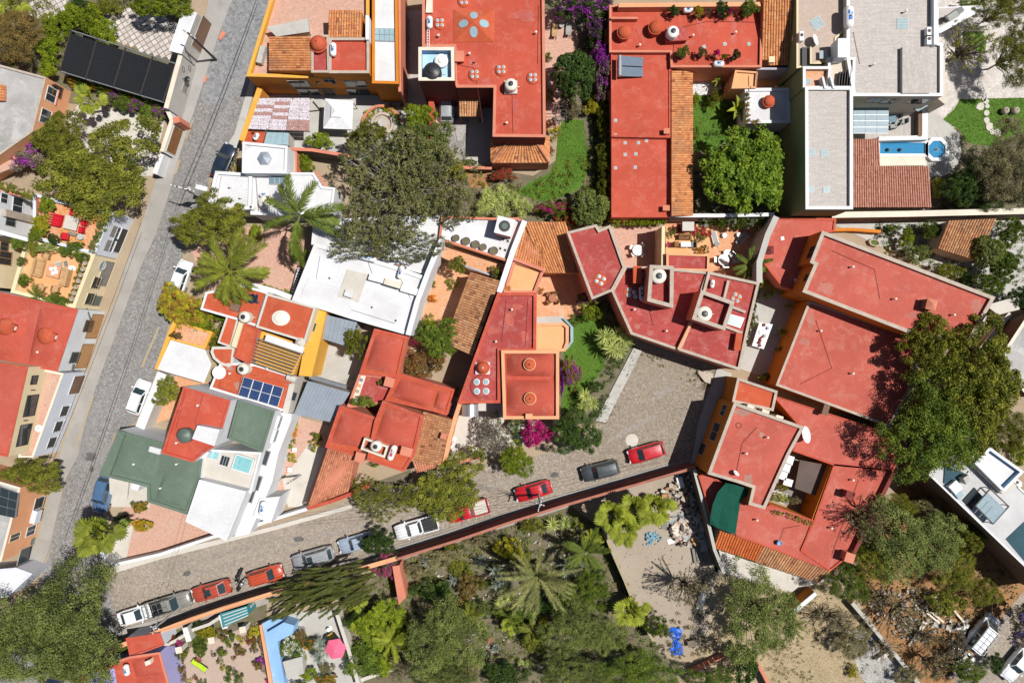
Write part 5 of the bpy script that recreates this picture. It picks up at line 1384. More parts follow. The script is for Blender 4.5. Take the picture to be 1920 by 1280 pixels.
q=[W(735,1062,2.8),W(748,1060,2.8),W(762,1118,2.4),W(748,1132,2.4)];b=MB();b.prism([(v.x,v.y) for v in q],0,2.6);b.build("slab_body",SALMON,slab)
# ---------------------------------------------------------------- far right
t=house("tiled garden pavilion with brown roof in the walled garden",(1810,450),"garden_pavilion","pavilion")
tiles(t,[(1757,466),(1831,489),(1868,410),(1778,414)],2.6,3.6,TILE_B,.30,.34,walls=BEIGE)
t=house("pale grey roofed house with red passage at the right edge",(1900,640))
flat(t,[(1990,560),(1922,598),(1868,680),(1930,745),(1990,740)],5.0,BROWNW,CONCD,CREAM2,.3,.3)
slab_part(t,"stair_landing",[(1848,572),(1908,556),(1912,580),(1872,590)],3.2,.3,CONCL)
for k in range(6):a_=W(1850-k*5,598+k*8,2.8-k*.35);b=MB();b.box((a_.x,a_.y,a_.z-.2),(.9,.5,.2),.9);b.build("step",CONCL,t)
slab_part(t,"passage_wall",[(1838,650),(1892,585),(1898,590),(1846,655)],3.0,3.0,CONCL)
slab_part(t,"passage_floor",[(1846,655),(1898,592),(1912,600),(1866,668)],.9,.9,DRED)
t=house("modern grey roofed house with glass frames in the lower right",(1850,930))
H19=[(1788,800),(1990,985),(1990,1130),(1928,1068),(1742,890)]
flat(t,H19,6.0,BROWNW,GREYR,WHITEW,.1,.15)
slab_part(t,"upper_block",[(1798,838),(1840,845),(1919,905),(1880,926),(1798,846)],6.56,.55,CONCL)
flat(t,[(1828,868),(1856,838),(1920,884),(1882,922)],6.6,WHITEW,WHITE,WHITEW,.5,.25,inn=SKYB)
q=[W(x,y,6.9) for x,y in ((1829,948),(1862,982),(1892,949),(1857,916))]
for i in range(4):
    c=[bil(q,(i+a)/4,d) for a,d in ((.03,.0),(.97,.0),(.97,.8),(.03,.8))];b=MB();b.prism([(v.x,v.y) for v in c],6.88,6.9);b.build("glass_pane",POLY,t)
for k in range(4):b=MB();b.beam(q[k],q[(k+1) % 4],.12,.1);b.build("glass_frame",IRON,t);b=MB();b.tube([(q[k].x,q[k].y,6.0),q[k]],.05);b.build("frame_post",IRON,t)
slab_part(t,"dark_hatch",[(1806,938),(1828,914),(1843,932),(1822,955)],6.15,.15,GLASS)
slab_part(t,"roof_box",[(1779,912),(1793,900),(1806,914),(1792,926)],6.6,.6,PVCW);slab_part(t,"roof_box",[(1806,896),(1816,890),(1820,900),(1812,908)],6.9,.9,CONC)
slab_part(t,"roof_light",[(1782,916),(1798,936),(1808,928),(1792,908)],6.3,.3,SKYL)
slab_part(t,"lower_terrace",[(1886,1010),(1920,978),(1990,1040),(1990,1100),(1928,1060)],6.05,.1,TEALD)
slab_part(t,"pavilion_court",[(1772,870),(1796,882),(1812,888),(1790,908),(1770,906)],6.12,.12,TEALD)
# bottom left houses
t=house("red roofed house with lilac walls at the bottom left",(220,1240))
flat(t,[(236,1196),(300,1186),(308,1208),(244,1232)],2.9,BLUEW,RED,RED,.1,.15)
flat(t,[(150,1262),(244,1230),(300,1222),(330,1330),(130,1330)],3.2,LILAC,RED,SALMON,.12,.2)
vault(t,[(246,1236),(298,1228),(312,1262),(256,1270)],3.2,.4,RED);vault(t,[(256,1272),(312,1264),(324,1320),(262,1320)],3.2,.4,RED)
slab_part(t,"chimney_block",[(271,1240),(281,1236),(283,1244),(273,1248)],4.0,.8,CREAM2)
slab_part(t,"roof_court",[(158,1264),(214,1252),(220,1290),(160,1300)],3.25,.1,LILAC)
wall_run("garden_wall","white winding garden wall with square cream piers",[(308,1210),(330,1200),(362,1180),(392,1170),(420,1152),(452,1146),(470,1136)],1.6,.3,CONC,CONCL)
for i,(x,y) in enumerate(((335,1218),(396,1200),(455,1180))):
    s_=thing("garden_pier",["square cream pier of the cactus garden nearest the red roof","middle square cream pier of the cactus garden wall","square cream pier of the cactus garden nearest the blue wall"][i],"pier",W(x,y,0),"cream garden piers")
    p=W(x,y,1.6);b=MB();b.box((p.x,p.y,0),(.6,.6,1.5),.2);b.build("shaft",CONCL,s_);b=MB();b.box((p.x,p.y,1.5),(.72,.72,.12),.2);b.build("cap",CREAM2,s_)
t=house("sky blue wall and patio roof beside the cactus garden",(520,1210),"blue_patio_house","house")
slab_part(t,"blue_terrace",[(488,1170),(512,1158),(552,1166),(550,1186),(520,1200),(542,1330),(516,1330)],1.2,1.2,SKYB)
slab_part(t,"blue_block",[(502,1184),(532,1166),(552,1172),(548,1188),(512,1206)],1.9,1.9,SKYB)
slab_part(t,"grey_box",[(530,1240),(566,1230),(570,1262),(538,1272)],1.4,1.4,CONC)
slab_part(t,"pink_trim",[(486,1172),(490,1170),(520,1330),(512,1330)],1.5,1.5,PEACH)
wall_run("patio_wall","pale wall on the right of the umbrella patio",[(632,1152),(654,1220),(674,1290)],1.8,.35,CONCL,CONCL)
wall_run("patio_wall","low pale wall at the bottom below the hedge garden",[(672,1276),(735,1254)],1.0,.35,CONCL,CONCL)
t=house("teal roofed shed with white battens behind the front wall",(445,1150),"shed","shed")
flat(t,[(413,1150),(462,1136),(466,1152),(418,1176)],2.5,TEAL,TEAL,TEAL,.04,.1)
for k in range(4):a_,b_=W(417+k*1.4,1153+k*6,2.6),W(462+k,1138+k*5,2.6);b=MB();b.beam(a_,b_,.08,.06);b.build("batten",WHITEW,t)
for i,(x,y) in enumerate(((348,1190),(416,1166))):
    s_=thing("white_beam",["white ribbed beam beside the dark red shrub","white ribbed beam beside the teal shed"][i],"beam",W(x,y,0))
    a_,b_=W(x-2,y-14,2.4),W(x+6,y+12,2.4)
    for k in range(3):o_=Vector(((k-1)*.2,.05*(k-1),0));b=MB();b.beam(a_+o_,b_+o_,.15,.16);b.build("board",PVCW,s_)
    b=MB();b.beam(a_-Vector((0,0,.17)),b_-Vector((0,0,.17)),.5,2.2);b.build("support",CONC,s_)
wall_run("low_wall","low orange wall beside the concrete path of the walled garden",[(1558,431),(1600,430),(1652,434)],1.0,.3,ORANGE,ORANGE)
# ---------------------------------------------------------------- vegetation: shared meshes
LF={k:leafmat("leaf_"+k,a,c,vary=v) for k,a,c,v in (
 ("olive",(.082,.10,.012),(.29,.295,.038),.5),("green",(.05,.10,.012),(.205,.27,.032),.5),("bright",(.10,.165,.008),(.33,.39,.026),.5),("dark",(.022,.055,.012),(.095,.155,.028),.5),
 ("grey",(.075,.105,.024),(.265,.31,.085),.5),("lush",(.055,.12,.008),(.235,.335,.025),.3),("palmo",(.09,.12,.012),(.29,.315,.038),.4),("yellow",(.24,.23,.012),(.52,.46,.035),.5),("brown",(.14,.095,.028),(.30,.215,.07),.5),("dry",(.16,.14,.065),(.34,.30,.155),.5),("mauve",(.14,.115,.085),(.28,.235,.17),.5),
("twig",(.075,.085,.028),(.225,.22,.085),.4),("silver",(.20,.25,.21),(.44,.48,.42),.5),("yucca",(.20,.28,.05),(.62,.66,.24),.3),("palm",(.05,.09,.012),(.22,.27,.04),.5),("palmy",(.13,.17,.012),(.38,.41,.045),.5),("datep",(.12,.135,.045),(.36,.36,.13),.5),("russet",(.22,.07,.03),(.36,.14,.05),.5),
 ("purple",(.20,.02,.26),(.44,.06,.50),.2),("magenta",(.48,.008,.16),(.75,.05,.32),.2),("redf",(.42,.02,.03),(.66,.06,.07),.2),("whitef",(.60,.60,.58),(.82,.80,.78),.2),("orangef",(.60,.20,.01),(.75,.38,.03),.2),("lilacf",(.20,.16,.48),(.36,.30,.66),.2))}
def leaf_cloud(name,cen,rad,per,leaf,seed,wid=.3,up=.35,shell=.55,squash=.8,droop=0.0):
    """many small leaf faces gathered in clumps"""
    rg=np.random.default_rng(seed)
    cen=np.asarray(cen,float);rad=np.asarray(rad,float);k=len(cen);n=k*per
    c=np.repeat(cen,per,0);r=np.repeat(rad,per)
    d=rg.normal(size=(n,3));d /= np.linalg.norm(d,axis=1)[:,None]
    d[:,2]=np.where(d[:,2] <-.3,-d[:,2],d[:,2])
    rr=r*(shell+(1-shell)*rg.random(n))*rg.uniform(.75,1.12,n)
    p=c+d*rr[:,None]*np.array([1,1,squash])
    nrm=d*.7+rg.normal(size=(n,3))*.55+np.array([0,0,up]);nrm /= np.linalg.norm(nrm,axis=1)[:,None]
    t=rg.normal(size=(n,3))+d*.6;t[:,2] -= droop
    t -= (t*nrm).sum(1)[:,None]*nrm;t /= np.linalg.norm(t,axis=1)[:,None]
    s=np.cross(nrm,t);L=leaf*rg.uniform(.6,1.35,n)[:,None]
    V=np.stack([p-t*L*.5,p+s*L*wid+nrm*L*.06,p+t*L*.5,p-s*L*wid+nrm*L*.06],1).reshape(-1,3)
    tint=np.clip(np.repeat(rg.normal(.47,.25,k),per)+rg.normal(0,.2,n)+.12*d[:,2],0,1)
    me=bpy.data.meshes.new(name)
    me.vertices.add(4*n);me.vertices.foreach_set("co",V.ravel())
    me.loops.add(4*n);me.loops.foreach_set("vertex_index",np.arange(4*n,dtype=np.int32))
    me.polygons.add(n);me.polygons.foreach_set("loop_start",np.arange(n,dtype=np.int32)*4)
    me.update(calc_edges=True)
    a=me.attributes.new("tint",'FLOAT','FACE');a.data.foreach_set("value",tint)
    me.materials.append(LF["green"])
    return me

def crown_clumps(R,zc,hz,n,seed,lob=.18,fill=.35):
    rnd=random.Random(seed);ph=[rnd.uniform(0,6.28) for _ in range(3)];out=[]
    for _ in range(n):
        a=rnd.uniform(0,6.2832);u=rnd.random() ** .55
        Re=R*(1+lob*math.sin(2*a+ph[0])*.6+lob*math.sin(3*a+ph[1])+lob*.6*math.sin(5*a+ph[2]))
        rho=Re*u*.9
        dome=math.sqrt(max(0,1-(u*.93) ** 2))
        z=zc+hz*(dome*(1-fill*rnd.random() ** 2)-.25+rnd.uniform(-.12,.14))
        out.append((rho*math.cos(a),rho*math.sin(a),z))
    return out

def limb_mesh(name,cen,zt,r0,nl,seed,bark,fork=.45):
    rnd=random.Random(seed);b=MB()
    lean=(rnd.uniform(-.25,.25),rnd.uniform(-.25,.25))
    top=Vector((lean[0],lean[1],zt*fork))
    b.tube([(0,0,-.1),(lean[0]*.4,lean[1]*.4,zt*fork*.5),top],r0,8,r1=r0*.75)
    for c in rnd.sample(cen,min(nl,len(cen))):
        c=Vector(c);m_=top.lerp(c,.5)+Vector((rnd.uniform(-.3,.3),rnd.uniform(-.3,.3),rnd.uniform(0,.35)))
        b.tube([top-Vector((0,0,rnd.uniform(0,zt*fork*.3))),m_,c+Vector((0,0,-.05))],r0*rnd.uniform(.3,.5),5,r1=r0*.09)
        for _ in range(2):
            e=c+Vector((rnd.uniform(-1,1),rnd.uniform(-1,1),rnd.uniform(-.2,.45)))*.22*zt*.5
            b.tube([m_.lerp(c,.5),e],r0*.12,4,r1=r0*.05)
    return mesh_of(name,b.V,b.F,bark)

KIND={}
def mk_kind(key,R,zc,hz,h,ncl,cr,per,leaf,nl,r0,var=3,bark=None,**kw):
    L=[]
    fl={k:kw.pop(k) for k in ("lob","fill") if k in kw}
    for v in range(var):
        sd=hash_(key)+v*17
        cen=crown_clumps(R,zc,hz,ncl,sd,**fl);rnd=random.Random(sd+5)
        rad=[cr*rnd.uniform(.6,1.3) for _ in cen]
        me=leaf_cloud(key+"_crown",cen,rad,per,leaf,sd,**kw)
        tr=limb_mesh(key+"_trunk",cen,zc,r0,nl,sd+9,bark or BARK)
        fc=rnd.sample(cen,max(3,len(cen) // 3));fm=leaf_cloud(key+"_flowers",[(x,y,z+cr*.25) for x,y,z in fc],[cr*1.0]*len(fc),max(8,per // 2),leaf*.9,sd+3,wid=.45)
        L.append((me,tr,fm))
    KIND[key]=(L,R,h,zc)
def hash_(s):return sum((i+1)*ord(c) for i,c in enumerate(s))

mk_kind("broad",5.0,4.2,2.4,7.0,240,.60,120,.20,46,.16)
mk_kind("fine",5.0,4.2,2.3,7.0,240,.66,125,.17,46,.15,wid=.24,lob=.2)
mk_kind("sparse",5.0,4.8,1.9,7.5,560,.36,36,.155,80,.15,bark=BARKG,lob=.16,fill=.7,shell=.1)
mk_kind("round",5.0,4.2,2.8,7.2,170,.66,80,.36,18,.24,shell=.8,lob=.1,fill=.2)
mk_kind("bare",4.0,4.2,1.8,6.5,110,.4,16,.18,70,.22,bark=BARK,fill=.7,shell=.1)
mk_kind("bush",2.2,1.25,.95,2.3,60,.46,100,.17,10,.07)
mk_kind("shrub",1.2,.65,.55,1.3,22,.36,70,.15,6,.05,fill=.6)
mk_kind("small",.45,.30,.25,.6,9,.17,30,.11,3,.025,fill=.6)
ROTS=random.Random(5)

def set_mat(o,mat):
    o.material_slots[0].link='OBJECT';o.material_slots[0].material=mat

_kc={}
def tree(kind,x,y,rx,ry,h,mat,label,flower=None,name=None,cat=None,z0=0.0,group=None,rot=None,par=None):
    """a plant whose crown is centred on pixel (x, y) with pixel radii rx, ry and height h in metres"""
    L,R,h0,zc0=KIND[kind];i=_kc.get(kind,0);_kc[kind]=i+1
    me,tr,fm=L[i % len(L)]
    zc=z0+h*zc0/h0
    c=W(x,y,zc);sx,sy=m_of(rx,zc)/R,m_of(ry,zc)/R
    big=kind in ("broad","fine","sparse","round","bare")
    t=thing(name or ("tree" if big else "shrub"),label,cat or ("tree" if big else "shrub"),(c.x,c.y,z0),group)
    sz=h/h0
    a=ROTS.uniform(0,6.28) if rot is None else rot
    if abs(sx-sy)/max(sx,sy) > .25:a=ROTS.choice((0,math.pi))
    t.scale=(sx,sy,sz);t.rotation_euler=(0,0,a)
    o=link("crown",me,t);set_mat(o,LF[mat])
    o=link("trunk" if big else "stems",tr,t)
    if flower:o=link("flowers",fm,t,"stuff");set_mat(o,LF[flower])
    return t

def hedge(pts,r,h,mat,label,flower=None,z0=0.0,name="hedge",step=None,cat="hedge"):
    """a run of foliage along a pixel line: one hedge with several bushy parts"""
    c0=W(*pts[0],z0);t=thing(name,label,cat,(c0.x,c0.y,z0));L,R,h0,zc0=KIND["bush" if r > 12 else "shrub"]
    P=[W(x,y,z0+h*.55) for x,y in pts];step=step or m_of(r)*1.1
    d=0;k=0
    for i in range(len(P)-1):
        n=max(1,int((P[i+1]-P[i]).length/step))
        for j in range(n+(1 if i == len(P)-2 else 0)):
            p=P[i].lerp(P[i+1],j/n);me,tr,fm=L[k % 3];s=m_of(r)/R*ROTS.uniform(.85,1.2)
            o=link("hedge_foliage",me,t);set_mat(o,LF[mat]);o.location=(p.x-c0.x,p.y-c0.y,0);o.scale=(s,s,h/h0*ROTS.uniform(.85,1.1));o.rotation_euler=(0,0,ROTS.uniform(0,6.28))
            if flower and k % 2 == 0:
                f=link("flowers",fm,o,"stuff");set_mat(f,LF[flower])
            k+=1
    return t

def blade(b,base,d,L,w,droop,n=4,t=.5,fold=.15):
    """one strap leaf as a folded ribbon"""
    d=Vector(d).normalized();s=d.cross(Vector((0,0,1)));s=s.normalized() if s.length > 1e-3 else Vector((1,0,0));V=[];p=Vector(base);dd=d.copy()
    for i in range(n+1):
        u=i/n;ww=w*(1-u ** 2.2)*(.6+.8*min(u*2.5,.5)) if i < n else 0.004
        V+=[p+s*ww+Vector((0,0,fold*ww)),p.copy(),p-s*ww+Vector((0,0,fold*ww))]
        p=p+dd*(L/n);dd=(dd+Vector((0,0,-droop/n))).normalized()
    F=[]
    for i in range(n):F+=[(3*i,3*i+1,3*i+4,3*i+3),(3*i+1,3*i+2,3*i+5,3*i+4)]
    b.add(V,F,t)

def frond_mesh(name,L,leaflets,ll,droop,stiff,seed,up=.5):
    rnd=random.Random(seed);b=MB();p=Vector((0,0,0));d=Vector((math.cos(up),0,math.sin(up)));pts=[]
    n=12
    for i in range(n+1):pts.append((p.copy(),d.copy()));p=p+d*L/n;d=(d+Vector((0,0,-droop/n))).normalized()
    b.tube([q for q,_ in pts],.035,4,.7,r1=.008)
    for k in range(leaflets):
        u=.12+.88*k/leaflets;f=u*n;i=min(int(f),n-1);q=pts[i][0].lerp(pts[i+1][0],f-i);dd=pts[i][1]
        for sg in (-1,1):
            l=ll*(.55+.9*math.sin(math.pi*min(1,u*.9+.08)))*rnd.uniform(.85,1.1)
            dr=Vector((dd.x*(.75 if stiff else 1.1)+rnd.uniform(-.25,.25),sg*rnd.uniform(.55,1),(.35 if stiff else-.1)+rnd.uniform(-.45,.45)))
            blade(b,q,dr,l,.022 if stiff else .026,.3 if stiff else 1.2,3,min(1,max(0,rnd.gauss(.5,.22))))
    return mesh_of(name,b.V,b.F,LF["palm"],tint=b.T)
def fan_mesh(name,pet,r,seed,seg=16):
    rnd=random.Random(seed);b=MB();up=.55
    e=Vector((pet*math.cos(up),0,pet*math.sin(up)));b.tube([(0,0,0),e],.03,4,.8)
    for k in range(seg):
        a=math.radians(-125+250*k/(seg-1));l=r*(.72+.28*math.cos(a))*rnd.uniform(.93,1.05)
        d=Vector((math.cos(a)*.95,math.sin(a),.12+.2*math.cos(a)));blade(b,e,d,l,r*.17,.5,4,min(1,max(0,rnd.gauss(.5,.2))),.35)
    return mesh_of(name,b.V,b.F,LF["palm"],tint=b.T)
def rosette_mesh(name,n,L,w,droop,seed,lo=.0,hi=1.3):
    rnd=random.Random(seed);b=MB()
    for k in range(n):
        a=k*2.39996+rnd.uniform(-.2,.2);e=lo+(hi-lo)*(k/n)+rnd.uniform(-.08,.08)
        blade(b,(0,0,0),(math.cos(a)*math.cos(e),math.sin(a)*math.cos(e),math.sin(e)),L*rnd.uniform(.8,1.1),w,droop,4,min(1,max(0,.3+.4*k/n+rnd.gauss(0,.15))))
    return mesh_of(name,b.V,b.F,LF["yucca"],tint=b.T)
def banana_mesh(name,L,w,seed):
    rnd=random.Random(seed);b=MB();blade(b,(0,0,0),(.75,0,.65),L,w,1.5,8,.5,.3);return mesh_of(name,b.V,b.F,LF["palm"],tint=b.T)
FROND=[frond_mesh("frond",3.4,70,.55,1.9,False,1,.75),frond_mesh("frond",3.0,64,.5,1.5,False,2,.55),frond_mesh("frond",3.6,74,.52,1.2,False,3,.35)]
DFROND=[frond_mesh("frond",3.9,44,.27,.55,True,4,.5),frond_mesh("frond",3.5,42,.25,.4,True,5,.75)]
FAN=[fan_mesh("fan_leaf",1.15,.72,1),fan_mesh("fan_leaf",1.3,.66,2),fan_mesh("fan_leaf",.9,.74,3)]
ROS=[rosette_mesh("leaf_head",70,.95,.05,.7,1),rosette_mesh("leaf_head",60,1.0,.05,.9,2,-.2)]
AGA=[rosette_mesh("leaf_head",34,.8,.085,.1,3,.1,1.4)]
BAN=[banana_mesh("banana_leaf",2.0,.36,1),banana_mesh("banana_leaf",1.7,.32,2)]

def palm(x,y,rpx,h,mat,label,kind="feather",n=14,name="palm_tree",lo=-.35,hi=.85,z0=0.0,tr=.17,cat="palm",only=None):
    c=W(x,y,z0+h);t=thing(name,label,cat,(c.x,c.y,z0))
    ms,base,nm={"feather":(FROND,3.0,"frond"),"date":(DFROND,3.5,"frond"),"fan":(FAN,1.75,"fan_leaf"),"banana":(BAN,1.6,"banana_leaf")}[kind]
    s=m_of(rpx,h)/base;rnd=random.Random(int(x*3+y))
    b=MB();b.tube([(0,0,-.1),(.05,.03,h*.5),(0,0,h)],tr,8,r1=tr*.8)
    b.build("trunk",BARK,t,local=True)
    for k in range(n):
        o=link(nm,ms[k % len(ms)],t);set_mat(o,LF[mat]);a=k*2.39996+rnd.uniform(-.25,.25)
        if only:a=only[0]+(only[1]-only[0])*(k+.5)/n
        e=lo+(hi-lo)*((k*.618) % 1.0)
        o.rotation_euler=(rnd.uniform(-.25,.25),-e,a);o.location=(0,0,h-.05);ss=s*rnd.uniform(.85,1.12);o.scale=(ss,ss,ss)
    return t
def yucca(x,y,rpx,h,mat,label,heads=3,ms=None,name="yucca",cat="yucca",z0=0.0):
    ms=ms or ROS;c=W(x,y,z0+h);t=thing(name,label,cat,(c.x,c.y,z0));rnd=random.Random(int(x+y*5));R=m_of(rpx,h)
    b=MB();hs=[]
    for k in range(heads):
        a=6.28*k/heads+rnd.uniform(-.5,.5);rr=0 if heads == 1 else R*.5*rnd.uniform(.7,1.1);e=Vector((rr*math.cos(a),rr*math.sin(a),h*rnd.uniform(.75,1.1)));hs.append(e);b.tube([(0,0,-.05),e*.5,e],.09,6,r1=.06)
    b.build("trunk",BARKG,t,local=True)
    for k,e in enumerate(hs):
        o=link("leaf_head",ms[k % len(ms)],t);set_mat(o,LF[mat]);s=R/(1.0 if heads == 1 else 1.6)*rnd.uniform(.9,1.15);o.location=e;o.scale=(s,s,s);o.rotation_euler=(rnd.uniform(-.2,.2),rnd.uniform(-.2,.2),rnd.uniform(0,6))
    return t

# ---------------------------------------------------------------- planting, west side
tree("fine",30,68,58,56,6,"brown","brownish green tree in the top left corner")
hedge([(200,62),(180,42),(140,34),(108,52),(92,92),(94,128)],24,3.0,"bright","thick bright green hedge curving round the black shade net")
tree("broad",310,4,66,36,5.5,"bright","bright green tree shading the paver yard at the top")
tree("bush",200,14,30,18,2.0,"olive","dull green bush between the two paver yards")
palm(24,10,34,3,"palmy","yellow green fan palm in the top left corner","fan",14)
tree("bush",150,12,20,14,2.0,"dark","dark bush at the top edge left of the paver yard")
hedge([(138,152),(180,160),(230,178),(262,190)],14,1.6,"green","mixed green hedge along the foot of the black shade net","orangef")
hedge([(215,185),(255,200),(300,212)],16,2.0,"green","hedge with violet blossoms below the black shade net","purple")
palm(172,188,30,3.4,"palmy","yellow fan palm beside the grey roofed house","fan",16)
tree("broad",196,322,112,92,8.0,"olive","large olive green street tree over the terrace and the street",rot=.4)
tree("broad",120,262,52,48,6.5,"olive","smaller olive tree beside the peach wall")
tree("bush",66,292,40,34,3.6,"mauve","violet bougainvillea at the left of the large street tree","purple")
hedge([(2,348),(30,356),(62,368)],8,.7,"olive","low hedge along the edge of the white house roof",z0=4.2)
hedge([(88,378),(80,400),(72,425),(66,440)],11,1.2,"olive","flat clipped green hedge strip beside the white house",z0=3.6)
for i,(x,y,r,r2,m_,lb) in enumerate(((91,384,15,16,"bright","bright bush at the top of the red chair terrace"),(82,418,17,19,"yellow","yellow green bush beside the red striped sofa"),(72,438,16,15,"bright","leafy bush below the red striped sofa"),(103,450,12,12,"dark","dark round bush at the foot of the red chair terrace"),(143,460,17,9,"green","low green bush at the lower edge of the red chair terrace"),(40,458,20,14,"green","green bush behind the cream terrace wall"),(64,462,17,13,"olive","olive bush above the tan sofa terrace"),(90,466,26,10,"yucca","pale cream leaved bush above the tan sofa terrace"),(128,472,17,12,"green","green shrub above the tan sofa terrace table"),(155,482,15,10,"green","green shrub at the street corner of the tan sofa terrace"),(49,526,14,12,"green","round green bush left of the tan sofa terrace"),(112,562,18,14,"green","green bush at the lower edge of the tan sofa terrace"),(42,490,9,9,"grey","grey shrub beside the ochre house"),(125,372,14,11,"grey","grey shrub at the upper edge of the red chair terrace"),(178,392,10,11,"green","green shrub where the street tree meets the red chair terrace"))):
    tree("bush",x,y,r,r2,1.5,m_,lb,z0=3.6)
tree("shrub",112,366,12,8,1.2,"mauve","small violet bougainvillea above the red chair terrace","magenta",z0=3.6)
hedge([(192,420),(184,442),(174,466)],8,1.0,"grey","grey green hedge inside the pale blue parapet",z0=3.6)
hedge([(160,490),(150,515),(140,545),(132,565)],7,.8,"olive","row of small plants inside the cream parapet",z0=3.6)
palm(72,556,25,1.0,"palm","feathery palm hanging over the red vault roof","feather",9,z0=3.6)
palm(105,566,18,.8,"palm","small feathery palm beside the palm over the red vault","feather",10,z0=3.6)
tree("broad",60,891,72,38,4.6,"olive","spreading olive tree over the lane between cream and orange houses")
tree("fine",140,1158,112,104,9.5,"grey","large grey green tree over the street in the lower left")
tree("fine",22,1212,96,88,9.0,"grey","second grey green tree at the lower left edge")
tree("fine",150,1235,80,50,7.0,"grey","lower grey green tree above the red roof at bottom left")
palm(190,992,50,5.5,"palmo","big fan palm at the white rounded corner wall","fan",24)
palm(206,985,34,4.6,"palm","shorter fan palm behind the big corner fan palm","fan",12)
tree("bush",268,984,20,13,1.4,"yellow","yellow flowering bush in the front courtyard","orangef")
tree("bush",262,948,17,12,1.3,"green","orange and green bush beside the white porch","orangef")
tree("bush",232,972,16,12,1.2,"dark","dark bush beside the corner fan palm")
tree("broad",316,733,27,30,3.6,"olive","small olive tree behind the pale grey front wall")
tree("broad",342,576,40,50,4.4,"yellow","yellow and russet tree hanging over the parked white car","russet")
tree("bush",392,603,46,25,3.2,"bright","lime green bush on the yellow terrace block")
tree("bush",408,640,16,18,2.6,"olive","climbing plant at the rounded red roof")
tree("bush",332,628,12,8,1.2,"brown","brown potted shrub on the terracotta terrace",z0=2.4)
tree("bush",440,722,14,9,1.6,"yellow","yellow green creeper below the white dish")
tree("broad",402,418,80,50,6.5,"olive","dense olive tree beside the street bend")
palm(562,404,76,7.0,"palm","tall feather palm between the white house and the courtyard","feather",10,lo=-.45,hi=.5)
palm(432,508,74,6.0,"palmo","yellow green feather palm at the left of the brick courtyard","feather",17,lo=-.55,hi=.5)
tree("bush",480,438,18,14,1.6,"bright","bright bush at the top of the brick courtyard")
tree("bush",560,478,14,24,2.0,"green","green shrub beside the white ornamental railing")
hedge([(498,542),(520,548),(544,552)],9,.9,"bright","bright low hedge above the white curved wall")
tree("shrub",436,300,8,15,.8,"dry","dry yellow shrub on the verge by the dark blue car")
tree("shrub",446,318,7,7,.6,"yellow","small yellow shrub on the verge by the white house")
tree("shrub",430,330,8,8,.5,"brown","brown shrub at the white house corner")
tree("bush",600,264,25,17,1.8,"bright","square bright green bush below the white gazebo")
tree("bush",573,305,22,18,2.4,"bright","yellow green bush behind the brick topped wall")
tree("broad",786,222,28,32,4.0,"bright","bright green tree beside the red dividing wall")
hedge([(681,248),(684,228),(692,214),(706,206),(722,205),(736,210)],8,.6,"yellow","yellow green ring of bedding plants round the fountain")
tree("shrub",741,222,9,10,.8,"dark","dark shrub at the end of the ring bed")
tree("sparse",752,345,132,120,9.5,"twig","huge grey branched tree spreading in the centre top",rot=1.0)
tree("broad",790,282,78,52,7.5,"grey","grey green tree behind the fountain")
tree("broad",692,258,44,26,5.5,"olive","olive tree left of the fountain")
tree("sparse",722,452,112,50,8.0,"twig","thin branches of olive foliage over the large white roof")
tree("sparse",850,385,52,44,6.5,"twig","open crowned tree left of the yucca bed")
tree("bush",858,318,18,19,2.2,"yellow","yellow green bush at the flagstone drive")
tree("bush",880,306,14,8,1.0,"green","green bush along the brick edged wall")
for i,(x,y,r) in enumerate(((918,372,24),(948,362,22),(972,376,22),(906,392,18),(938,392,24),(985,392,18))):
    yucca(x,y,r,1.6,"yucca","pale yucca in the bed above the pot terrace, "+["far left one","top one","one nearest the lawn","lower left one","lower middle one","lower right one"][i],3)
tree("bush",945,330,27,13,1.8,"russet","red flowering bush below the hipped tile porch","redf")
tree("bush",1040,392,36,16,2.6,"olive","magenta bougainvillea above the orange tile roof","magenta")
tree("bush",1062,410,20,22,2.6,"green","red flowering creeper at the corner of the tile roof","redf")
tree("round",1104,390,38,38,5.0,"grey","grey green round tree beside the angular red roof")
tree("round",1076,145,42,50,5.5,"dark","dark round tree on the brick patio")
tree("bush",1060,14,40,24,3.6,"dark","purple bougainvillea at the top beside the red house","purple")
tree("bush",1112,22,46,26,3.6,"dark","wide purple and green bougainvillea at the top","purple")
tree("bush",1120,66,24,34,3.4,"dark","purple bougainvillea above the dark round tree","purple")
tree("bush",1130,132,24,52,3.8,"mauve","long glowing purple bougainvillea on the red terrace house","purple")
tree("bush",1127,112,20,34,4.0,"purple","solid violet bloom of bougainvillea beside the solar heater","purple")
hedge([(1132,200),(1134,260),(1132,330),(1130,385)],13,2.6,"olive","tall clipped hedge along the red roof")
tree("bush",1112,200,17,16,2.0,"yellow","yellow bush at the end of the iron arbour")
tree("bush",1078,208,18,18,1.6,"dry","straw coloured bush above the lawn")
for x,y,r,m_,lb in ((1028,108,9,"green","green shrub beside the red house wall on the brick patio"),(1030,180,12,"yellow","yellow green shrub at the path edge"),(1040,250,12,"yellow","yellow leaved shrub at the top of the lawn"),(1032,232,9,"russet","red leaved shrub beside the red house wall"),(1032,285,9,"russet","red leaved shrub beside the tile porch"),(1048,225,8,"whitef","white flowered shrub at the top of the lawn")):
    tree("shrub",x,y,r,r,1.1,m_,lb)
hedge([(1152,410),(1180,412),(1242,410)],13,2.2,"bright","bright clipped hedge below the red terrace house")
tree("round",1392,322,86,82,7.0,"lush","dense bright green rounded tree in the small garden",rot=.2)
tree("bush",1340,184,18,14,2.0,"olive","olive and white flowered bush in the small garden")
tree("shrub",1304,188,8,14,1.2,"bright","bright shrub against the tile strip")
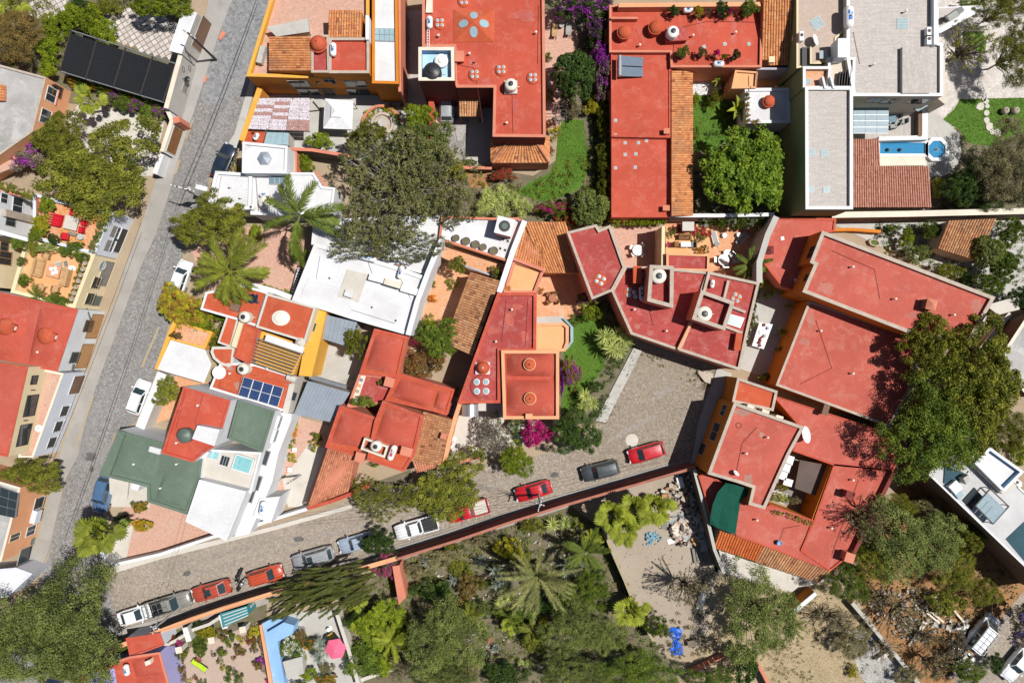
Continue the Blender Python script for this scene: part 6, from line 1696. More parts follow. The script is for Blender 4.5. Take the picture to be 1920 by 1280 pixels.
tree("shrub",1362,208,9,9,1.0,"green","upper clipped ball shrub on the small lawn")
tree("shrub",1362,228,8,8,.9,"green","lower clipped ball shrub on the small lawn")
tree("shrub",1305,250,8,14,1.0,"green","green shrub at the lower end of the tile strip")
palm(1383,205,24,2.0,"palmy","yellow banana plant beside the white pavilion","banana",9,cat="banana plant",name="banana_plant")
palm(1345,152,12,1.4,"palmy","small palm on the white gravel bed","feather",9)
tree("bush",1488,278,14,16,2.4,"green","leafy bush against the olive wall")
yucca(1464,282,11,.8,"yucca","small spiky plant near the olive wall",1)
# top right
tree("fine",1870,22,52,34,6,"olive","olive tree in the top right garden")
tree("fine",1898,104,42,62,6.5,"olive","grey olive tree at the right edge beside the lawn")
tree("bare",1818,88,52,62,6.0,"olive","bare branching tree on the pale plaza")
tree("fine",1892,318,78,74,7.5,"dry","large brownish tree at the right edge below the lawn")
tree("broad",1806,350,46,38,5.5,"dark","dark green tree beside the pool terrace")
tree("bush",1757,350,14,20,2.0,"yellow","lime topiary bush beside the pink tile roof")
tree("fine",1850,375,60,24,4.5,"dark","dark tree along the long white capped wall")
tree("bush",1818,12,26,12,1.6,"green","green bush at the top edge beside the balcony")
# walled garden
for x,y,rx,ry,h,m_,k,lb in ((1698,447,18,16,2.0,"bright","bush","lime bush in the walled garden"),(1746,432,24,16,3.0,"green","broad","green tree left of the brown garden pavilion"),(1716,474,28,20,2.4,"grey","bush","grey shrub beside the tall red roof"),(1775,508,28,17,2.2,"olive","bush","flowering bush along the tall red roof"),(1846,470,34,30,4.6,"grey","round","round grey tree at the corner of the brown garden pavilion"),(1876,496,28,26,4.2,"green","round","round green tree right of the brown garden pavilion"),(1890,436,34,26,4.0,"green","broad","green tree at the right edge of the walled garden"),(1858,530,34,24,4.0,"green","broad","green tree at the tip of the tall red roof"),(1806,530,18,15,2.2,"dark","bush","dark bush along the tall red roof"),(1660,436,12,9,1.4,"dark","bush","dark bush near the pond beds"),(1672,428,16,8,1.6,"green","bush","green bush under the long white wall"),(1908,560,30,30,4.0,"dark","broad","dark tree at the right edge above the stairs")):
    tree(k,x,y,rx,ry,h,m_,lb)
for i,(x,y,r) in enumerate(((1640,455,12),(1675,467,9))):
    t=thing("pond_bed",["stone edged bed of bright duckweed, larger one","stone edged bed of bright duckweed, smaller one"][i],"garden bed",W(x,y,0));p=W(x,y,.4);b=MB();b.lathe((p.x,p.y,.03),[(r/16,0),(r/16,.4),(r/16-.2,.4),(r/16-.2,.2)],6,cap=False,sy=.6,rz=-.3);b.build("stone_edge",STONECAP,t)
    b=MB();b.lathe((p.x,p.y,.03),[(r/16-.18,.3),(.01,.3)],6,cap=False,sy=.6,rz=-.3);b.build("duckweed",LF["bright"],t)
# big trees over the red roofs
tree("broad",1738,655,70,62,9.5,"olive","olive tree over the edge of the tall red roof")
tree("broad",1818,705,96,96,10.5,"olive","big olive tree at right between red roof and grey roof")
tree("fine",1736,800,98,108,10.5,"green","big feathery green tree beside the wide low red roof")
tree("broad",1800,780,92,76,9.6,"olive","lower olive tree beside the modern grey roof")
tree("fine",1880,800,40,50,6.5,"olive","light olive tree at the right edge above the modern grey roof")
tree("bush",1905,850,20,26,2.6,"bright","bright bush at the right edge beside the modern grey roof")
# lower right
tree("fine",1702,1012,96,82,6.5,"grey","wide grey olive tree on the orange soil lot")
tree("fine",1636,1050,48,40,5.5,"olive","olive tree beside the brown tile roof end")
tree("fine",1584,1090,44,40,5.0,"green","green tree at the corner chimney of the red courtyard house")
tree("broad",1812,1002,32,36,5.0,"olive","small olive tree beside the dark wall of the modern house")
tree("fine",1790,1070,46,40,4.5,"olive","low olive tree on the orange soil beside the rubble")
tree("bare",1690,1150,58,44,4.5,"dry","dry bare tree over the rubble")
tree("bare",1620,970,52,46,8.0,"dry","bare tree casting a branched shadow on the red terrace roof")
tree("broad",1758,905,22,18,3.0,"green","small green tree at the top of the orange soil lot")
tree("fine",1812,1262,34,28,3.6,"green","green feathery bush beside the white van")
tree("bush",1908,1158,30,44,4.5,"mauve","lilac flowering jacaranda at the right edge","lilacf",name="jacaranda_tree",cat="tree")
tree("bare",1748,1245,40,34,4.0,"dry","dark bare tree beside the ruined floor")
tree("bush",1598,1258,12,10,.9,"yellow","yellow green bush on the dry grass lot")
tree("fine",1418,1145,92,78,7.0,"grey","large grey green tree between the rubble lot and the dry lot")
tree("bare",1288,1105,44,44,6.0,"dry","dark bare tree over the rubble lot")
palm(1478,1168,34,3.6,"palm","dark feather palm at the dry grass lot","date",12,only=(-1.3,1.3))
for i,(x,y,r) in enumerate(((1146,958,40),(1186,946,42),(1224,944,42),(1168,985,36))):
    palm(x,y,r,3.6,"palmy",["left fan palm","middle fan palm","right fan palm","lower fan palm"][i]+" in the row at the top of the rubble lot","fan",26)
palm(1178,1134,40,4.0,"palmy","fan palm over the orange capped lot wall","fan",20)
palm(1096,1032,46,3.6,"palm","green feather palm left of the rubble lot","feather",14)
palm(1008,1078,74,5.0,"datep","big date palm with straight pale fronds in the lower garden","date",44,lo=-.45,hi=.7,tr=.3)
yucca(936,1082,30,1.2,"silver","silver leaved agave left of the big date palm",3,AGA,"agave","agave")
yucca(905,1050,20,.7,"silver","small silver agave in the dry upper bed",1,AGA,"agave","agave")
yucca(1074,1066,28,1.2,"silver","silver agave right of the big date palm",3,AGA,"agave","agave")
yucca(1046,985,26,1.0,"yucca","green spiky yucca below the long salmon wall",2)
yucca(948,1125,22,1.0,"yucca","spiky yucca below the silver agave",2)
tree("bush",955,1026,28,24,2.4,"yellow","lime bush in front of the big date palm")
for x,y,rx,ry,h,m_,k,lb in ((830,1042,44,20,1.8,"dry","bush","dry olive bush below the salmon wall"),(790,1075,24,20,1.4,"dry","bush","straw coloured bush at the corner of the lower garden"),(862,1062,26,22,1.8,"olive","bush","olive bush in the dry upper bed"),(882,1096,28,24,2.2,"brown","bush","brown leaved bush in the lower garden"),(815,1105,40,26,2.2,"dark","bush","dark bush beside the tilted salmon slab"),(900,1010,30,14,1.6,"dry","bush","dry bush along the salmon wall"),(1000,985,26,16,1.8,"olive","bush","olive bush along the salmon wall"),(836,1192,76,80,6.5,"grey","fine","large grey green tree in the middle of the lower garden"),(1072,1172,66,56,6.0,"grey","fine","grey green tree right of the lower garden path"),(1084,1258,78,36,5.5,"grey","fine","grey green tree at the bottom edge of the lower garden"),(1190,1256,84,44,5.5,"green","fine","bright green tree at the bottom beside the blue tarp"),(945,1262,40,28,3.0,"dark","bush","dark green bush at the bottom of the garden path"),(830,1262,60,34,5.0,"grey","fine","small grey tree at the bottom edge left of the path"),(1100,1108,52,40,5.0,"green","fine","green tree beside the lot wall"),(970,1160,40,28,2.2,"green","bush","green bush between the two grey trees"),(1040,1130,40,26,2.6,"dark","bush","dark bush under the big date palm"),(900,1140,30,20,2.0,"grey","bush","grey bush at the garden path"),(1230,1170,24,22,3.0,"green","bush","green bush at the foot of the lot wall"),(1330,1270,46,26,4.0,"green","fine","green tree at the bottom beside the pink fence"),(1392,1240,28,44,3.6,"dark","bush","dark bush at the bottom beside the ruined wall"),(715,1172,52,48,3.4,"bright","broad","bright yellow green tree in the hedge garden"),(690,1230,42,50,2.2,"green","bush","dense green hedge bush beside the pale patio wall"),(752,1190,26,30,2.8,"bright","bush","bright bush at the right of the hedge garden"),(668,1160,26,22,2.4,"dark","bush","dark bush at the top of the hedge garden"),(720,1240,26,22,2.0,"bright","bush","lime bush at the bottom of the hedge garden"),(1000,1200,26,24,2.0,"olive","bush","olive bush beside the garden path"),(885,1250,30,24,2.0,"dry","bush","dry bush at the bottom of the garden path"),(1140,1190,40,34,4.5,"grey","fine","grey tree left of the rubble lot")):
    tree(k,x,y,rx,ry,h,m_,lb)
for x,y,r,m_,lb in ((800,1052,18,"silver","silver agave near the salmon wall corner"),(850,1088,16,"silver","silver agave left of the brown leaved bush"),(985,1130,18,"yucca","pale yucca under the date palm fronds"),(1060,1100,16,"yucca","pale yucca right of the date palm trunk"),(900,1176,18,"yucca","spiky yucca at the bend of the garden path"),(1085,985,18,"palmy","yellow green agave at the top right of the lower garden"),(930,1215,14,"silver","silver agave beside the old tyre ring"),(985,1240,16,"yucca","pale yucca at the bottom of the garden path")):yucca(x,y,r,.7,m_,lb,1 if m_ == "silver" else 2,AGA if m_ != "yucca" else None,"agave" if m_ != "yucca" else "yucca","agave" if m_ != "yucca" else "yucca")
for x,y,rx,ry,m_,lb in ((770,1062,16,10,"dry","straw tuft beside the tilted salmon slab"),(846,1024,16,9,"olive","small olive bush touching the salmon wall"),(920,995,18,9,"mauve","mauve shrub touching the salmon wall"),(985,1045,14,12,"olive","olive shrub behind the date palm"),(1075,1020,16,12,"dry","dry shrub right of the date palm"),(1118,1075,18,14,"dark","dark shrub beside the lot wall"),(905,1095,14,12,"green","green shrub between the agaves"),(870,1128,18,13,"russet","reddish shrub above the grey garden tree"),(1010,1160,16,12,"yellow","yellow green shrub between the grey garden trees"),(1020,1232,20,14,"dry","straw shrub near the bottom of the lower garden")):tree("bush",x,y,rx,ry,1.2,m_,lb)
palm(880,1150,30,2.4,"palmo","small feather palm above the grey garden tree","feather",11);palm(1000,1180,30,2.2,"palmo","small feather palm between the grey garden trees","feather",11);palm(1110,1010,26,2.4,"palmy","yellow green palm at the top right of the lower garden","feather",11);palm(955,1165,22,1.8,"palmy","small fan palm on the garden path","fan",12)
palm(668,1122,26,2.4,"palmy","lime fan palm beside the drooping conifer","fan",12)
palm(735,1200,40,2.6,"palmy","yellow green feather palm in the hedge garden","feather",12)
tree("bush",726,1058,26,28,2.6,"mauve","mauve leaved bougainvillea at the salmon wall corner","magenta")
tree("broad",712,1014,36,26,4.0,"dark","dark green small tree between the parked cars")
tree("broad",840,912,78,62,5.0,"olive","dense yellow green tree over the lane above the red pickup",rot=.5)
tree("sparse",716,936,66,42,4.5,"olive","grey brown thin tree along the lane wall")
tree("broad",966,862,36,34,4.2,"bright","olive green tree beside the lane and the magenta bougainvillea")
tree("sparse",926,815,30,46,4.5,"mauve","grey leafless looking bush in front of the domed house")
tree("bush",1006,812,30,28,3.4,"magenta","vivid magenta bougainvillea below the domed house","magenta")
tree("bush",966,800,18,16,1.8,"green","white flowered green bush left of the magenta bougainvillea","whitef")
tree("broad",1080,810,50,44,5.0,"dark","dark tree at the corner of the plaza walkway")
yucca(1152,640,36,2.4,"yucca","tall pale yucca at the top of the plaza walkway",5)
yucca(1102,754,26,1.8,"yucca","pale yucca beside the lower plaza walkway",3)
tree("bush",1108,586,22,18,2.2,"bright","lime bush below the angular red roof")
tree("bush",1102,560,24,14,2.8,"olive","purple bougainvillea under the point of the angular red roof","purple")
tree("bush",1072,700,16,34,1.8,"brown","brown green bush along the domed house","purple")
tree("shrub",1050,720,7,32,3.0,"purple","narrow violet bougainvillea on the domed house wall","purple")
tree("shrub",1080,600,14,10,.9,"green","green shrub at the top of the house lawn")
tree("bush",1115,725,16,12,1.4,"dark","dark bush beside the lower yucca")
tree("broad",828,632,44,40,4.6,"green","green tree at the lower end of the courtyard tile roof",rot=.2)
tree("bush",808,606,18,16,2.0,"bright","bright bush above the courtyard tree")
tree("bush",790,612,14,12,2.2,"grey","grey shrub beside the white boundary wall")
tree("bush",790,682,40,30,3.2,"brown","russet creeper between red vault and tile roof","russet")
tree("bush",782,640,22,11,3.4,"russet","magenta bougainvillea at the tip of the large white house","magenta")
tree("shrub",828,672,8,11,2.6,"magenta","small magenta bougainvillea beside the russet creeper","magenta")
tree("bush",668,642,22,34,4.6,"olive","tall olive climber beside the grey metal roof")
tree("bush",682,752,22,12,1.5,"green","green shrub on the red terrace of the vaulted house",z0=3.4)
tree("shrub",712,716,6,6,.7,"olive","potted shrub on the red terrace beside the chimney",z0=3.4)
tree("shrub",705,868,14,6,1.0,"green","green shrubs in the little peach court by the lane")
tree("shrub",664,905,10,8,1.0,"green","green shrub beside the red tile roof")
tree("bush",858,496,17,17,2.0,"olive","olive shrub on the terracotta courtyard",z0=2.2)
tree("shrub",863,506,9,8,1.2,"grey","blue green shrub in the terracotta courtyard",z0=2.2)
tree("shrub",848,532,11,10,.8,"bright","bright square planter bush in the terracotta courtyard")
tree("shrub",812,560,9,10,.9,"orangef","yellow and red flower pots along the white boundary wall","redf")
tree("shrub",812,532,7,7,.7,"olive","small olive pot plant along the white boundary wall")
tree("bush",932,512,14,12,1.6,"olive","dry shrub at the end of the terracotta terrace",z0=2.2)
tree("shrub",1014,544,6,6,.8,"orangef","orange flowering pot on the brick terrace")
# garden east of the green house
for x,y,r,m_,lb in ((552,792,12,"yellow","yellow flower bush at the top of the brick path"),(549,812,10,"orangef","orange flower bush along the white house"),(545,830,9,"bright","bright shrub along the white house"),(594,818,11,"olive","olive shrub in the shade of the red vault"),(548,858,9,"yellow","yellow shrub beside the blue patio chairs"),(588,835,9,"yellow","yellow agave like shrub in the shade of the red vault"),(515,888,7,"olive","small plant beside the glass table")):
    tree("shrub",x,y,r,r*1.1,1.0,m_,lb)
# terraces of the angular house
hedge([(1322,412),(1350,415),(1385,416),(1424,416)],15,2.6,"green","white flowering creeper behind the lounger terrace","whitef")
palm(1405,496,34,2.6,"palm","dark palm in the shade of the lounger terrace","feather",13)
palm(1418,512,26,2.2,"palmy","second palm at the dark terrace corner","feather",10)
hedge([(1428,532),(1450,540),(1466,545)],8,1.4,"yellow","yellow green creeper below the low red roof")
tree("shrub",1440,552,12,9,1.4,"bright","bright bush at the corner of the grey courtyard")
hedge([(1420,545),(1410,590),(1400,640)],5,1.2,"olive","thin creeper along the east wall of the angular house")
for x,y,r,lb in ((1466,622,11,"upper leafy banana in the grey courtyard"),(1462,655,10,"lower leafy banana in the grey courtyard"),(1480,572,9,"small banana below the orange wall")):palm(x,y,r,1.3,"palmy",lb,"banana",7,cat="banana plant",name="banana_plant")
tree("shrub",1412,600,10,10,.9,"grey","grey thin shrub in the grey courtyard")
tree("shrub",1436,706,14,7,1.4,"green","green shrub above the red strip roof")
palm(1430,708,10,1.2,"palmy","small banana above the red strip roof","banana",6,cat="banana plant",name="banana_plant")
for x,y,r,m_,f,lb in ((1260,436,9,"grey",None,"grey shrub in the flower terrace corner"),(1268,428,9,"redf","redf","red flowers beside the terrace chimney"),(1300,432,9,"redf","redf","red geraniums right of the terrace chimney"),(1318,434,8,"redf","redf","red geraniums at the terrace divider"),(1310,446,10,"olive",None,"olive shrub at the terrace divider"),(1328,438,7,"redf","redf","red flowers at the lounger terrace corner"),(1312,470,8,"orangef",None,"orange flowers at the foot of the flower terrace"),(1323,468,7,"green","redf","green and red plant beside the maroon roof"),(1252,458,6,"magenta",None,"pink flowers on the ochre terrace wall")):
    tree("shrub",x,y,r,r,.8,m_,lb,f,z0=3.0)
# courtyard planting in the red house
tree("bush",1462,932,16,10,1.6,"yucca","variegated plant in the deep courtyard")
tree("bush",1466,912,12,8,1.6,"yellow","yellow green plant below the white awnings of the deep courtyard");tree("bush",1490,938,16,9,1.6,"dry","straw plant in the deep courtyard")
for i,(x,y) in enumerate(((1454,959),(1465,962),(1482,968),(1494,972),(1505,976),(1518,980))):
    tree("small",x,y,6,6,.55,"bright",["first","second","third","fourth","fifth","sixth"][i]+" round green plant from the left in the row along the courtyard edge",z0=3.4,name="rooftop_plant",cat="plant",group="round plants along the courtyard edge")
for x,y,rx,ry,h,k,m_,lb in ((1655,1120,40,28,3.0,"bare","dry","dry thin tree beside the broken stone wall"),(1560,1160,46,30,3.2,"bare","dry","dry thin bush at the top of the dry grass lot"),(1740,1195,40,28,2.8,"bare","brown","brown thin tree below the rubble"),(1660,1215,34,26,2.6,"bare","dry","dry thin tree over the ruined floor"),(1770,1130,36,26,2.6,"bush","olive","olive scrub between the rubble and the yard"),(1840,1110,34,30,3.6,"fine","olive","olive scrub tree beside the dark wall at right"),(1610,1020,24,26,4.0,"fine","green","green scrub tree against the dark red wall"),(1740,960,40,26,3.6,"fine","dry","dry scrub tree at the top of the orange soil"),(1860,1240,20,20,2.0,"bush","dark","dark scrub between the two white vehicles"),(1790,1215,26,20,2.0,"bush","mauve","mauve scrub beside the white van"),(1700,1262,26,20,1.6,"bush","dry","straw scrub at the bottom of the ruined floor"),(1600,1200,40,30,3.4,"fine","dry","dry scrub tree beside the ruined floor"),(1770,1020,40,34,4.2,"fine","grey","grey scrub tree on the right of the orange soil"),(1680,950,40,26,4.0,"fine","olive","olive scrub tree at the tip of the orange soil")):tree(k,x,y,rx,ry,h,m_,lb)
# the drooping conifer over the lane wall
t=thing("drooping_conifer","big drooping feathery conifer sweeping left over the lane wall","tree",W(690,1085,0))
rnd=random.Random(21);c0=W(690,1085,0)
b=MB();b.tube([(0,0,-.1),(-.3,-.1,2.5),(-1.5,-.4,4.6)],.28,8,r1=.14);b.build("trunk",BARK,t,local=True)
PL=[]
for v in range(3):
    bb=MB();r2=random.Random(40+v)
    for k in range(70):
        u=k/70;q=Vector((u*3.0,0,.45*u-.95*u*u))
        for sg in (-1,1):blade(bb,q,(.95,sg*r2.uniform(.12,.55),r2.uniform(-.35,.3)),r2.uniform(.35,.75)*(1-u*.4),.028,.5,2,min(1,max(0,r2.gauss(.5,.25))))
    PL.append(mesh_of("plume",bb.V,bb.F,LF["palm"],tint=bb.T))
CONI=leafmat("leaf_conifer",(.05,.065,.012),(.17,.18,.04))
for k in range(150):
    u=rnd.random();v=rnd.uniform(-1,1)*(1-.25*u)
    px_=712-175*u;py_=1078+38*u+v*40
    z_=5.2-2.6*u*u+rnd.uniform(-.6,.5)-abs(v)*1.0
    p=W(px_,py_,z_);o=link("plume",PL[k % 3],t);set_mat(o,CONI);o.location=p-c0;o.rotation_euler=(rnd.uniform(-.4,.4),rnd.uniform(-.15,.3),math.pi+.42+rnd.uniform(-.3,.3)+v*.12);s=rnd.uniform(.75,1.1);o.scale=(s,s,s)
# cactus garden and patio plants
CG=[(452,1200,9,"yellow","yellow round cactus bush at the top of the cactus garden"),(430,1196,14,"green","green cactus cluster left of the yellow cactus bush"),(416,1188,12,"brown","brown shrub by the cactus garden wall"),(476,1184,14,"yellow","yellow russet shrub nearest the blue wall"),(482,1200,14,"brown","brown shrub along the blue wall, upper"),(470,1196,10,"russet","russet shrub between the yellow cactus and the blue wall"),(492,1210,7,"mauve","dark round shrub along the blue wall"),(478,1217,8,"mauve","grey round shrub along the blue wall"),(494,1224,8,"mauve","dark shrub above the violet shrub"),(488,1236,9,"purple","violet flowering shrub along the blue wall, upper one"),(500,1240,9,"purple","violet flowering shrub along the blue wall, lower one"),(483,1245,10,"brown","brown shrub beside the violet shrubs"),(496,1252,9,"mauve","dark shrub below the violet shrubs"),(508,1262,10,"russet","russet shrub at the bottom of the blue wall"),(510,1274,10,"magenta","magenta shrub at the bottom of the blue wall"),(402,1226,6,"mauve","small dark cactus in the gravel, left"),(418,1222,10,"green","green cactus clump in the gravel centre"),(448,1218,11,"brown","brown cactus clump in the gravel centre"),(458,1222,6,"olive","round cactus right of the brown clump"),(438,1232,5,"brown","small brown cactus below the brown clump"),(412,1238,7,"olive","olive cactus below the green clump"),(372,1232,8,"russet","russet plant above the lime lounger"),(420,1250,7,"yellow","pale yellow cactus in the gravel"),(436,1266,14,"green","dark green cactus clump near the bottom"),(452,1265,8,"grey","grey round cactus near the bottom"),(448,1280,8,"grey","grey cactus at the bottom edge"),(340,1254,10,"brown","brown hedge plant beside the lilac wall, upper"),(342,1270,10,"brown","brown hedge plant beside the lilac wall, lower"),(368,1268,6,"russet","russet small plant near the lilac wall"),(356,1280,8,"yellow","yellow plant at the bottom left of the cactus garden"),(378,1280,9,"green","green plant at the bottom of the cactus garden"),(332,1236,14,"green","green bush at the left end of the cactus garden"),(348,1222,10,"olive","olive bush beside the cream pier")]
for x,y,r,m_,lb in CG:tree("small" if r < 10 else "shrub",x,y,r,r,.7 if r < 10 else 1.1,m_,lb,name="garden_plant",cat="plant",flower="purple" if m_ == "purple" else None)
for x,y,rx,ry,h,m_,f,lb in ((380,1206,24,18,1.8,"green",None,"green bush inside the winding garden wall"),(388,1182,22,14,1.8,"yellow",None,"yellow green bush below the front wall"),(322,1198,16,12,1.6,"russet",None,"dark red shrub below the front wall"),(370,1172,16,9,1.6,"dark",None,"dark shrub under the front wall"),(232,1212,14,12,1.2,"green",None,"green shrub at the left end of the front wall"),(548,1210,24,20,1.6,"green","whitef","white flowered green bush on the blue patio"),(566,1192,14,14,1.2,"brown",None,"brown bush above the blue patio"),(582,1206,16,16,1.4,"dark","orangef","dark bush with orange flowers on the umbrella patio"),(580,1262,15,14,1.4,"bright",None,"bright ball bush on the grey patio"),(610,1272,24,14,1.4,"olive","orangef","orange flowered bush at the bottom of the grey patio"),(612,1252,14,12,1.2,"dry",None,"straw bush below the pink umbrella"),(530,1218,10,14,1.2,"grey",None,"grey blue shrub on the blue patio edge"),(560,1282,16,10,1.0,"olive",None,"olive shrub at the bottom of the blue patio")):
    tree("bush",x,y,rx,ry,h,m_,lb,f)
yucca(568,1232,14,.5,"palmy","yellow striped agave on the grey patio",1,AGA,"agave","agave")
yucca(600,1222,26,1.8,"silver","tall silver grey palm like yucca beside the pink umbrella",3)
tree("small",336,1206,7,6,.5,"magenta","magenta flowers on the cream pier",z0=1.6,name="garden_plant",cat="plant")
tree("bare",755,1250,26,32,3.0,"dry","bare grey shrub at the bottom of the hedge garden")
# young trees on the red terrace roof
for x,y,r,m_,f,lb in ((1264,22,11,"dark",None,"small tree in a pot at the top of the red terrace"),(1310,24,10,"yellow",None,"yellow bush in a pot beside the gas tank at the top"),(1326,24,7,"mauve",None,"small dark plant right of the yellow potted bush"),(1355,20,16,"dark",None,"wide dark potted tree at the top of the red terrace"),(1367,24,6,"magenta",None,"pink potted flower at the top of the red terrace"),(1405,18,18,"green",None,"bright potted tree at the top right of the red terrace"),(1280,100,13,"green",None,"boxed green bush at the lower edge of the red terrace"),(1316,100,9,"grey",None,"boxed grey bush in a stone planter on the red terrace"),(1343,102,7,"magenta",None,"pink potted flower at the lower edge of the red terrace"),(1356,108,5,"yellow",None,"yellow potted flower at the lower edge of the red terrace"),(1380,104,9,"dark",None,"dark potted tree at the lower right of the red terrace")):
    t=tree("bush",x,y,r,r,1.6,m_,lb,f,z0=4.0,name="potted_plant",cat="potted plant")
    L_,R_,h_,z_=KIND["bush"];k_=t.scale
    b=MB();w_=m_of(r)*.75
    b.box((0,0,0),(w_/k_.x,w_/k_.y,.55/k_.z),0);b.build("planter_box",CLAYD if r > 8 else CLAY,t,local=True)

# ground cover that nobody could count
def ground_cover(name,label,poly,n,mat,r=.35,per=22,leaf=.15,seed=1,zmax=.45):
    rn=random.Random(seed);P=ccw([W(x,y,0) for x,y in poly]);xs=[p.x for p in P];ys=[p.y for p in P];m_=len(P);C=[]
    ph=[rn.uniform(0,6.28) for _ in range(4)]
    while len(C) < n:
        x,y=rn.uniform(min(xs),max(xs)),rn.uniform(min(ys),max(ys));ok=False;j=m_-1
        for i in range(m_):
            a,d=P[i],P[j]
            if (a.y > y) != (d.y > y) and x < (d.x-a.x)*(y-a.y)/(d.y-a.y)+a.x:ok=not ok
            j=i
        if ok and math.sin(x*.9+ph[0])+math.sin(y*.8+ph[1])+math.sin((x+y)*.5+ph[2]) > rn.uniform(-2.2,.6):C.append((x,y,.06+zmax*rn.random() ** 2))
    me=leaf_cloud(name,C,[r*rn.uniform(.5,1.4) for _ in C],per,leaf,seed);o=link(name,me,None,"stuff",label);set_mat(o,LF[mat])
G1=[(745,1055),(1070,955),(1135,1000),(1225,1200),(1290,1330),(690,1330),(640,1150)]
ground_cover("ground_cover","low green plants covering the lower garden",G1,620,"green",seed=2);ground_cover("ground_cover","low olive plants between the shrubs of the lower garden",G1,600,"olive",seed=3);ground_cover("ground_cover","dry straw plants between the shrubs of the lower garden",G1,600,"dry",seed=4);ground_cover("ground_cover","grey plants scattered in the lower garden",G1,300,"grey",seed=14)
G2=[(660,300),(700,280),(900,340),(1000,345),(1145,250),(1145,412),(840,405),(660,400)]
ground_cover("ground_cover","low plants in the bed round the curved lawn",G2,420,"olive",seed=5);ground_cover("ground_cover","dark ivy in the bed round the curved lawn",[(1100,60),(1145,60),(1145,420),(1085,420),(1112,330),(1105,240),(1090,120)],420,"dark",seed=6)
ground_cover("ground_cover","low plants in the walled garden",[(1640,418),(1980,418),(1980,620),(1860,552),(1660,480)],420,"green",seed=7);ground_cover("ground_cover","dark plants under the dense tree of the small garden",[(1300,270),(1380,190),(1500,240),(1495,398),(1300,398)],320,"dark",seed=8)
ground_cover("ground_cover","dark bed plants beside the house lawn",[(1100,560),(1180,570),(1185,640),(1125,785),(1045,795),(1052,770),(1140,640)],320,"dark",seed=9);ground_cover("ground_cover","mixed plants in the top left garden",[(-40,-30),(60,-30),(120,30),(330,-20),(240,20),(95,140),(-40,110)],500,"olive",seed=10)
ground_cover("ground_cover","dark plants at the right edge garden",[(1790,280),(1980,270),(1980,390),(1760,390)],380,"dark",seed=11);ground_cover("ground_cover","weeds on the orange soil lot",[(1600,1070),(1690,910),(1760,925),(1920,1110),(1790,1240),(1640,1150)],420,"dry",seed=12);ground_cover("ground_cover","weeds round the rubble lot edges",[(1190,1140),(1330,1060),(1350,1080),(1340,1220),(1240,1240)],160,"dry",seed=13,r=.25)
ground_cover("weeds","thin weeds along the foot of the lane walls",[(600,1078),(760,1028),(1060,930),(1296,862),(1302,872),(1060,944),(760,1040),(600,1086)],130,"dry",r=.16,per=12,leaf=.12,seed=31,zmax=.1);ground_cover("weeds","thin weeds along the edge of the plaza",[(1120,790),(1190,650),(1340,695),(1330,740),(1200,665),(1135,800)],160,"dry",r=.2,per=12,leaf=.12,seed=32,zmax=.08)
ground_cover("dry_weeds","straw weeds over the dry grass lot",[(1420,1140),(1560,1100),(1620,1160),(1700,1330),(1430,1330)],420,"dry",r=.3,per=14,leaf=.13,seed=33,zmax=.06)
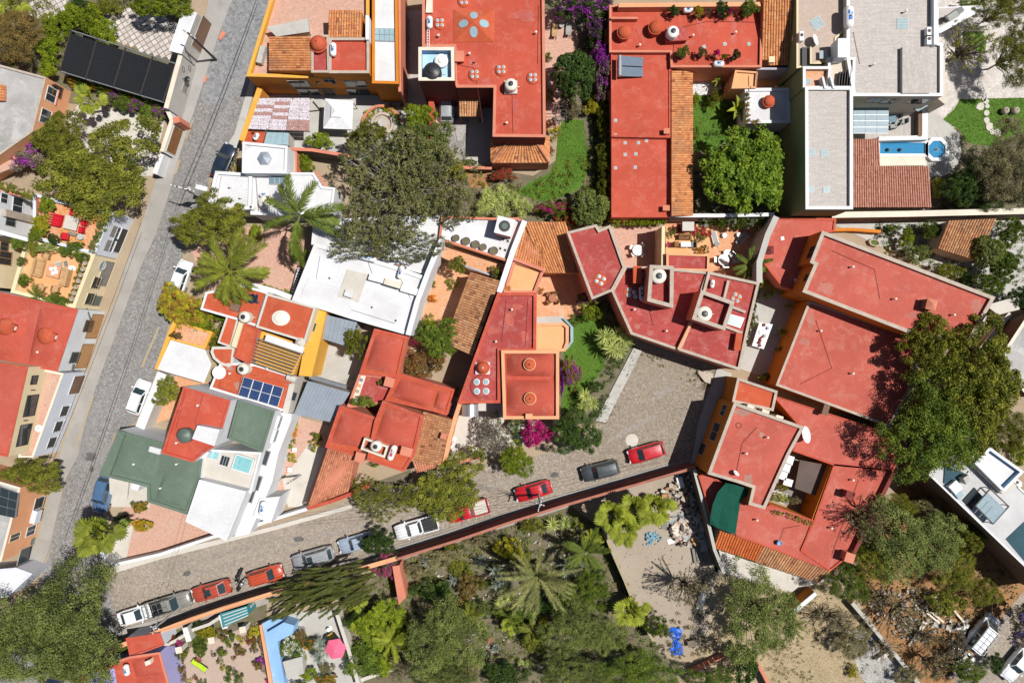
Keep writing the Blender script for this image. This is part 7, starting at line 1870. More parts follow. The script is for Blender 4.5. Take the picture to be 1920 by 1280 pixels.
# ---------------------------------------------------------------- vehicles
TYRE=plain("tyre_rubber",(.015,.015,.016),.8);RIM=plain("wheel_rim",(.35,.36,.37),.35,metal=.8)
CGL=plain("car_glass",(.025,.045,.05),.05,spec=.9);HLT=plain("headlight_glass",(.6,.62,.65),.15);TLT=plain("tail_light",(.35,.01,.01),.25)
PLATE=plain("number_plate",(.7,.7,.68),.5);TRIM=plain("black_trim",(.02,.02,.02),.5)
PAINT={}
def paint(n,c,metal=0.0):
    if n not in PAINT:PAINT[n]=plain("car_paint_"+n,c,.32,metal=metal,coat=.8)
    return PAINT[n]
def car(x,y,ang,L,Wd,style,pt,label,z0=.03,rack=False,sunroof=False,load=None,spoiler=False):
    c=W(x,y,.8);t=thing("pickup_truck" if style == "pickup" else ("van" if style == "van" else "car"),label,"pickup" if style == "pickup" else ("van" if style == "van" else "car"),(c.x,c.y,z0),None,math.radians(ang))
    hw=Wd/2;h=L/2
    P={"sedan":(.62,.90,.95,1.45,[(-.5,.80),(-.47,.92),(-.30,.97),(.14,.96),(.30,.93),(.42,.84),(.485,.70),(.5,.58)],(.20,.06,-.22,-.40)),
         "hatch":(.62,.92,.98,1.52,[(-.5,.85),(-.48,.98),(-.3,1.0),(.18,.99),(.33,.94),(.44,.84),(.49,.70),(.5,.58)],(.26,.10,-.38,-.47)),
         "suv":(.70,.98,1.05,1.70,[(-.5,.90),(-.485,1.05),(-.3,1.08),(.18,1.07),(.32,1.03),(.45,.95),(.49,.80),(.5,.62)],(.24,.10,-.40,-.475)),
         "van":(.70,.98,1.08,1.85,[(-.5,.92),(-.49,1.08),(-.3,1.1),(.26,1.09),(.36,1.02),(.46,.92),(.495,.78),(.5,.62)],(.34,.20,-.45,-.488)),
         "pickup":(.72,.98,1.02,1.70,[(-.5,.72),(-.49,.74),(-.12,.76),(-.10,1.02),(.20,1.03),(.34,1.01),(.46,.95),(.495,.80),(.5,.62)],(.24,.12,-.06,-.115))}[style]
    zmid,ztop_,belt,zr,st,(wb,wf,rr,re)=P
    # body: lofted from stations along the length
    V=[];F=[]
    for f,zt in st:
        e=abs(f)*2;nar=1-.16*max(0,(e-.78)/.22) ** 2-(.05 if e > .99 else 0);w=hw*nar
        zb=.28+(.08 if e > .95 else 0)
        V+=[(f*L,-w*.93,zb),(f*L,-w,min(zmid,zt-.1)),(f*L,-w*.97,zt-.07),(f*L,-w*.86,zt),(f*L,0,zt+.025),(f*L,w*.86,zt),(f*L,w*.97,zt-.07),(f*L,w,min(zmid,zt-.1)),(f*L,w*.93,zb)]
    n=9
    for i in range(len(st)-1):
        for k in range(n-1):F.append((i*n+k,(i+1)*n+k,(i+1)*n+k+1,i*n+k+1))
    F.append(tuple(range(n-1,-1,-1)));F.append(tuple((len(st)-1)*n+k for k in range(n)))
    body=part("body",V,F,pt,t,smooth=True,local=True)
    body.data.set_sharp_from_angle(angle=math.radians(35)) if hasattr(body.data,"set_sharp_from_angle") else None
    # greenhouse
    w0,w1=hw*.90,hw*.72
    X=(wb*L,wf*L,rr*L,re*L);zb_=belt-.06
    Bp=[(X[0],-w0*.92,zb_),(X[0],w0*.92,zb_),(X[3],w0*.94,zb_),(X[3],-w0*.94,zb_)]
    Tp=[(X[1],-w1,zr),(X[1],w1,zr),(X[2],w1,zr),(X[2],-w1,zr)]
    cab=part("cabin",Bp+Tp,[(0,1,5,4),(1,2,6,5),(2,3,7,6),(3,0,4,7),(4,5,6,7)],pt,t,local=True)
    Vr=[];Fr=[];m_=5
    for i in range(m_+1):
        for j in range(m_+1):
            u,v=i/m_,j/m_;Vr.append((X[1]+(X[2]-X[1])*u,-w1+2*w1*v,zr+.012+.06*(1-(2*u-1) ** 4)*(1-(2*v-1) ** 2)))
    for i in range(m_):
        for j in range(m_):Fr.append((i*(m_+1)+j,i*(m_+1)+j+1,(i+1)*(m_+1)+j+1,(i+1)*(m_+1)+j))
    part("roof_panel",Vr,Fr,pt,t,smooth=True,local=True)
    allv=[Vector(v) for v in Bp+Tp]
    def pane(nm,idx,i0=.06,j0=.08,j1=.94):
        q=[allv[k] for k in idx];nn=(q[1]-q[0]).cross(q[3]-q[0]).normalized();cc=sum(allv,Vector())/8
        if nn.dot(sum(q,Vector())/4-cc) < 0:nn=-nn
        part(nm,[bil(q,a,d)+nn*.012 for a,d in ((i0,j0),(1-i0,j0),(1-i0,j1),(i0,j1))],[(0,1,2,3)],CGL,t,local=True)
    pane("windshield",(0,1,5,4));pane("rear_window",(2,3,7,6),.09,.15,.9)
    for idx in ((1,2,6,5),(3,0,4,7)):
        q=[allv[k] for k in idx]
        nn=Vector((0,1 if idx[0] == 1 else-1,.3)).normalized()
        cuts=((.06,.46),(.50,.93)) if style != "pickup" else ((.08,.9),)
        for a0,a1 in cuts:part("side_window",[bil(q,a,d)+nn*.014 for a,d in ((a0,.12),(a1,.12),(a1,.9),(a0,.9))],[(0,1,2,3)],CGL,t,local=True)
    wr=.33 if style in ("sedan","hatch") else .38;wx=(.31*L,-.30*L)
    for X_ in wx:
        for sg in (-1,1):
            b=MB();prof=[(-.11,wr*.85),(-.09,wr),(.09,wr),(.11,wr*.85)];V=[];n_=18
            for o_,r_ in prof:
                for i in range(n_):a=6.2832*i/n_;V.append((X_+r_*math.cos(a),sg*(hw-.12)+o_,wr+r_*math.sin(a)))
            b.add(V,[(k*n_+i,k*n_+(i+1) % n_,(k+1)*n_+(i+1) % n_,(k+1)*n_+i) for k in range(3) for i in range(n_)]+[tuple(range(n_)),tuple(3*n_+i for i in range(n_))])
            w_=b.build("wheel",TYRE,t,local=True)
            b=MB();yy=sg*(hw-.007);b.add([(X_+wr*.62*math.cos(6.2832*i/14),yy,wr+wr*.62*math.sin(6.2832*i/14)) for i in range(14)],[tuple(range(14))]);b.build("rim",RIM,w_,local=True)
    for sg in (-1,1):
        b=MB();b.box((wb*L-.12,sg*(hw+.09),belt-.02),(.14,.2,.14),sg*.2);b.build("mirror",pt,t,local=True)
        b=MB();b.box((h*.965,sg*hw*.62,.62),(.16,.34,.13),-sg*.35);b.build("headlight",HLT,t,local=True)
        b=MB();b.box((-h*.985,sg*hw*.74,.74 if style != "pickup" else .52),(.1,.26,.18),sg*.2);b.build("tail_light",TLT,t,local=True)
    b=MB();b.box((h-.02,0,.42),(.08,Wd*.5,.16));b.build("grille",TRIM,t,local=True)
    b=MB();b.box((-h+.0,0,.58 if style != "pickup" else .45),(.06,.36,.14));b.build("number_plate",PLATE,t,local=True)
    def zat(f):
        for (f0,z0_),(f1,z1_) in zip(st,st[1:]):
            if f0 <= f <= f1:return z0_+(z1_-z0_)*(f-f0)/(f1-f0)
        return st[-1][1]
    sm=MB()
    for sg in (-1,1):sm.tube([(f*L,sg*hw*.68,zat(f)+.012) for f in (wb+.02,.34,.44)],.012,4)
    sm.tube([(.445*L,y_*hw*.68,zat(.445)+.018) for y_ in (-1,0,1)],.012,4)
    for sg in (-.5,.25):sm.tube([((wb+.015)*L,sg*hw,belt+.0),((wb-.03)*L,(sg+.35)*hw,belt+.1)],.014,4)
    sm.build("seams_and_wipers",TRIM,t,local=True,kind="stuff")
    if style in ("suv","hatch","van"):
        for sg in (-1,1):b=MB();b.tube([(X[1]-.1,sg*w1*.93,zr+.04),(X[1]*.5+X[2]*.5,sg*w1*.95,zr+.09),(X[2]+.1,sg*w1*.93,zr+.04)],.018,5);b.build("roof_rail",TRIM,t,local=True)
    if style == "pickup":
        x0,x1=-.495*L,-.125*L;b=MB()
        for sg in (-1,1):b.box(((x0+x1)/2,sg*(hw*.93),.70),(x1-x0,.1,.42))
        b.box((x0+.04,0,.70),(.08,Wd*.9,.40));b.build("bed_side",pt,t,local=True,kind="stuff")
        b=MB();b.box(((x0+x1)/2,0,.80),(x1-x0-.1,Wd*.82,.02));b.build("bed_floor",load or TRIM,t,local=True)
        b=MB();
    if sunroof:b=MB();b.box((wf*L*.2,0,zr+.065),(.62,.78,.02));b.build("sunroof",CGL,t,local=True)
    if rack:
        b=MB();x0,x1=(-.48*L,.08*L) if style == "pickup" else (rr*L+.2,wf*L-.1)
        zz=zr+.14
        for k in range(6):xx=x0+(x1-x0)*k/5;b.box((xx,0,zz),(.05,Wd*.82,.04))
        for sg in (-1,0,1):b.box(((x0+x1)/2,sg*Wd*.4,zz+.045),(x1-x0,.05,.04))
        for xx in (x0,x1):
            for sg in (-1,1):b.box((xx,sg*Wd*.4,.95 if style == "pickup" else zr-.1),(.05,.05,zz-(.95 if style == "pickup" else zr-.1)))
        b.build("roof_rack",STEEL,t,local=True,kind="stuff")
    return t
R_=paint("red",(.48,.012,.018));R2=paint("orange_red",(.50,.075,.03));R3=paint("brick_red",(.42,.07,.04));WH=paint("white",(.78,.79,.80));SV=paint("silver",(.42,.44,.46),.35)
DG=paint("dark_grey",(.075,.085,.09),.3);BL=paint("pale_blue",(.40,.48,.60),.2);NB=paint("navy",(.02,.03,.055),.2);GG=paint("grey_green",(.27,.265,.235),.2);SB=paint("steel_blue",(.10,.19,.34),.3);CRM=paint("champagne",(.45,.46,.47),.4)
car(1212,848,196,4.3,1.8,"hatch",R_,"bright red hatchback on the edge of the plaza")
car(1126,882,194,4.4,1.8,"suv",DG,"dark grey car parked in the wall shade between the two red cars")
car(1000,920,196,4.3,1.75,"sedan",R_,"red sedan parked by the lane wall beside the power pole")
car(878,957,196,4.9,1.8,"pickup",R_,"red pickup half hidden under the yellow green lane tree",load=CONCL)
car(781,988,196,5.1,1.85,"pickup",WH,"white pickup with an open loaded bed parked on the lane",load=TRIM)
car(668,1017,196,4.2,1.75,"sedan",BL,"pale blue sedan partly hidden by the small dark tree")
car(587,1045,196,4.9,1.85,"suv",CRM,"silver car with sunroof parked on the lane",sunroof=True)
car(498,1078,16,4.1,1.75,"hatch",R2,"orange red hatchback parked beside the motorbikes")
car(396,1107,196,4.6,1.78,"sedan",R3,"brick red sedan with a black sunroof",sunroof=True)
car(316,1132,17,5.2,1.85,"pickup",GG,"grey green pickup with a roof rack",rack=True)
car(254,1152,17,4.2,1.75,"sedan",WH,"white car half hidden under the big grey tree in the lower left")
car(260,744,70,4.1,1.75,"hatch",WH,"white hatchback parked on the street by the pale front wall")
car(339,520,71,4.1,1.7,"hatch",WH,"white car half covered by the yellow and russet tree")
car(419,302,66,4.2,1.75,"sedan",NB,"dark blue car parked beside the white house on the street bend")
car(193,927,257,4.3,1.75,"suv",SB,"steel blue car parked below the green roof")
car(838,196,90,4.2,1.75,"suv",SV,"silver car on the flagstone drive in the shade")
car(1841,1186,51,4.9,1.9,"van",WH,"white van with roof rack in the lower right",rack=True)
car(1908,1244,231,4.5,1.8,"sedan",WH,"white car at the lower right corner")
car(96,1292,70,4.3,1.75,"sedan",NB,"dark car at the bottom left edge under the trees")
def motorbike(x,y,ang,col,label):
    c=W(x,y,.6);t=thing("motorbike",label,"motorbike",(c.x,c.y,.03),None,math.radians(ang))
    for X_ in (-.65,.65):
        b=MB();n_=14;V=[]
        for o_,r_ in ((-.06,.27),(-.05,.31),(.05,.31),(.06,.27)):
            for i in range(n_):a=6.2832*i/n_;V.append((X_+r_*math.cos(a),o_,.31+r_*math.sin(a)))
        b.add(V,[(k*n_+i,k*n_+(i+1) % n_,(k+1)*n_+(i+1) % n_,(k+1)*n_+i) for k in range(3) for i in range(n_)]+[tuple(range(n_)),tuple(3*n_+i for i in range(n_))]);b.build("wheel",TYRE,t,local=True)
    b=MB();b.lathe((.15,0,.72),[(.12,0),(.2,.08),(.17,.2),(.03,.26)],12,sx=1.5);b.build("fuel_tank",col,t,local=True,smooth=True)
    b=MB();b.box((-.42,0,.74),(.75,.26,.12),taper=.85);b.build("seat",TRIM,t,local=True)
    b=MB();b.box((-.05,0,.3),(.55,.28,.4));b.build("engine",STEEL,t,local=True)
    b=MB();b.tube([(.42,-.36,1.02),(.48,0,.98),(.42,.36,1.02)],.02,6);b.tube([(.48,0,.98),(.65,0,.32)],.035,6);b.build("handlebar",BLACK,t,local=True)
    b=MB();b.lathe((.62,0,.82),[(.05,0),(.1,.06),(.02,.16)],10);b.build("headlight",HLT,t,local=True)
    for X_ in (-.72,.68):b=MB();b.tube([(X_-.25,0,.58),(X_,0,.66),(X_+.25,0,.56)],.08,6);b.build("mudguard",col,t,local=True)
motorbike(448,1080,250,TRIM,"black motorbike parked nearer the lane between the red cars");motorbike(453,1096,60,SV,"silver and black motorbike nearer the wall between the red cars")

# ---------------------------------------------------------------- roof equipment
def tank(x,y,z,r,h,mat,label,lid=None,name="water_tank",stand=.0):
    p=W(x,y,z+stand+h);t=thing(name,label,"water tank",(p.x,p.y,z))
    if stand:b=MB();b.box((0,0,0),(r*2.1,r*2.1,stand));b.build("stand",CONCL,t,local=True)
    pr=[(r*.97,0)]
    for k in range(4):pr+=[(r,h*(.1+.17*k)),(r*.965,h*(.1+.17*k+.06)),(r,h*(.1+.17*k+.12))]
    pr+=[(r*.98,h*.80),(r*.8,h*.92),(r*.45,h*.985),(r*.42,h)]
    b=MB();b.lathe((0,0,stand),pr,24);b.build("tank_body",mat,t,smooth=True,local=True)
    b=MB();b.lathe((0,0,stand+h-.02),[(r*.40,0),(r*.40,.09),(r*.3,.13),(r*.12,.15)],18);b.build("lid",lid or PVCB,t,local=True)
    b=MB();b.tube([(r*.9,0,stand+.12),(r*1.4,0,stand+.1),(r*1.4,0,.02)],.03,6);b.build("pipe",PVCC,t,local=True)
    return t
tank(958,157,6.2,.66,1.0,PVCC,"cream water tank with black lid on the top red roof",stand=.35)
tank(1263,58,4.9,.66,1.0,PVCW,"white water tank on a red block of the red terrace")
tank(810,132,7.0,.95,1.1,PVCB,"black water tank in the blue floored roof tower")
tank(827,113,7.0,.74,.5,PVCW,"squat white tank in the blue floored roof tower",lid=PVCW)
tank(456,594,4.7,.64,1.3,PVCC,"cream water tank with black lid above the lime bush")
tank(453,692,4.2,.64,1.5,PVCC,"cream water tank with black lid beside the solar panels")
tank(1236,517,7.0,.82,.9,PVCC,"cream water tank inside the left walled roof box")
tank(1322,588,6.8,.82,.9,PVCC,"cream water tank inside the right walled roof box")
tank(704,837,4.9,.62,1.1,PVCC,"cream water tank boxed in white on the vaulted house")
tank(343,817,6.8,.8,1.1,GRN_PL,"grey green water tank on the red roof of the green house",lid=GRN_PL)
tank(494,379,3.9,.66,.8,PVCC,"pale water tank on the white house under the palm",lid=PVCC)
tank(471,388,3.9,.3,.7,PVCW,"small white tank with dark lid beside the olive tree")
t=thing("tank_box","white masonry box round the tank on the vaulted house","tank box",W(703,842,4.8));q=[(683,820),(728,836),(721,858),(676,842)]
P=ccw([W(x,y,5.5) for x,y in q]);I2=inset(P,.2);n=4;b=MB()
b.add([(v.x,v.y,4.8) for v in P]+[(v.x,v.y,5.5) for v in P]+[(v.x,v.y,5.5) for v in I2]+[(v.x,v.y,4.8) for v in I2],[(k*n+i,k*n+(i+1) % n,(k+1)*n+(i+1) % n,(k+1)*n+i) for k in range(3) for i in range(n)]);b.build("box_wall",CREAM2,t)
def gas(x,y,z,L,r,ang,label,mark=None,mat=None):
    p=W(x,y,z+r*2);t=thing("gas_tank",label,"gas tank",(p.x,p.y,z),None,math.radians(ang));n=16;V=[];F=[]
    prof=[(-L/2,.02),(-L/2+r*.12,r*.5),(-L/2+r*.4,r*.86),(-L/2+r*.8,r),(L/2-r*.8,r),(L/2-r*.4,r*.86),(L/2-r*.12,r*.5),(L/2,.02)]
    for X_,rr in prof:
        for i in range(n):a=6.2832*i/n;V.append((X_,rr*math.cos(a),r+.18+rr*math.sin(a)))
    for k in range(len(prof)-1):
        for i in range(n):F.append((k*n+i,(k+1)*n+i,(k+1)*n+(i+1) % n,k*n+(i+1) % n))
    part("tank_body",V,F,mat or PVCW,t,smooth=True,local=True)
    for sx in (-.3,.3):
        for sy in (-.6,.6):b=MB();b.box((sx*L,sy*r,0),(.06,.06,r*.6+.1));b.build("leg",STEEL,t,local=True)
    b=MB();b.lathe((0,0,2*r+.17),[(.09,0),(.09,.1),(.03,.16)],10);b.build("valve",STEEL,t,local=True)
    if mark:# painted emblem: a band of flat shapes lying on the shell
        def sh(x0,x1,a0,a1):
            V=[];m_=6
            for j in range(m_+1):
                a=a0+(a1-a0)*j/m_
                for X_ in (x0,x1):V.append((X_,(r+.006)*math.sin(a),r+.18+(r+.006)*math.cos(a)))
            return V,[(2*j,2*j+1,2*j+3,2*j+2) for j in range(m_)]
        b=MB();b.add(*sh(-L*.2,L*.02,-.42,.42));b.add(*sh(.06*L,.16*L,-.5,-.1));b.add(*sh(.06*L,.24*L,.1,.5));b.build("emblem",mark,t,local=True,kind="stuff")
    return t
BLUEM=plain("blue_emblem",(.03,.16,.48),.5);REDM=plain("red_emblem",(.5,.03,.05),.5)
gas(624,92,6.35,1.5,.34,90,"white gas tank on the red roof of the orange house",BLUEM)
gas(805,41,6.2,1.4,.34,90,"white gas tank by the ladder on the top red roof",BLUEM)
gas(1291,18,4.0,1.2,.32,2,"white gas tank at the top of the red terrace",BLUEM)
gas(1348,119,4.0,1.25,.34,0,"white gas tank at the lower edge of the red terrace",BLUEM)
gas(1594,30,6.6,2.4,.5,90,"large white gas tank on the plank tiled roof",BLUEM)
gas(689,483,4.4,2.0,.34,-14,"long white gas tank on the large white roof",BLUEM)
gas(751,510,4.4,1.5,.3,75,"white gas tank beside the brown kerb on the large white roof",BLUEM)
gas(495,365,3.9,1.1,.28,0,"small white gas tank on the white house",BLUEM)
gas(735,849,4.8,1.8,.36,68,"white gas tank with red mark on the vaulted house",REDM)
gas(847,829,.04,1.7,.4,68,"white gas tank with red mark in the concrete forecourt",REDM)
gas(1204,550,4.7,1.7,.34,92,"silver gas tank beside the left walled roof box",TRIM,SV)
gas(1336,532,4.9,.95,.25,82,"small white gas tank on the angular red house",None)
gas(492,953,3.9,1.6,.36,80,"white gas tank on the small white tank room",BLUEM)
gas(236,1256,3.2,1.3,.32,100,"white gas tank on the red roof at bottom left",BLUEM)
gas(480,256,2.4,.9,.26,60,"small white gas tank on the red lean-to roof",BLUEM)
def dish(x,y,z,r,label,tilt=.7,az=2.6,h=.5):
    p=W(x,y,z+h);t=thing("satellite_dish",label,"satellite dish",(p.x,p.y,z));b=MB();M=Matrix.Rotation(az,4,'Z') @ Matrix.Rotation(tilt,4,'Y')
    V=[];n=20;F=[]
    for j in range(6):
        for i in range(n):a=6.2832*i/n;rr=r*j/5+.005;V.append(M @ Vector((rr*math.cos(a),rr*math.sin(a),.25*rr*rr/r))+Vector((0,0,h)))
    for j in range(5):
        for i in range(n):F.append((j*n+i,j*n+(i+1) % n,(j+1)*n+(i+1) % n,(j+1)*n+i))
    part("reflector",V,F,PVCW,t,smooth=True,local=True)
    b=MB();b.tube([(0,0,0),(0,0,h)],.04,6);b.build("mast",STEEL,t,local=True)
    e=M @ Vector((0,0,r*.8))+Vector((0,0,h));b=MB();b.tube([M @ Vector((-r,0,.2))+Vector((0,0,h)),e],.02,5);b.lathe(tuple(e),[(.05,-.05),(.05,.06)],8);b.build("feed_arm",CONC,t,local=True)
dish(1527,76,6.0,.6,"white oval satellite dish on the gravel roof",.75,0.2);dish(1508,815,3.4,.95,"large white satellite dish beside the stone edged red roof",.75,.3,.9);dish(1380,888,5.6,.38,"small satellite dish on the stone edged red roof",1.0,.9)
dish(412,698,4.2,.72,"round white satellite dish on the bright red roof",.12,0,.5);dish(74,803,3.7,.4,"small white dish on the brick balcony terrace",.3,1)
# solar array
t=thing("solar_array","array of eight blue solar panels on the red roof","solar panels",W(490,735,4.3))
PVM=None
def pvmat():
    m,nt,N,L,b=_nt("solar_cells");P=_pos(N,L,.28);br=N.new("ShaderNodeTexBrick");br.offset=0;br.inputs["Scale"].default_value=1;br.inputs["Brick Width"].default_value=.17;br.inputs["Row Height"].default_value=.17;br.inputs["Mortar Size"].default_value=.008
    br.inputs["Color1"].default_value=(.012,.03,.10,1);br.inputs["Color2"].default_value=(.015,.04,.13,1);br.inputs["Mortar"].default_value=(.12,.17,.28,1);L.new(P,br.inputs["Vector"]);L.new(br.outputs[0],b.inputs["Base Color"]);b.inputs["Roughness"].default_value=.12;return m
PVM=pvmat()
q=[W(457,706,4.95),W(532,727,4.95),W(521,763,4.75),W(446,741,4.75)]
for i in range(4):
    for j in range(2):
        c=[bil(q,(i+a)/4,(j+d)/2) for a,d in ((.01,.01),(.99,.01),(.99,.99),(.01,.99))]
        f=MB();f.add(c+[v-Vector((0,0,.05)) for v in c],[(0,1,2,3),(7,6,5,4),(0,4,5,1),(1,5,6,2),(2,6,7,3),(3,7,4,0)]);o=f.build("solar_panel",PVCW,t)
        c=[bil(q,(i+a)/4,(j+d)/2)+Vector((0,0,.006)) for a,d in ((.045,.03),(.955,.03),(.955,.97),(.045,.97))];f=MB();f.add(c,[(0,1,2,3)]);f.build("cells",PVM,o)
for k in range(4):v=bil(q,(.1,.9,.9,.1)[k],(.15,.15,.85,.85)[k]);b=MB();b.box((v.x,v.y,4.2),(.06,.06,v.z-4.26));b.build("mount",STEEL,t)
t=thing("solar_water_heater","solar water heater with two grey collectors beside the violet bougainvillea","solar heater",W(1182,122,3.7))
for k in (0,1):
    q=[W(1166,105+20*k,4.5),W(1206,108+19*k,4.0),W(1206,125+19*k,4.0),W(1166,123+20*k,4.5)];f=MB();f.add(q+[v-Vector((0,0,.1)) for v in q],[(0,1,2,3),(7,6,5,4),(0,4,5,1),(1,5,6,2),(2,6,7,3),(3,7,4,0)]);o=f.build("collector",plain("collector_glass%d" % k,(.14,.18,.23),.15,spec=.7),t)
b=MB();b.tube([W(1162,105,4.7),W(1162,143,4.7)],.25,14);b.build("storage_drum",STEEL,t,smooth=False)
for x,y in ((1163,108),(1163,140),(1204,110),(1204,142)):v=W(x,y,4.2);b=MB();b.box((v.x,v.y,3.7),(.06,.06,.5));b.build("leg",STEEL,t)
def ac(x,y,z,label,rz=0.0):
    p=W(x,y,z+.6);t=thing("air_conditioner",label,"air conditioner",(p.x,p.y,z),None,rz);b=MB();b.box((0,0,.05),(.45,1.0,.6));b.build("casing",PVCW,t,local=True)
    b=MB();b.lathe((0,.1,.652),[(.19,0),(.19,.01),(.02,.02)],14);b.build("fan_grille",IRON,t,local=True)
    for s in (-.4,.4):b=MB();b.box((0,s,0),(.4,.06,.05));b.build("foot",STEEL,t,local=True)
ac(1742,60,6.6,"upper white air conditioner beside the white coping");ac(1742,75,6.6,"lower white air conditioner beside the white coping");ac(1908,905,6.0,"white air conditioner on the modern grey roof",.7);ac(1503,68,6.0,"thin white box on the gravel roof edge")
t=thing("ladder","white ladder lying on the top red roof","ladder",W(803,68,6.2))
for x in (801,805):b=MB();b.beam(W(x,55,6.6),W(x,88,6.6),.05,.06);b.build("rail",PVCW,t)
for k in range(7):b=MB();b.beam(W(801,57+k*5,6.56),W(805,57+k*5,6.56),.05,.04);b.build("rung",PVCW,t)

# ---------------------------------------------------------------- furniture and garden objects
def chair(x,y,z,ang,mat,label,frame=None,w=.55,seat=.42,arms=False,group=None,hb=.45,cat="chair",name="chair"):
    p=W(x,y,z+.4);t=thing(name,label,cat,(p.x,p.y,z),group,math.radians(ang));fr=frame or WOOD
    b=MB();b.box((0,0,seat-.07),(w,w,.1));b.build("seat",mat,t,local=True)
    b=MB();b.box((-w/2+.04,0,seat+.035),(.08,w,hb),taper=.95);b.build("backrest",mat,t,local=True)
    for sx in (-1,1):
        for sy in (-1,1):b=MB();b.box((sx*(w/2-.04),sy*(w/2-.04),0),(.05,.05,seat-.07));b.build("leg",fr,t,local=True)
    if arms:
        for sy in (-1,1):b=MB();b.box((0,sy*(w/2+.03),seat+.18),(w*.9,.06,.05));b.build("armrest",fr,t,local=True)
    return t
def table(x,y,z,sx,sy,h,ang,mat,label,round_=False,legm=None,cat="table",top=None):
    p=W(x,y,z+h);t=thing("table",label,cat,(p.x,p.y,z),None,math.radians(ang));b=MB()
    if round_:b.lathe((0,0,h-.05),[(sx/2*.96,0),(sx/2,.01),(sx/2,.04),(sx/2*.97,.05)],28)
    else:b.box((0,0,h-.05),(sx,sy,.05))
    b.build("tabletop",mat,t,local=True)
    if round_:b=MB();b.lathe((0,0,0),[(.3,0),(.28,.04),(.05,.1),(.05,h-.05)],12);b.build("pedestal",legm or mat,t,local=True)
    else:
        for ax in (-1,1):
            for ay in (-1,1):b=MB();b.box((ax*(sx/2-.08),ay*(sy/2-.08),0),(.07,.07,h-.05));b.build("leg",legm or mat,t,local=True)
    return t
def sofa(x,y,z,ang,L,D,mat,label,stripes=None,name="sofa"):
    p=W(x,y,z+.4);t=thing(name,label,"sofa",(p.x,p.y,z),None,math.radians(ang));b=MB();b.box((0,0,.08),(D,L,.34));b.build("base",mat,t,local=True)
    b=MB();b.box((-D/2+.12,0,.42),(.24,L,.4));b.build("backrest",stripes or mat,t,local=True)
    for s in (-1,1):b=MB();b.box((.12,s*(L/2-.1),.42),(D-.24,.2,.2));b.build("armrest",mat,t,local=True)
    n=max(2,int(L/.7))
    for k in range(n):b=MB();b.box((.1,-L/2+.2+(L-.4)*(k+.5)/n,.425),(D-.34,(L-.4)/n*.94,.1),taper=.93);b.build("cushion",mat,t,local=True)
    if stripes:
        for k in range(5):b=MB();b.box((-D/2+.3,-L/2+L*(k+.5)/5,.82),(.6,L/11,.03));b.build("stripe_slat",WOODL,t,local=True)
    for sx in (-1,1):
        for sy in (-1,1):b=MB();b.box((sx*(D/2-.1),sy*(L/2-.1),0),(.08,.08,.08));b.build("foot",WOOD,t,local=True)
    return t
def lounger(x,y,z,ang,mat,label,frame=None,L=1.9,back=.6):
    p=W(x,y,z+.3);t=thing("sun_lounger",label,"sun lounger",(p.x,p.y,z),None,math.radians(ang));fr=frame or PVCW
    b=MB();
    for s in (-1,1):b.box((0,s*.31,.27),(L,.05,.06))
    b.box((L/2-.03,0,.27),(.06,.62,.06));b.build("frame",fr,t,local=True,kind="stuff")
    b=MB();b.box((.3,0,.31),(L-.65,.56,.04));b.build("bed",mat,t,local=True)
    a=back;V=[(-.32,-.28,.33),(-.32,.28,.33),(-.32-.62*math.cos(a),.28,.33+.62*math.sin(a)),(-.32-.62*math.cos(a),-.28,.33+.62*math.sin(a))]
    b=MB();b.add(V+[(v[0],v[1],v[2]-.05) for v in V],[(0,1,2,3),(7,6,5,4),(0,4,5,1),(1,5,6,2),(2,6,7,3),(3,7,4,0)]);b.build("backrest",mat,t,local=True)
    for sx in (-.7,.7):
        for sy in (-.3,.3):b=MB();b.box((sx,sy,0),(.05,.05,.27));b.build("leg",fr,t,local=True)
    return t
# red terrace
Z=3.6
sofa(104,412,Z,345,1.35,1.3,FABR,"red sofa with orange slatted back on the terrace",FABR)
chair(137,398,Z,255,FABR,"red chair at the top of the beige square table",w=.72);chair(158,417,Z,170,FABR,"upper red chair right of the beige square table",w=.7);chair(153,431,Z,172,FABR,"lower red chair right of the beige square table",w=.7);chair(123,443,Z,80,FABR,"red armchair below the beige square table",w=.78,arms=True)
table(133,418,Z,1.5,1.5,.5,-14,CONCL,"beige square table among the red chairs");table(150,444,Z,.7,.7,.5,0,CONC,"small grey round side table below the red chairs",True)
table(134,438,Z,1.0,.35,.4,-15,WOODG,"narrow wooden bench below the beige square table",cat="bench")
# petals strewn over the terrace
b=MB();rnd=random.Random(9);pts=[(128,440),(178,412),(120,392),(140,446),(118,432),(172,404),(150,448)]
for k in range(900):
    cx,cy=rnd.choice(pts);p=W(cx+rnd.gauss(0,10),cy+rnd.gauss(0,7),Z);a=rnd.uniform(0,6.28);s=rnd.uniform(.03,.09)
    b.add([(p.x+s*math.cos(a+k_*2.1),p.y+s*math.sin(a+k_*2.1),Z+.01+rnd.random()*.01) for k_ in range(3)],[(0,1,2)],rnd.random())
o=b.build("fallen_petals",LF["orangef"],None,tint=True);o["kind"]="stuff";o["label"]="orange petals strewn over the terracotta terrace"
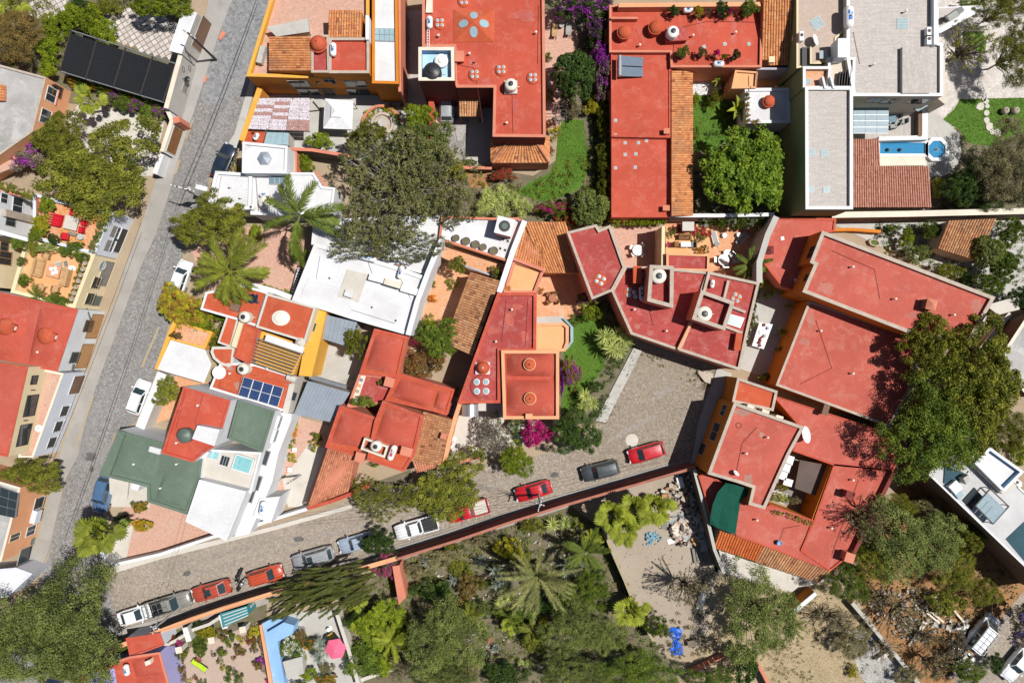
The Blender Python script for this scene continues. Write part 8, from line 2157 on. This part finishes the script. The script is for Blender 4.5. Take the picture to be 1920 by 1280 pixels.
# tan terrace
sofa(72,502,Z,0-14,2.0,1.0,FABT,"tan sofa at the left of the glass topped table");sofa(122,520,Z,166,1.9,.95,FABT,"tan sofa at the right of the glass topped table");table(100,508,Z,1.5,1.4,.45,-14,TERRA,"square tiled table between the tan sofas")
for i,(x,y) in enumerate(((95,504),(103,503),(99,512),(105,510))):
    p=W(x,y,Z+.5);t=thing("plate",["left","upper","lower","right"][i]+" white round cushion on the tiled table","cushion",(p.x,p.y,Z+.45),"white cushions on the tiled table");b=MB();b.lathe((0,0,0),[(.2,0),(.22,.04),(.15,.08),(.02,.09)],14);b.build("cushion_body",FABW,t,local=True)
chair(88,479,Z,250,FABT,"tan chair at the top of the tan sofa terrace",w=.75,arms=True);chair(78,540,Z,60,FABT,"left tan chair at the foot of the tan sofa terrace",w=.75,arms=True);chair(105,542,Z,75,FABT,"right tan chair at the foot of the tan sofa terrace",w=.75,arms=True)
lounger(115,496,Z,190,FABG,"grey lounger at the street side of the tan sofa terrace",L=1.3)
table(132,502,Z,.5,.5,.45,0,PVCW,"small white side table beside the grey lounger",True)
ORD=["first","second","third","fourth","fifth","sixth","seventh","eighth","ninth","tenth","eleventh","twelfth"]
# parapet urns
for i in range(8):
    x,y=163-4.2*i,482+11.2*i;p=W(x,y,4.6);t=thing("parapet_urn",ORD[i]+" stone urn from the top in the row on the cream parapet","urn",(p.x,p.y,4.2),"stone urns on the cream parapet");b=MB();b.lathe((0,0,0),[(.14,0),(.1,.08),(.22,.25),(.26,.4),(.2,.42),(.16,.3)],12,cap=False);b.build("urn_body",STONECAP,t,local=True)
# pot terrace
for i,(x,y,r) in enumerate(((855,446,.38),(874,452,.44),(892,458,.44),(906,463,.38),(926,470,.46))):
    p=W(x,y,4.3);t=thing("flower_pot",["first","second","third","fourth","fifth"][i]+" round clay pot from the left on the white roof terrace","pot",(p.x,p.y,3.8),"round clay pots on the white roof terrace");b=MB();b.lathe((0,0,0),[(r*.65,0),(r,.42),(r*1.05,.46),(r*.9,.46),(r*.85,.36)],20,cap=False);b.build("pot_body",CLAYD,t,local=True);b=MB();b.lathe((0,0,.36),[(r*.86,0),(.01,.02)],16,cap=False);b.build("soil",GARDEN,t,local=True)
# pavilion pots
for i,(x,y) in enumerate(((1402,176),(1402,185),(1402,195),(1402,206),(1403,216),(1404,226),(1420,227),(1414,230))):
    t=tree("small",x,y,5,5,.4,"grey" if i % 2 else "olive",["topmost","second","third","fourth","fifth","corner","right","front"][i]+" small potted succulent on the white pavilion edge",z0=3.4,name="potted_plant",cat="potted plant",group="succulents on the pavilion edge");k_=t.scale
    b=MB();b.lathe((0,0,-.1),[(.14/k_.x,0),(.19/k_.x,.22/k_.z)],12);b.build("pot",CLAY,t,local=True)
# white iron set
table(1196,469,.04,1.25,1.25,.72,0,PVCW,"white round iron table on the pink brick terrace",True)
for x,y,a,lb in ((1184,464,340,"left"),(1203,461,230,"upper right"),(1187,477,30,"lower left"),(1203,477,130,"lower right")):chair(x,y,.04,a,PVCW,lb+" white iron chair at the round white table",PVCW,.5)
table(1036,559,.04,.9,.9,.7,0,CLAY,"round brown table on the terracotta terrace",True)
for x,y,a,lb in ((1029,553,320,"upper left"),(1040,551,250,"upper right"),(1029,566,40,"lower left"),(1045,565,140,"lower right")):chair(x,y,.04,a,WOOD,lb+" brown chair at the round brown table",WOOD,.5)
# flower terrace
table(1286,458,3.0,1.1,.55,.7,0,FABW,"long table with a white cloth on the flower terrace");chair(1268,458,3.0,0,WOOD,"dark round chair at the left end of the cloth table",WOOD,.6);chair(1300,459,3.0,180,WOODG,"dark round chair at the right end of the cloth table",WOOD,.6);sofa(1284,444,3.0,270,1.4,.6,WOOD,"dark wooden bench above the cloth table",name="bench")
lounger(1341,449,.04,105,FABG,"left grey lounger on the terracotta terrace");lounger(1390,449,.04,45,FABG,"right grey lounger lying half in the shade")
for x,y,lb in ((1359,441,"left white round stool between the loungers"),(1386,440,"right white round stool between the loungers")):table(x,y,.04,.55,.55,.45,0,PVCW,lb,True,cat="stool")
table(1357,487,.04,1.3,1.3,.72,0,PVCW,"glossy white round table beside the steel chairs",True,STEEL)
for x,y,a,lb in ((1342,487,0,"left"),(1362,474,270,"upper"),(1378,490,180,"right"),(1360,498,90,"lower"),(1372,478,225,"upper right")):chair(x,y,.04,a,STEEL,lb+" steel chair at the glossy white round table",STEEL,.58)
# modern house terrace set
table(1672,222,.5,1.0,.9,.72,0,GLASSB,"dark glass table on the tiled terrace",False,IRON)
for x,y,a,lb in ((1673,211,255,"upper"),(1684,218,190,"upper right"),(1696,227,180,"right"),(1674,238,95,"lower"),(1683,231,150,"lower right")):chair(x,y,.5,a,FABG,lb+" dark chair on the tiled terrace by the glass roof",IRON,.55)
lounger(1790,27,4.25,215,FABG,"curved grey lounger on the triangular balcony",WOODG);chair(1772,36,4.25,40,IRON,"round dark chair on the triangular balcony",IRON,.6)
lounger(1040,58,.05,85,FABT,"left lounger in the shade of the purple bougainvillea",WOODG);lounger(1066,55,.05,85,FABG,"right lounger in the shade of the purple bougainvillea",WOODG);table(1053,47,.05,.6,.6,.45,0,CONC,"round side table between the shaded loungers",True)
for x,y,r,lb in ((1884,208,.42,"left large stone ball on the lawn"),(1903,208,.42,"right large stone ball on the lawn"),(1895,225,.3,"small dark stone ball on the lawn")):
    p=W(x,y,.4);t=thing("stone_ball",lb,"stone ball",(p.x,p.y,.04),"stone balls on the lawn");b=MB();b.lathe((0,0,0),[(r*math.sin(math.pi*k/12)+.001,r-r*math.cos(math.pi*k/12)) for k in range(13)],20,cap=False);b.build("ball",STONECAP if r > .35 else WOODG,t,smooth=True,local=True);b=MB();b.lathe((0,0,2*r-.03),[(.12,0),(.1,.05)],10);b.build("collar",CLAYD,t,local=True)
rnd=random.Random(13)
for i,(x,y,r) in enumerate(((1838,200,.55),(1849,190,.35),(1851,199,.3),(1850,212,.4),(1850,226,.42),(1855,238,.5),(1860,247,.36),(1870,249,.5),(1845,186,.3))):
    p=W(x,y,.06);b=MB();pl=[(p.x+r*rnd.uniform(.75,1.1)*math.cos(6.28*k/7),p.y+r*rnd.uniform(.75,1.1)*math.sin(6.28*k/7)) for k in range(7)];b.prism(pl,.03,.10);o=b.build("stepping_stone",CONCL,None);o["kind"]="structure"
# umbrella patio
t=thing("parasol","bright pink hexagonal parasol on the grey patio","parasol",W(629,1216,0));p=W(629,1216,2.3);R=1.25
for k in range(6):
    a0,a1=math.radians(60*k+10),math.radians(60*k+70);V=[(p.x,p.y,2.75),(p.x+R*math.cos(a0),p.y+R*math.sin(a0),2.25),(p.x+R*.95*math.cos((a0+a1)/2)*.9,p.y+R*.95*math.sin((a0+a1)/2)*.9,2.27),(p.x+R*math.cos(a1),p.y+R*math.sin(a1),2.25)];part("canopy_panel",V,[(0,1,2,3)],FABP,t)
b=MB();b.tube([(p.x,p.y,0),(p.x,p.y,2.78)],.03);b.build("pole",PVCW,t);b=MB();b.lathe((p.x,p.y,.03),[(.3,0),(.28,.1),(.06,.15)],14);b.build("base",CONC,t)
chair(620,1191,.04,300,paint("yellow_chair",(.75,.50,.01)),"yellow and black garden chair beside the pink parasol",TRIM,.6);table(616,1180,.04,.5,.5,.5,0,PVCW,"small white round table above the yellow chair",True)
lounger(374,1247,.05,145,FABL,"lime green lounger in the cactus garden",TRIM,2.1,.1)
chair(524,850,.05,250,GLASSB,"upper blue patio chair beside the white house",SB,.6);chair(520,866,.05,70,GLASSB,"lower blue patio chair beside the white house",SB,.6);table(529,858,.05,.9,.9,.7,0,GLASST,"round glass table with the blue patio chairs",True,STEEL)
for x,y,lb in ((552,843,"upper white pot stool on the brick path"),(543,880,"lower white pot stool on the brick path")):table(x,y,.05,.5,.5,.45,.3,PVCW,lb,cat="stool")
# white stall table in the grey courtyard
t=thing("market_table","long white table piled with goods in the grey courtyard","table",W(1430,630,0));q=[W(x,y,.8) for x,y in ((1424,604),(1449,608),(1432,654),(1410,648))];b=MB();b.prism([(v.x,v.y) for v in q],.7,.8);b.build("tabletop",FABW,t)
for v in q:b=MB();b.box((v.x*.99+.01*q[0].x,v.y*.99,0),(.08,.08,.7));b.build("leg",PVCW,t)
rnd=random.Random(3)
for k in range(9):
    v=bil(q,rnd.uniform(.25,.75),.08+.105*k);s=rnd.uniform(.25,.45);cn,cm=rnd.choice([("brown",CLAY),("white",PVCW),("dark red",DRED),("grey",CONC),("lilac",LILAC)]);o=thing("market_item",cn+" bundle, "+ORD[k]+" from the top on the white courtyard table","goods",(v.x,v.y,.8),"goods on the white courtyard table");b=MB();b.box((0,0,.002),(s,s*rnd.uniform(.5,1),rnd.uniform(.08,.25)),rnd.uniform(0,3),taper=rnd.uniform(.6,1));b.build("item_body",cm,o,local=True)
# urns, bins and small pots round the houses
def pot(x,y,z,r,h,mat,label,name="pot",cat="pot"):
    p=W(x,y,z+h);t=thing(name,label,cat,(p.x,p.y,z));b=MB();b.lathe((0,0,0),[(r*.7,0),(r,h*.6),(r*.95,h),(r*.8,h),(r*.75,h*.8),(.02,h*.78)],14,cap=False);b.build("pot_body",mat,t,local=True)
pot(1462,1018,3.38,.28,.5,paint("bucket_blue",(.10,.35,.62)),"blue bucket on the red terrace roof","bucket","bucket");pot(524,893,.04,.32,.5,CLAYD,"dark round pot beside the glass table");pot(508,912,.04,.4,.6,CLAYD,"brown barrel beside the white tank room","barrel","barrel");pot(752,198,.04,.25,.4,CLAYD,"left dark pot above the curved bed");pot(740,200,.04,.25,.4,CLAYD,"leftmost dark pot above the curved bed kerb");pot(748,210,.04,.25,.4,CLAYD,"right dark pot at the curved bed kerb");pot(733,196,.04,.22,.4,CLAYD,"small dark pot at the top of the curved bed")
pot(897,178,.05,.3,.5,PVCW,"white pot in the shade of the red house");pot(822,226,.05,.4,.6,PVCW,"white sack on the flagstone drive","sack","sack");pot(912,1228,.04,.55,.4,TYRE,"old tyre ring beside the garden path","tyre","tyre");pot(918,1200,.04,.3,.5,CLAY,"clay pot beside the garden path")
# ---------------------------------------------------------------- rubble, rubbish and building material
rnd=random.Random(77)
def junk(name,label,cat,x,y,d,rz,mat,z=.04,grp=None,tilt=0.0):
    p=W(x,y,z+d[2]);t=thing(name,label,cat,(p.x,p.y,z),grp,rz);b=MB();b.box((0,0,0),d,0,taper=.97);o=b.build(name+"_body",mat,t,local=True)
    if tilt:o.rotation_euler=(tilt,0,0);o.location.z=abs(math.sin(tilt))*d[1]/2
    return t
junk("board","pale blue board lying on the rubble","board",1268,972,(1.9,1.1,.06),.7,POLY,.35,tilt=.12);junk("board","cream mattress like board on the rubble","board",1272,990,(1.7,1.3,.18),.75,CREAM2,.3,tilt=-.1);junk("board","brown door leaf leaning in the rubble","door leaf",1246,978,(.7,1.8,.08),-.1,WOODG,.25,tilt=.2);junk("board","grey beige panel beside the brown door leaf","board",1240,976,(.35,1.7,.07),-.1,CREAM2,.2,tilt=.2);junk("board","small white panel below the rubble heap","board",1258,1014,(.8,.6,.05),.3,PVCW);junk("board","grey metal cabinet beside the dark lot wall","cabinet",1318,992,(.9,2.2,.5),-.2,CONC,.04);junk("board","lower grey metal cabinet at the lot wall","cabinet",1322,1022,(.8,1.5,.45),-.15,CONC)
for k in range(4):junk("plank",["first","second","third","fourth"][k]+" grey plank from the left in the stack below the rubble","plank",1302+k*6,1042-k*1.2,(.3,1.8,.12),.17,WOODG,.2+.02*k,"grey planks below the rubble")
junk("metal_tub","pale metal tub under the dark bare tree","tub",1316,1127,(.7,2.0,.5),-.3,PVCW);junk("blue_cloth","white and blue cloth bundle at the top of the rubble","cloth",1276,904,(.7,1.3,.5),.3,FABW);junk("blue_cloth","blue cloth scrap at the corner of the lane wall","cloth",1270,888,(.4,.7,.3),.1,paint("cloth_blue",(.15,.32,.55)))
def heap(name,label,poly,n,mats,smin,smax,zmax,seed,z=.05):
    rn=random.Random(seed);obs=[];P=[W(x,y,z) for x,y in poly];xs=[p.x for p in P];ys=[p.y for p in P];Pc=ccw(P);m_=len(Pc)
    bs={k:MB() for k in range(len(mats))};k=0;g=0
    while k < n and g < n*40:
        g+=1;x,y=rn.uniform(min(xs),max(xs)),rn.uniform(min(ys),max(ys));q=Vector((x,y));ok=False;j=m_-1
        for i in range(m_):
            a,d=Pc[i],Pc[j]
            if (a.y > y) != (d.y > y) and x < (d.x-a.x)*(y-a.y)/(d.y-a.y)+a.x:ok=not ok
            j=i
        if not ok:continue
        s=rn.uniform(smin,smax);d=(s*rn.uniform(.5,1.5),s*rn.uniform(.4,1.0),s*rn.uniform(.2,.7));mi=rn.randrange(len(mats));M=Matrix.Rotation(rn.uniform(-.6,.6),4,'X') @ Matrix.Rotation(rn.uniform(0,3.1),4,'Z');c=Vector((x,y,z+rn.random() ** 2*zmax))
        V=[c+M @ Vector((sx*d[0]/2*rn.uniform(.7,1),sy*d[1]/2*rn.uniform(.7,1),sz*d[2])) for sz in (0,1) for sx,sy in ((-1,-1),(1,-1),(1,1),(-1,1))]
        bs[mi].add(V,[(3,2,1,0),(4,5,6,7),(0,1,5,4),(1,2,6,5),(2,3,7,6),(3,0,4,7)]);k+=1
    B=MB()
    for i,q in bs.items():
        for f in q.F:pass
        o=len(B.V);B.V+=q.V;B.F+=[tuple(v+o for v in f) for f in q.F];B.T+=q.T;B.M+=[i]*len(q.F)
    ob=B.build(name,list(mats),None);ob["kind"]="stuff";ob["label"]=label
heap("rubble","heap of broken masonry and rubbish in the lot",[(1232,922),(1296,885),(1318,960),(1322,1010),(1275,1022),(1240,970)],560,(CONCL,STONECAP,WOODL,STONECAP,CONC,DARKW,DIRTL),.1,.7,.5,1)
heap("rubbish","scattered plastic rubbish beside the dark lot wall",[(1270,975),(1320,960),(1326,1010),(1275,1015)],160,(PVCW,paint("litter_blue",(.08,.25,.5)),FABR,TRIM,POLY),.08,.35,.3,2)
heap("plastic_bottles","pile of pale blue plastic bottles on the dry earth",[(1208,1000),(1230,996),(1244,1008),(1238,1016),(1222,1012),(1226,1024),(1216,1020)],110,(paint("bottle_blue",(.20,.45,.58)),POLY),.1,.3,.2,3)
heap("rubble","broken stones and planks scattered under the dry tree",[(1620,1110),(1720,1100),(1790,1130),(1780,1180),(1720,1210),(1640,1170)],230,(CONC,STONECAP,DIRTL,STONECAP,WOODG,CONCL),.08,.6,.25,4)
heap("stones","loose stones strewn over the lower garden beds",[(760,1060),(1060,970),(1100,1040),(1000,1230),(880,1230)],380,(STONECAP,CONCL,CONC,DIRTL),.08,.35,.1,5)
heap("rubbish","odds and ends in the corner of the lower right yard",[(1775,1175),(1810,1160),(1820,1250),(1780,1270)],120,(WOODG,TRIM,CONC,SV,PVCW),.15,.6,.4,6)
heap("leaf_litter","dry fallen leaves on the orange soil",[(1620,1060),(1700,920),(1760,930),(1920,1110),(1800,1220),(1700,1200)],900,(LF["dry"],LF["brown"],LF["russet"]),.06,.22,.05,8)
heap("stones","pebbles and scraps on the bare rubble lot",[(1140,1000),(1240,1020),(1330,1060),(1320,1190),(1230,1180)],260,(DIRT,CONC,STONECAP,GARDEN),.04,.16,.03,9,.04)
for i,(x0,y0,x1,y1) in enumerate(((1705,1210,1732,1168),(1712,1206,1738,1166),(1738,1148,1762,1168),(1745,1146,1770,1166),(1782,1136,1808,1166),(1690,1140,1676,1160))):
    a_,b_=W(x0,y0,.4),W(x1,y1,.5);t=thing("timber",["long pale timber lying across the rubble, left one of the pair","long pale timber lying across the rubble, right one of the pair","white ladder like timber near the orange earth","white timber beside the ladder like timber","grey pole beside the dark yard corner","short board near the ruined wall"][i],"timber",(a_.x,a_.y,.04));b=MB();b.beam(a_,b_,.22,.1);b.build("timber_body",CREAM2 if i < 5 else CONCL,t)
# blue tarp and wheelbarrow
t=thing("tarpaulin","crumpled bright blue tarpaulin on the dirt","tarpaulin",W(1268,1202,.03));rnd=random.Random(4);V=[];F=[];n=9;c0=W(1268,1202,.2)
for i in range(n):
    for j in range(n+4):
        u,v=i/(n-1)-.5,j/(n+3)-.5;w_=.5+.7*abs(math.sin(v*5));V.append((c0.x+u*1.3*w_+v*.2+rnd.uniform(-.06,.06),c0.y-v*3.2+rnd.uniform(-.06,.06),.1+.35*rnd.random()*(1-2*abs(u))))
for i in range(n-1):
    for j in range(n+3):F.append((i*(n+4)+j,(i+1)*(n+4)+j,(i+1)*(n+4)+j+1,i*(n+4)+j+1))
part("tarp_sheet",V,F,TARPB,t)
t=thing("wheelbarrow","old wheelbarrow standing beside the blue tarpaulin","wheelbarrow",W(1298,1205,.03));c=W(1298,1205,.5);b=MB();b.box((c.x,c.y,.35),(.9,.6,.3),.2,taper=1.25);b.build("tray",CLAYD,t);b=MB();b.lathe((c.x+.6,c.y,.05),[(.18,0),(.2,.08),(.18,.12)],12);b.build("wheel",TYRE,t)
for s in (-1,1):b=MB();b.tube([(c.x+.6,c.y,.2),(c.x-.3,c.y+s*.25,.45),(c.x-.95,c.y+s*.3,.6)],.025,6);b.build("handle",WOOD,t)
t=thing("fence","pink timber fence lying in the shade below the blue tarpaulin","fence",W(1320,1245,0))
for k in range(7):a_,b_=W(1296+9*k,1262-4.5*k,1.2),W(1304+9*k,1258-4.5*k,1.2);b=MB();b.beam(a_,b_,.12,1.1);b.build("fence_board",SALMON,t)
# ---------------------------------------------------------------- poles and wires
def pole(x,y,z,label,arms,name="power_pole",mat=None,box=False):
    top=W(x,y,z);t=thing(name,label,"power pole",(top.x,top.y,0));b=MB();b.tube([(top.x,top.y,0),(top.x,top.y,z)],.15,10,r1=.1);b.build("shaft",mat or CONC,t)
    for dx,dy,l in arms:a=Vector((dx,dy,0)).normalized()*l/2;b=MB();b.beam(top-a-Vector((0,0,.3)),top+a-Vector((0,0,.3)),.1,.1);b.build("crossarm",STEEL,t)
    for dx,dy,l in arms:
        for s in (-.9,-.3,.3,.9):a=top+Vector((dx,dy,0)).normalized()*l/2*s;b=MB();b.lathe((a.x,a.y,z-.3),[(.05,0),(.08,.06),(.05,.14)],8);b.build("insulator",PVCW,t)
    if box:b=MB();b.lathe((top.x+.4,top.y,z-1.6),[(.3,0),(.3,.9),(.1,1.0)],14);b.build("transformer",CONC,t)
    return top
t1=pole(1013,946,6.5,"power pole with crossarm beside the red sedan",((.3,1,1.6),(1,-.3,.9)))
t2=pole(288,1178,6.5,"power pole in front of the wall beside the grey green pickup",((.3,1,1.4),(1,-.3,1.0)))
t3=pole(340,352,7.0,"power pole with crossarm and white box on the street bend",((1,-.28,2.8),(1,-.28,1.8)),box=True)
t4=pole(352,62,7.0,"street pole with iron arms beside the gatehouse",((.6,-.4,1.8),),mat=IRON)
t5=pole(540,905,4.5,"leaning thin pole at the end of the tiled roof",((1,.6,1.0),),mat=STEEL)
def wires(label,a,d,offs,sag=.5):
    t=thing("power_line",label,"power line",(a.x,a.y,a.z))
    for o in offs:
        pts=[a.lerp(d,k/10)+Vector((0,0,-sag*4*(k/10)*(1-k/10)-.15))+Vector((o*.3,o,0)) for k in range(11)];b=MB();b.tube(pts,.014,4);b.build("wire",TRIM,t)
wires("power line along the lane from the red sedan to the lower left tree",t1,t2,(-.6,-.2,.2,.6));wires("power line along the lane from the red sedan to the red house corner",t1,W(1318,872,6.5),(-.4,.1,.5));wires("power line over the street from the bend to the top",t3,W(500,-60,7.0),(-.4,.0,.4));wires("power line from the street bend down to the lower left",t3,W(120,1010,7.0),(-.3,.3))
wires("thin black cable across the lane towards the white house",t1,W(560,985,5.0),(0,.3),.3)
# white sign box on the street bend, plaza steps and kerb stones
junk("sign_box","white box fixed over the pavement at the street bend","sign",377,352,(1.3,.5,.3),-.25,PVCW,4.0)
t=thing("stone_steps","grey stone steps at the corner of the plaza","steps",W(1330,705,0))
for k in range(3):p=[W(x,y,.2+.17*k) for x,y in ((1308,692+3*k),(1338,700+4*k),(1334,714+3*k),(1322,712+2*k))];b=MB();b.prism([(v.x,v.y) for v in p],0,.17+.17*k);b.build("step",STONECAP,t)
# black plastic sheets on the red roof
for i,(x,y,w_,d_,lb) in enumerate(((428,553,1.8,1.0,"left crumpled black plastic sheet on the bright red roof"),(474,560,1.1,1.0,"right crumpled black plastic sheet on the bright red roof"))):
    p=W(x,y,4.8);t=thing("plastic_sheet",lb,"plastic sheet",(p.x,p.y,4.62));rnd=random.Random(i);n=7;V=[((a/(n-1)-.5)*w_+rnd.uniform(-.1,.1),(c/(n-1)-.5)*d_+rnd.uniform(-.1,.1),rnd.uniform(.01,.22)) for a in range(n) for c in range(n)];part("sheet_folds",V,[(a*n+c,(a+1)*n+c,(a+1)*n+c+1,a*n+c+1) for a in range(n-1) for c in range(n-1)],NB,t,local=True)

# vent pipes, conduits and cables on the roofs
def clutter(label_t,z,vents=(),runs=(),mat=None):
    t=[o for o in bpy.data.objects if o.get("label") == label_t][0]
    for x,y in vents:p=W(x,y,z+.5);b=MB();b.lathe((p.x,p.y,z),[(.07,0),(.07,.45),(.12,.46),(.12,.55),(.02,.6)],10);b.build("vent_pipe",PVCC,t)
    for r in runs:b=MB();b.tube([W(x,y,z+.06) for x,y in r],.02,5);b.build("conduit",mat or DRED,t)
clutter("big red flat roofed house with spotted domes at the top",6.2,((880,100),(1005,60),(950,230),(822,66)),(((851,120),(890,128),(905,230)),((960,165),(962,250)),((1010,10),(1008,120))))
clutter("red terrace house with potted trees and long tile strip",4.0,((1200,84),(1380,60),(1300,66)),(((1265,74),(1262,97)),((1235,60),(1330,40),(1420,42))))
clutter("tall red roofed house with stone coping and hipped chimney",6.2,((1600,500),(1680,560),(1790,590)),(((1746,575),(1720,592)),((1560,470),(1640,505),(1650,560))))
clutter("wide low red roof under the big dark tree",3.7,((1540,620),(1600,700)),(((1530,600),(1560,690),(1500,720)),))
clutter("red roofed courtyard house with stone edged upper roof beside the plaza",5.6,((1440,820),(1400,850)),(((1380,888),(1392,830),(1420,800)),))
clutter("red roofed courtyard house with stone edged upper roof beside the plaza",3.4,((1600,900),(1560,990),(1420,975)),(((1462,1015),(1470,990),(1500,985)),((1610,900),(1560,1040))))
clutter("large flat white roofed house under the grey branching tree",4.4,((620,520),(700,575),(745,600)),(((600,480),(590,540)),((690,490),(700,520)),((640,575),(740,606)),((751,522),(770,560))),TRIM)
clutter("angular red roofed house with two walled roof tanks by the plaza",4.7,((1190,580),(1250,620)),(((1215,570),(1225,610),(1200,600)),((1300,600),(1285,640))))
clutter("red roofed house with two domed vaults and a bell cupola",5.6,((960,580),(930,640)),(((950,560),(940,640)),((990,560),(985,650))))
clutter("white house with green, red and white flat roofs at the street corner",5.2,((250,870),(330,870),(300,915)),(((235,812),(218,885)),((320,850),(340,880),(330,930))),GRN_PL)
clutter("white house with green, red and white flat roofs at the street corner",6.8,((370,760),(330,830)),(((348,735),(330,800),(343,812)),((380,740),(365,795))),DRED)
clutter("street house with two red roof vaults and white front",5.0,((70,660),),())
clutter("white house with hexagonal grey skylight on the street bend",4.2,((430,350),(450,370)),(((415,330),(405,385)),((480,330),(485,395))))
clutter("bright red roofed house with pergola terrace and solar panels",4.3,((430,700),(500,690)),(((453,700),(446,740)),((416,705),(410,725),(440,738))))
clutter("modern beige house with grey plank tiled roof decks and white copings",6.6,((1640,120),(1700,20)),(((1600,60),(1612,120)),))
wires("cable bundle crossing the street above the dark blue car",t3,W(470,270,5.5),(-.2,.1),.2);wires("cable bundle along the west fronts",W(262,420,5.0),W(75,900,5.0),(0,.25),.4);wires("cable from the lower left pole to the green roofed house",t2,W(350,970,6.0),(0,),.3);wires("cable across the lane to the tiled house",W(760,885,4.5),t1,(0,.3),.4)
# patched and bleached places on the roofs
def roof_patch(label_t,z,mat,pts):
    t=[o for o in bpy.data.objects if o.get("label") == label_t][0];rn=random.Random(int(z*10)+len(pts))
    for x,y,rx,ry in pts:
        c=W(x,y,z+.005);n=22;k=[rn.uniform(.65,1.25) for _ in range(n)];b=MB();b.add([(c.x,c.y,z+.005)]+[(c.x+m_of(rx)*k[i]*math.cos(6.2832*i/n),c.y+m_of(ry)*k[i]*math.sin(6.2832*i/n),z+.005) for i in range(n)],[(0,1+i,1+(i+1) % n) for i in range(n)]);b.build("roof_patch",mat,t)
CEM=roofmat("cement_patch",(.42,.155,.12),(.47,.28,.235),(.34,.11,.085),.6);CEMG=roofmat("grey_stain",(.38,.20,.155),(.41,.30,.25),(.32,.13,.10),.6);BLE=roofmat("bleached_patch",(.46,.112,.085),(.56,.26,.215),(.42,.085,.065),.6);DMP=roofmat("damp_patch",(.33,.062,.05),(.40,.12,.10),(.22,.06,.05),.4)
roof_patch("tall red roofed house with stone coping and hipped chimney",6.2,CEM,((1548,540,16,10),(1832,575,10,14),(1712,590,8,6)));roof_patch("tall red roofed house with stone coping and hipped chimney",6.2,BLE,((1590,505,22,12),(1700,540,26,12)))
roof_patch("wide low red roof under the big dark tree",3.7,CEM,((1520,600,8,18),(1510,640,10,8)));roof_patch("red roofed courtyard house with stone edged upper roof beside the plaza",5.6,CEMG,((1394,772,16,6),(1403,899,9,10),(1428,815,5,5)));roof_patch("big red flat roofed house with spotted domes at the top",6.2,BLE,((890,122,8,5),(912,155,10,6),(966,196,7,12),(985,30,20,10),(885,115,6,6)));roof_patch("red terrace house with potted trees and long tile strip",4.0,BLE,((1312,50,6,18),(1376,60,5,22),(1290,80,16,5)));roof_patch("angular red roofed house with two walled roof tanks by the plaza",4.7,CEM,((1165,568,4,4),(1194,612,5,5),(1181,598,4,3)));roof_patch("red roofed house with two domed vaults and a bell cupola",5.6,BLE,((955,600,9,12),(925,620,10,6),(985,630,7,10),(970,575,10,5)));roof_patch("bright red roofed house with pergola terrace and solar panels",4.2,CEMG,((445,722,5,9),(430,690,7,4)))
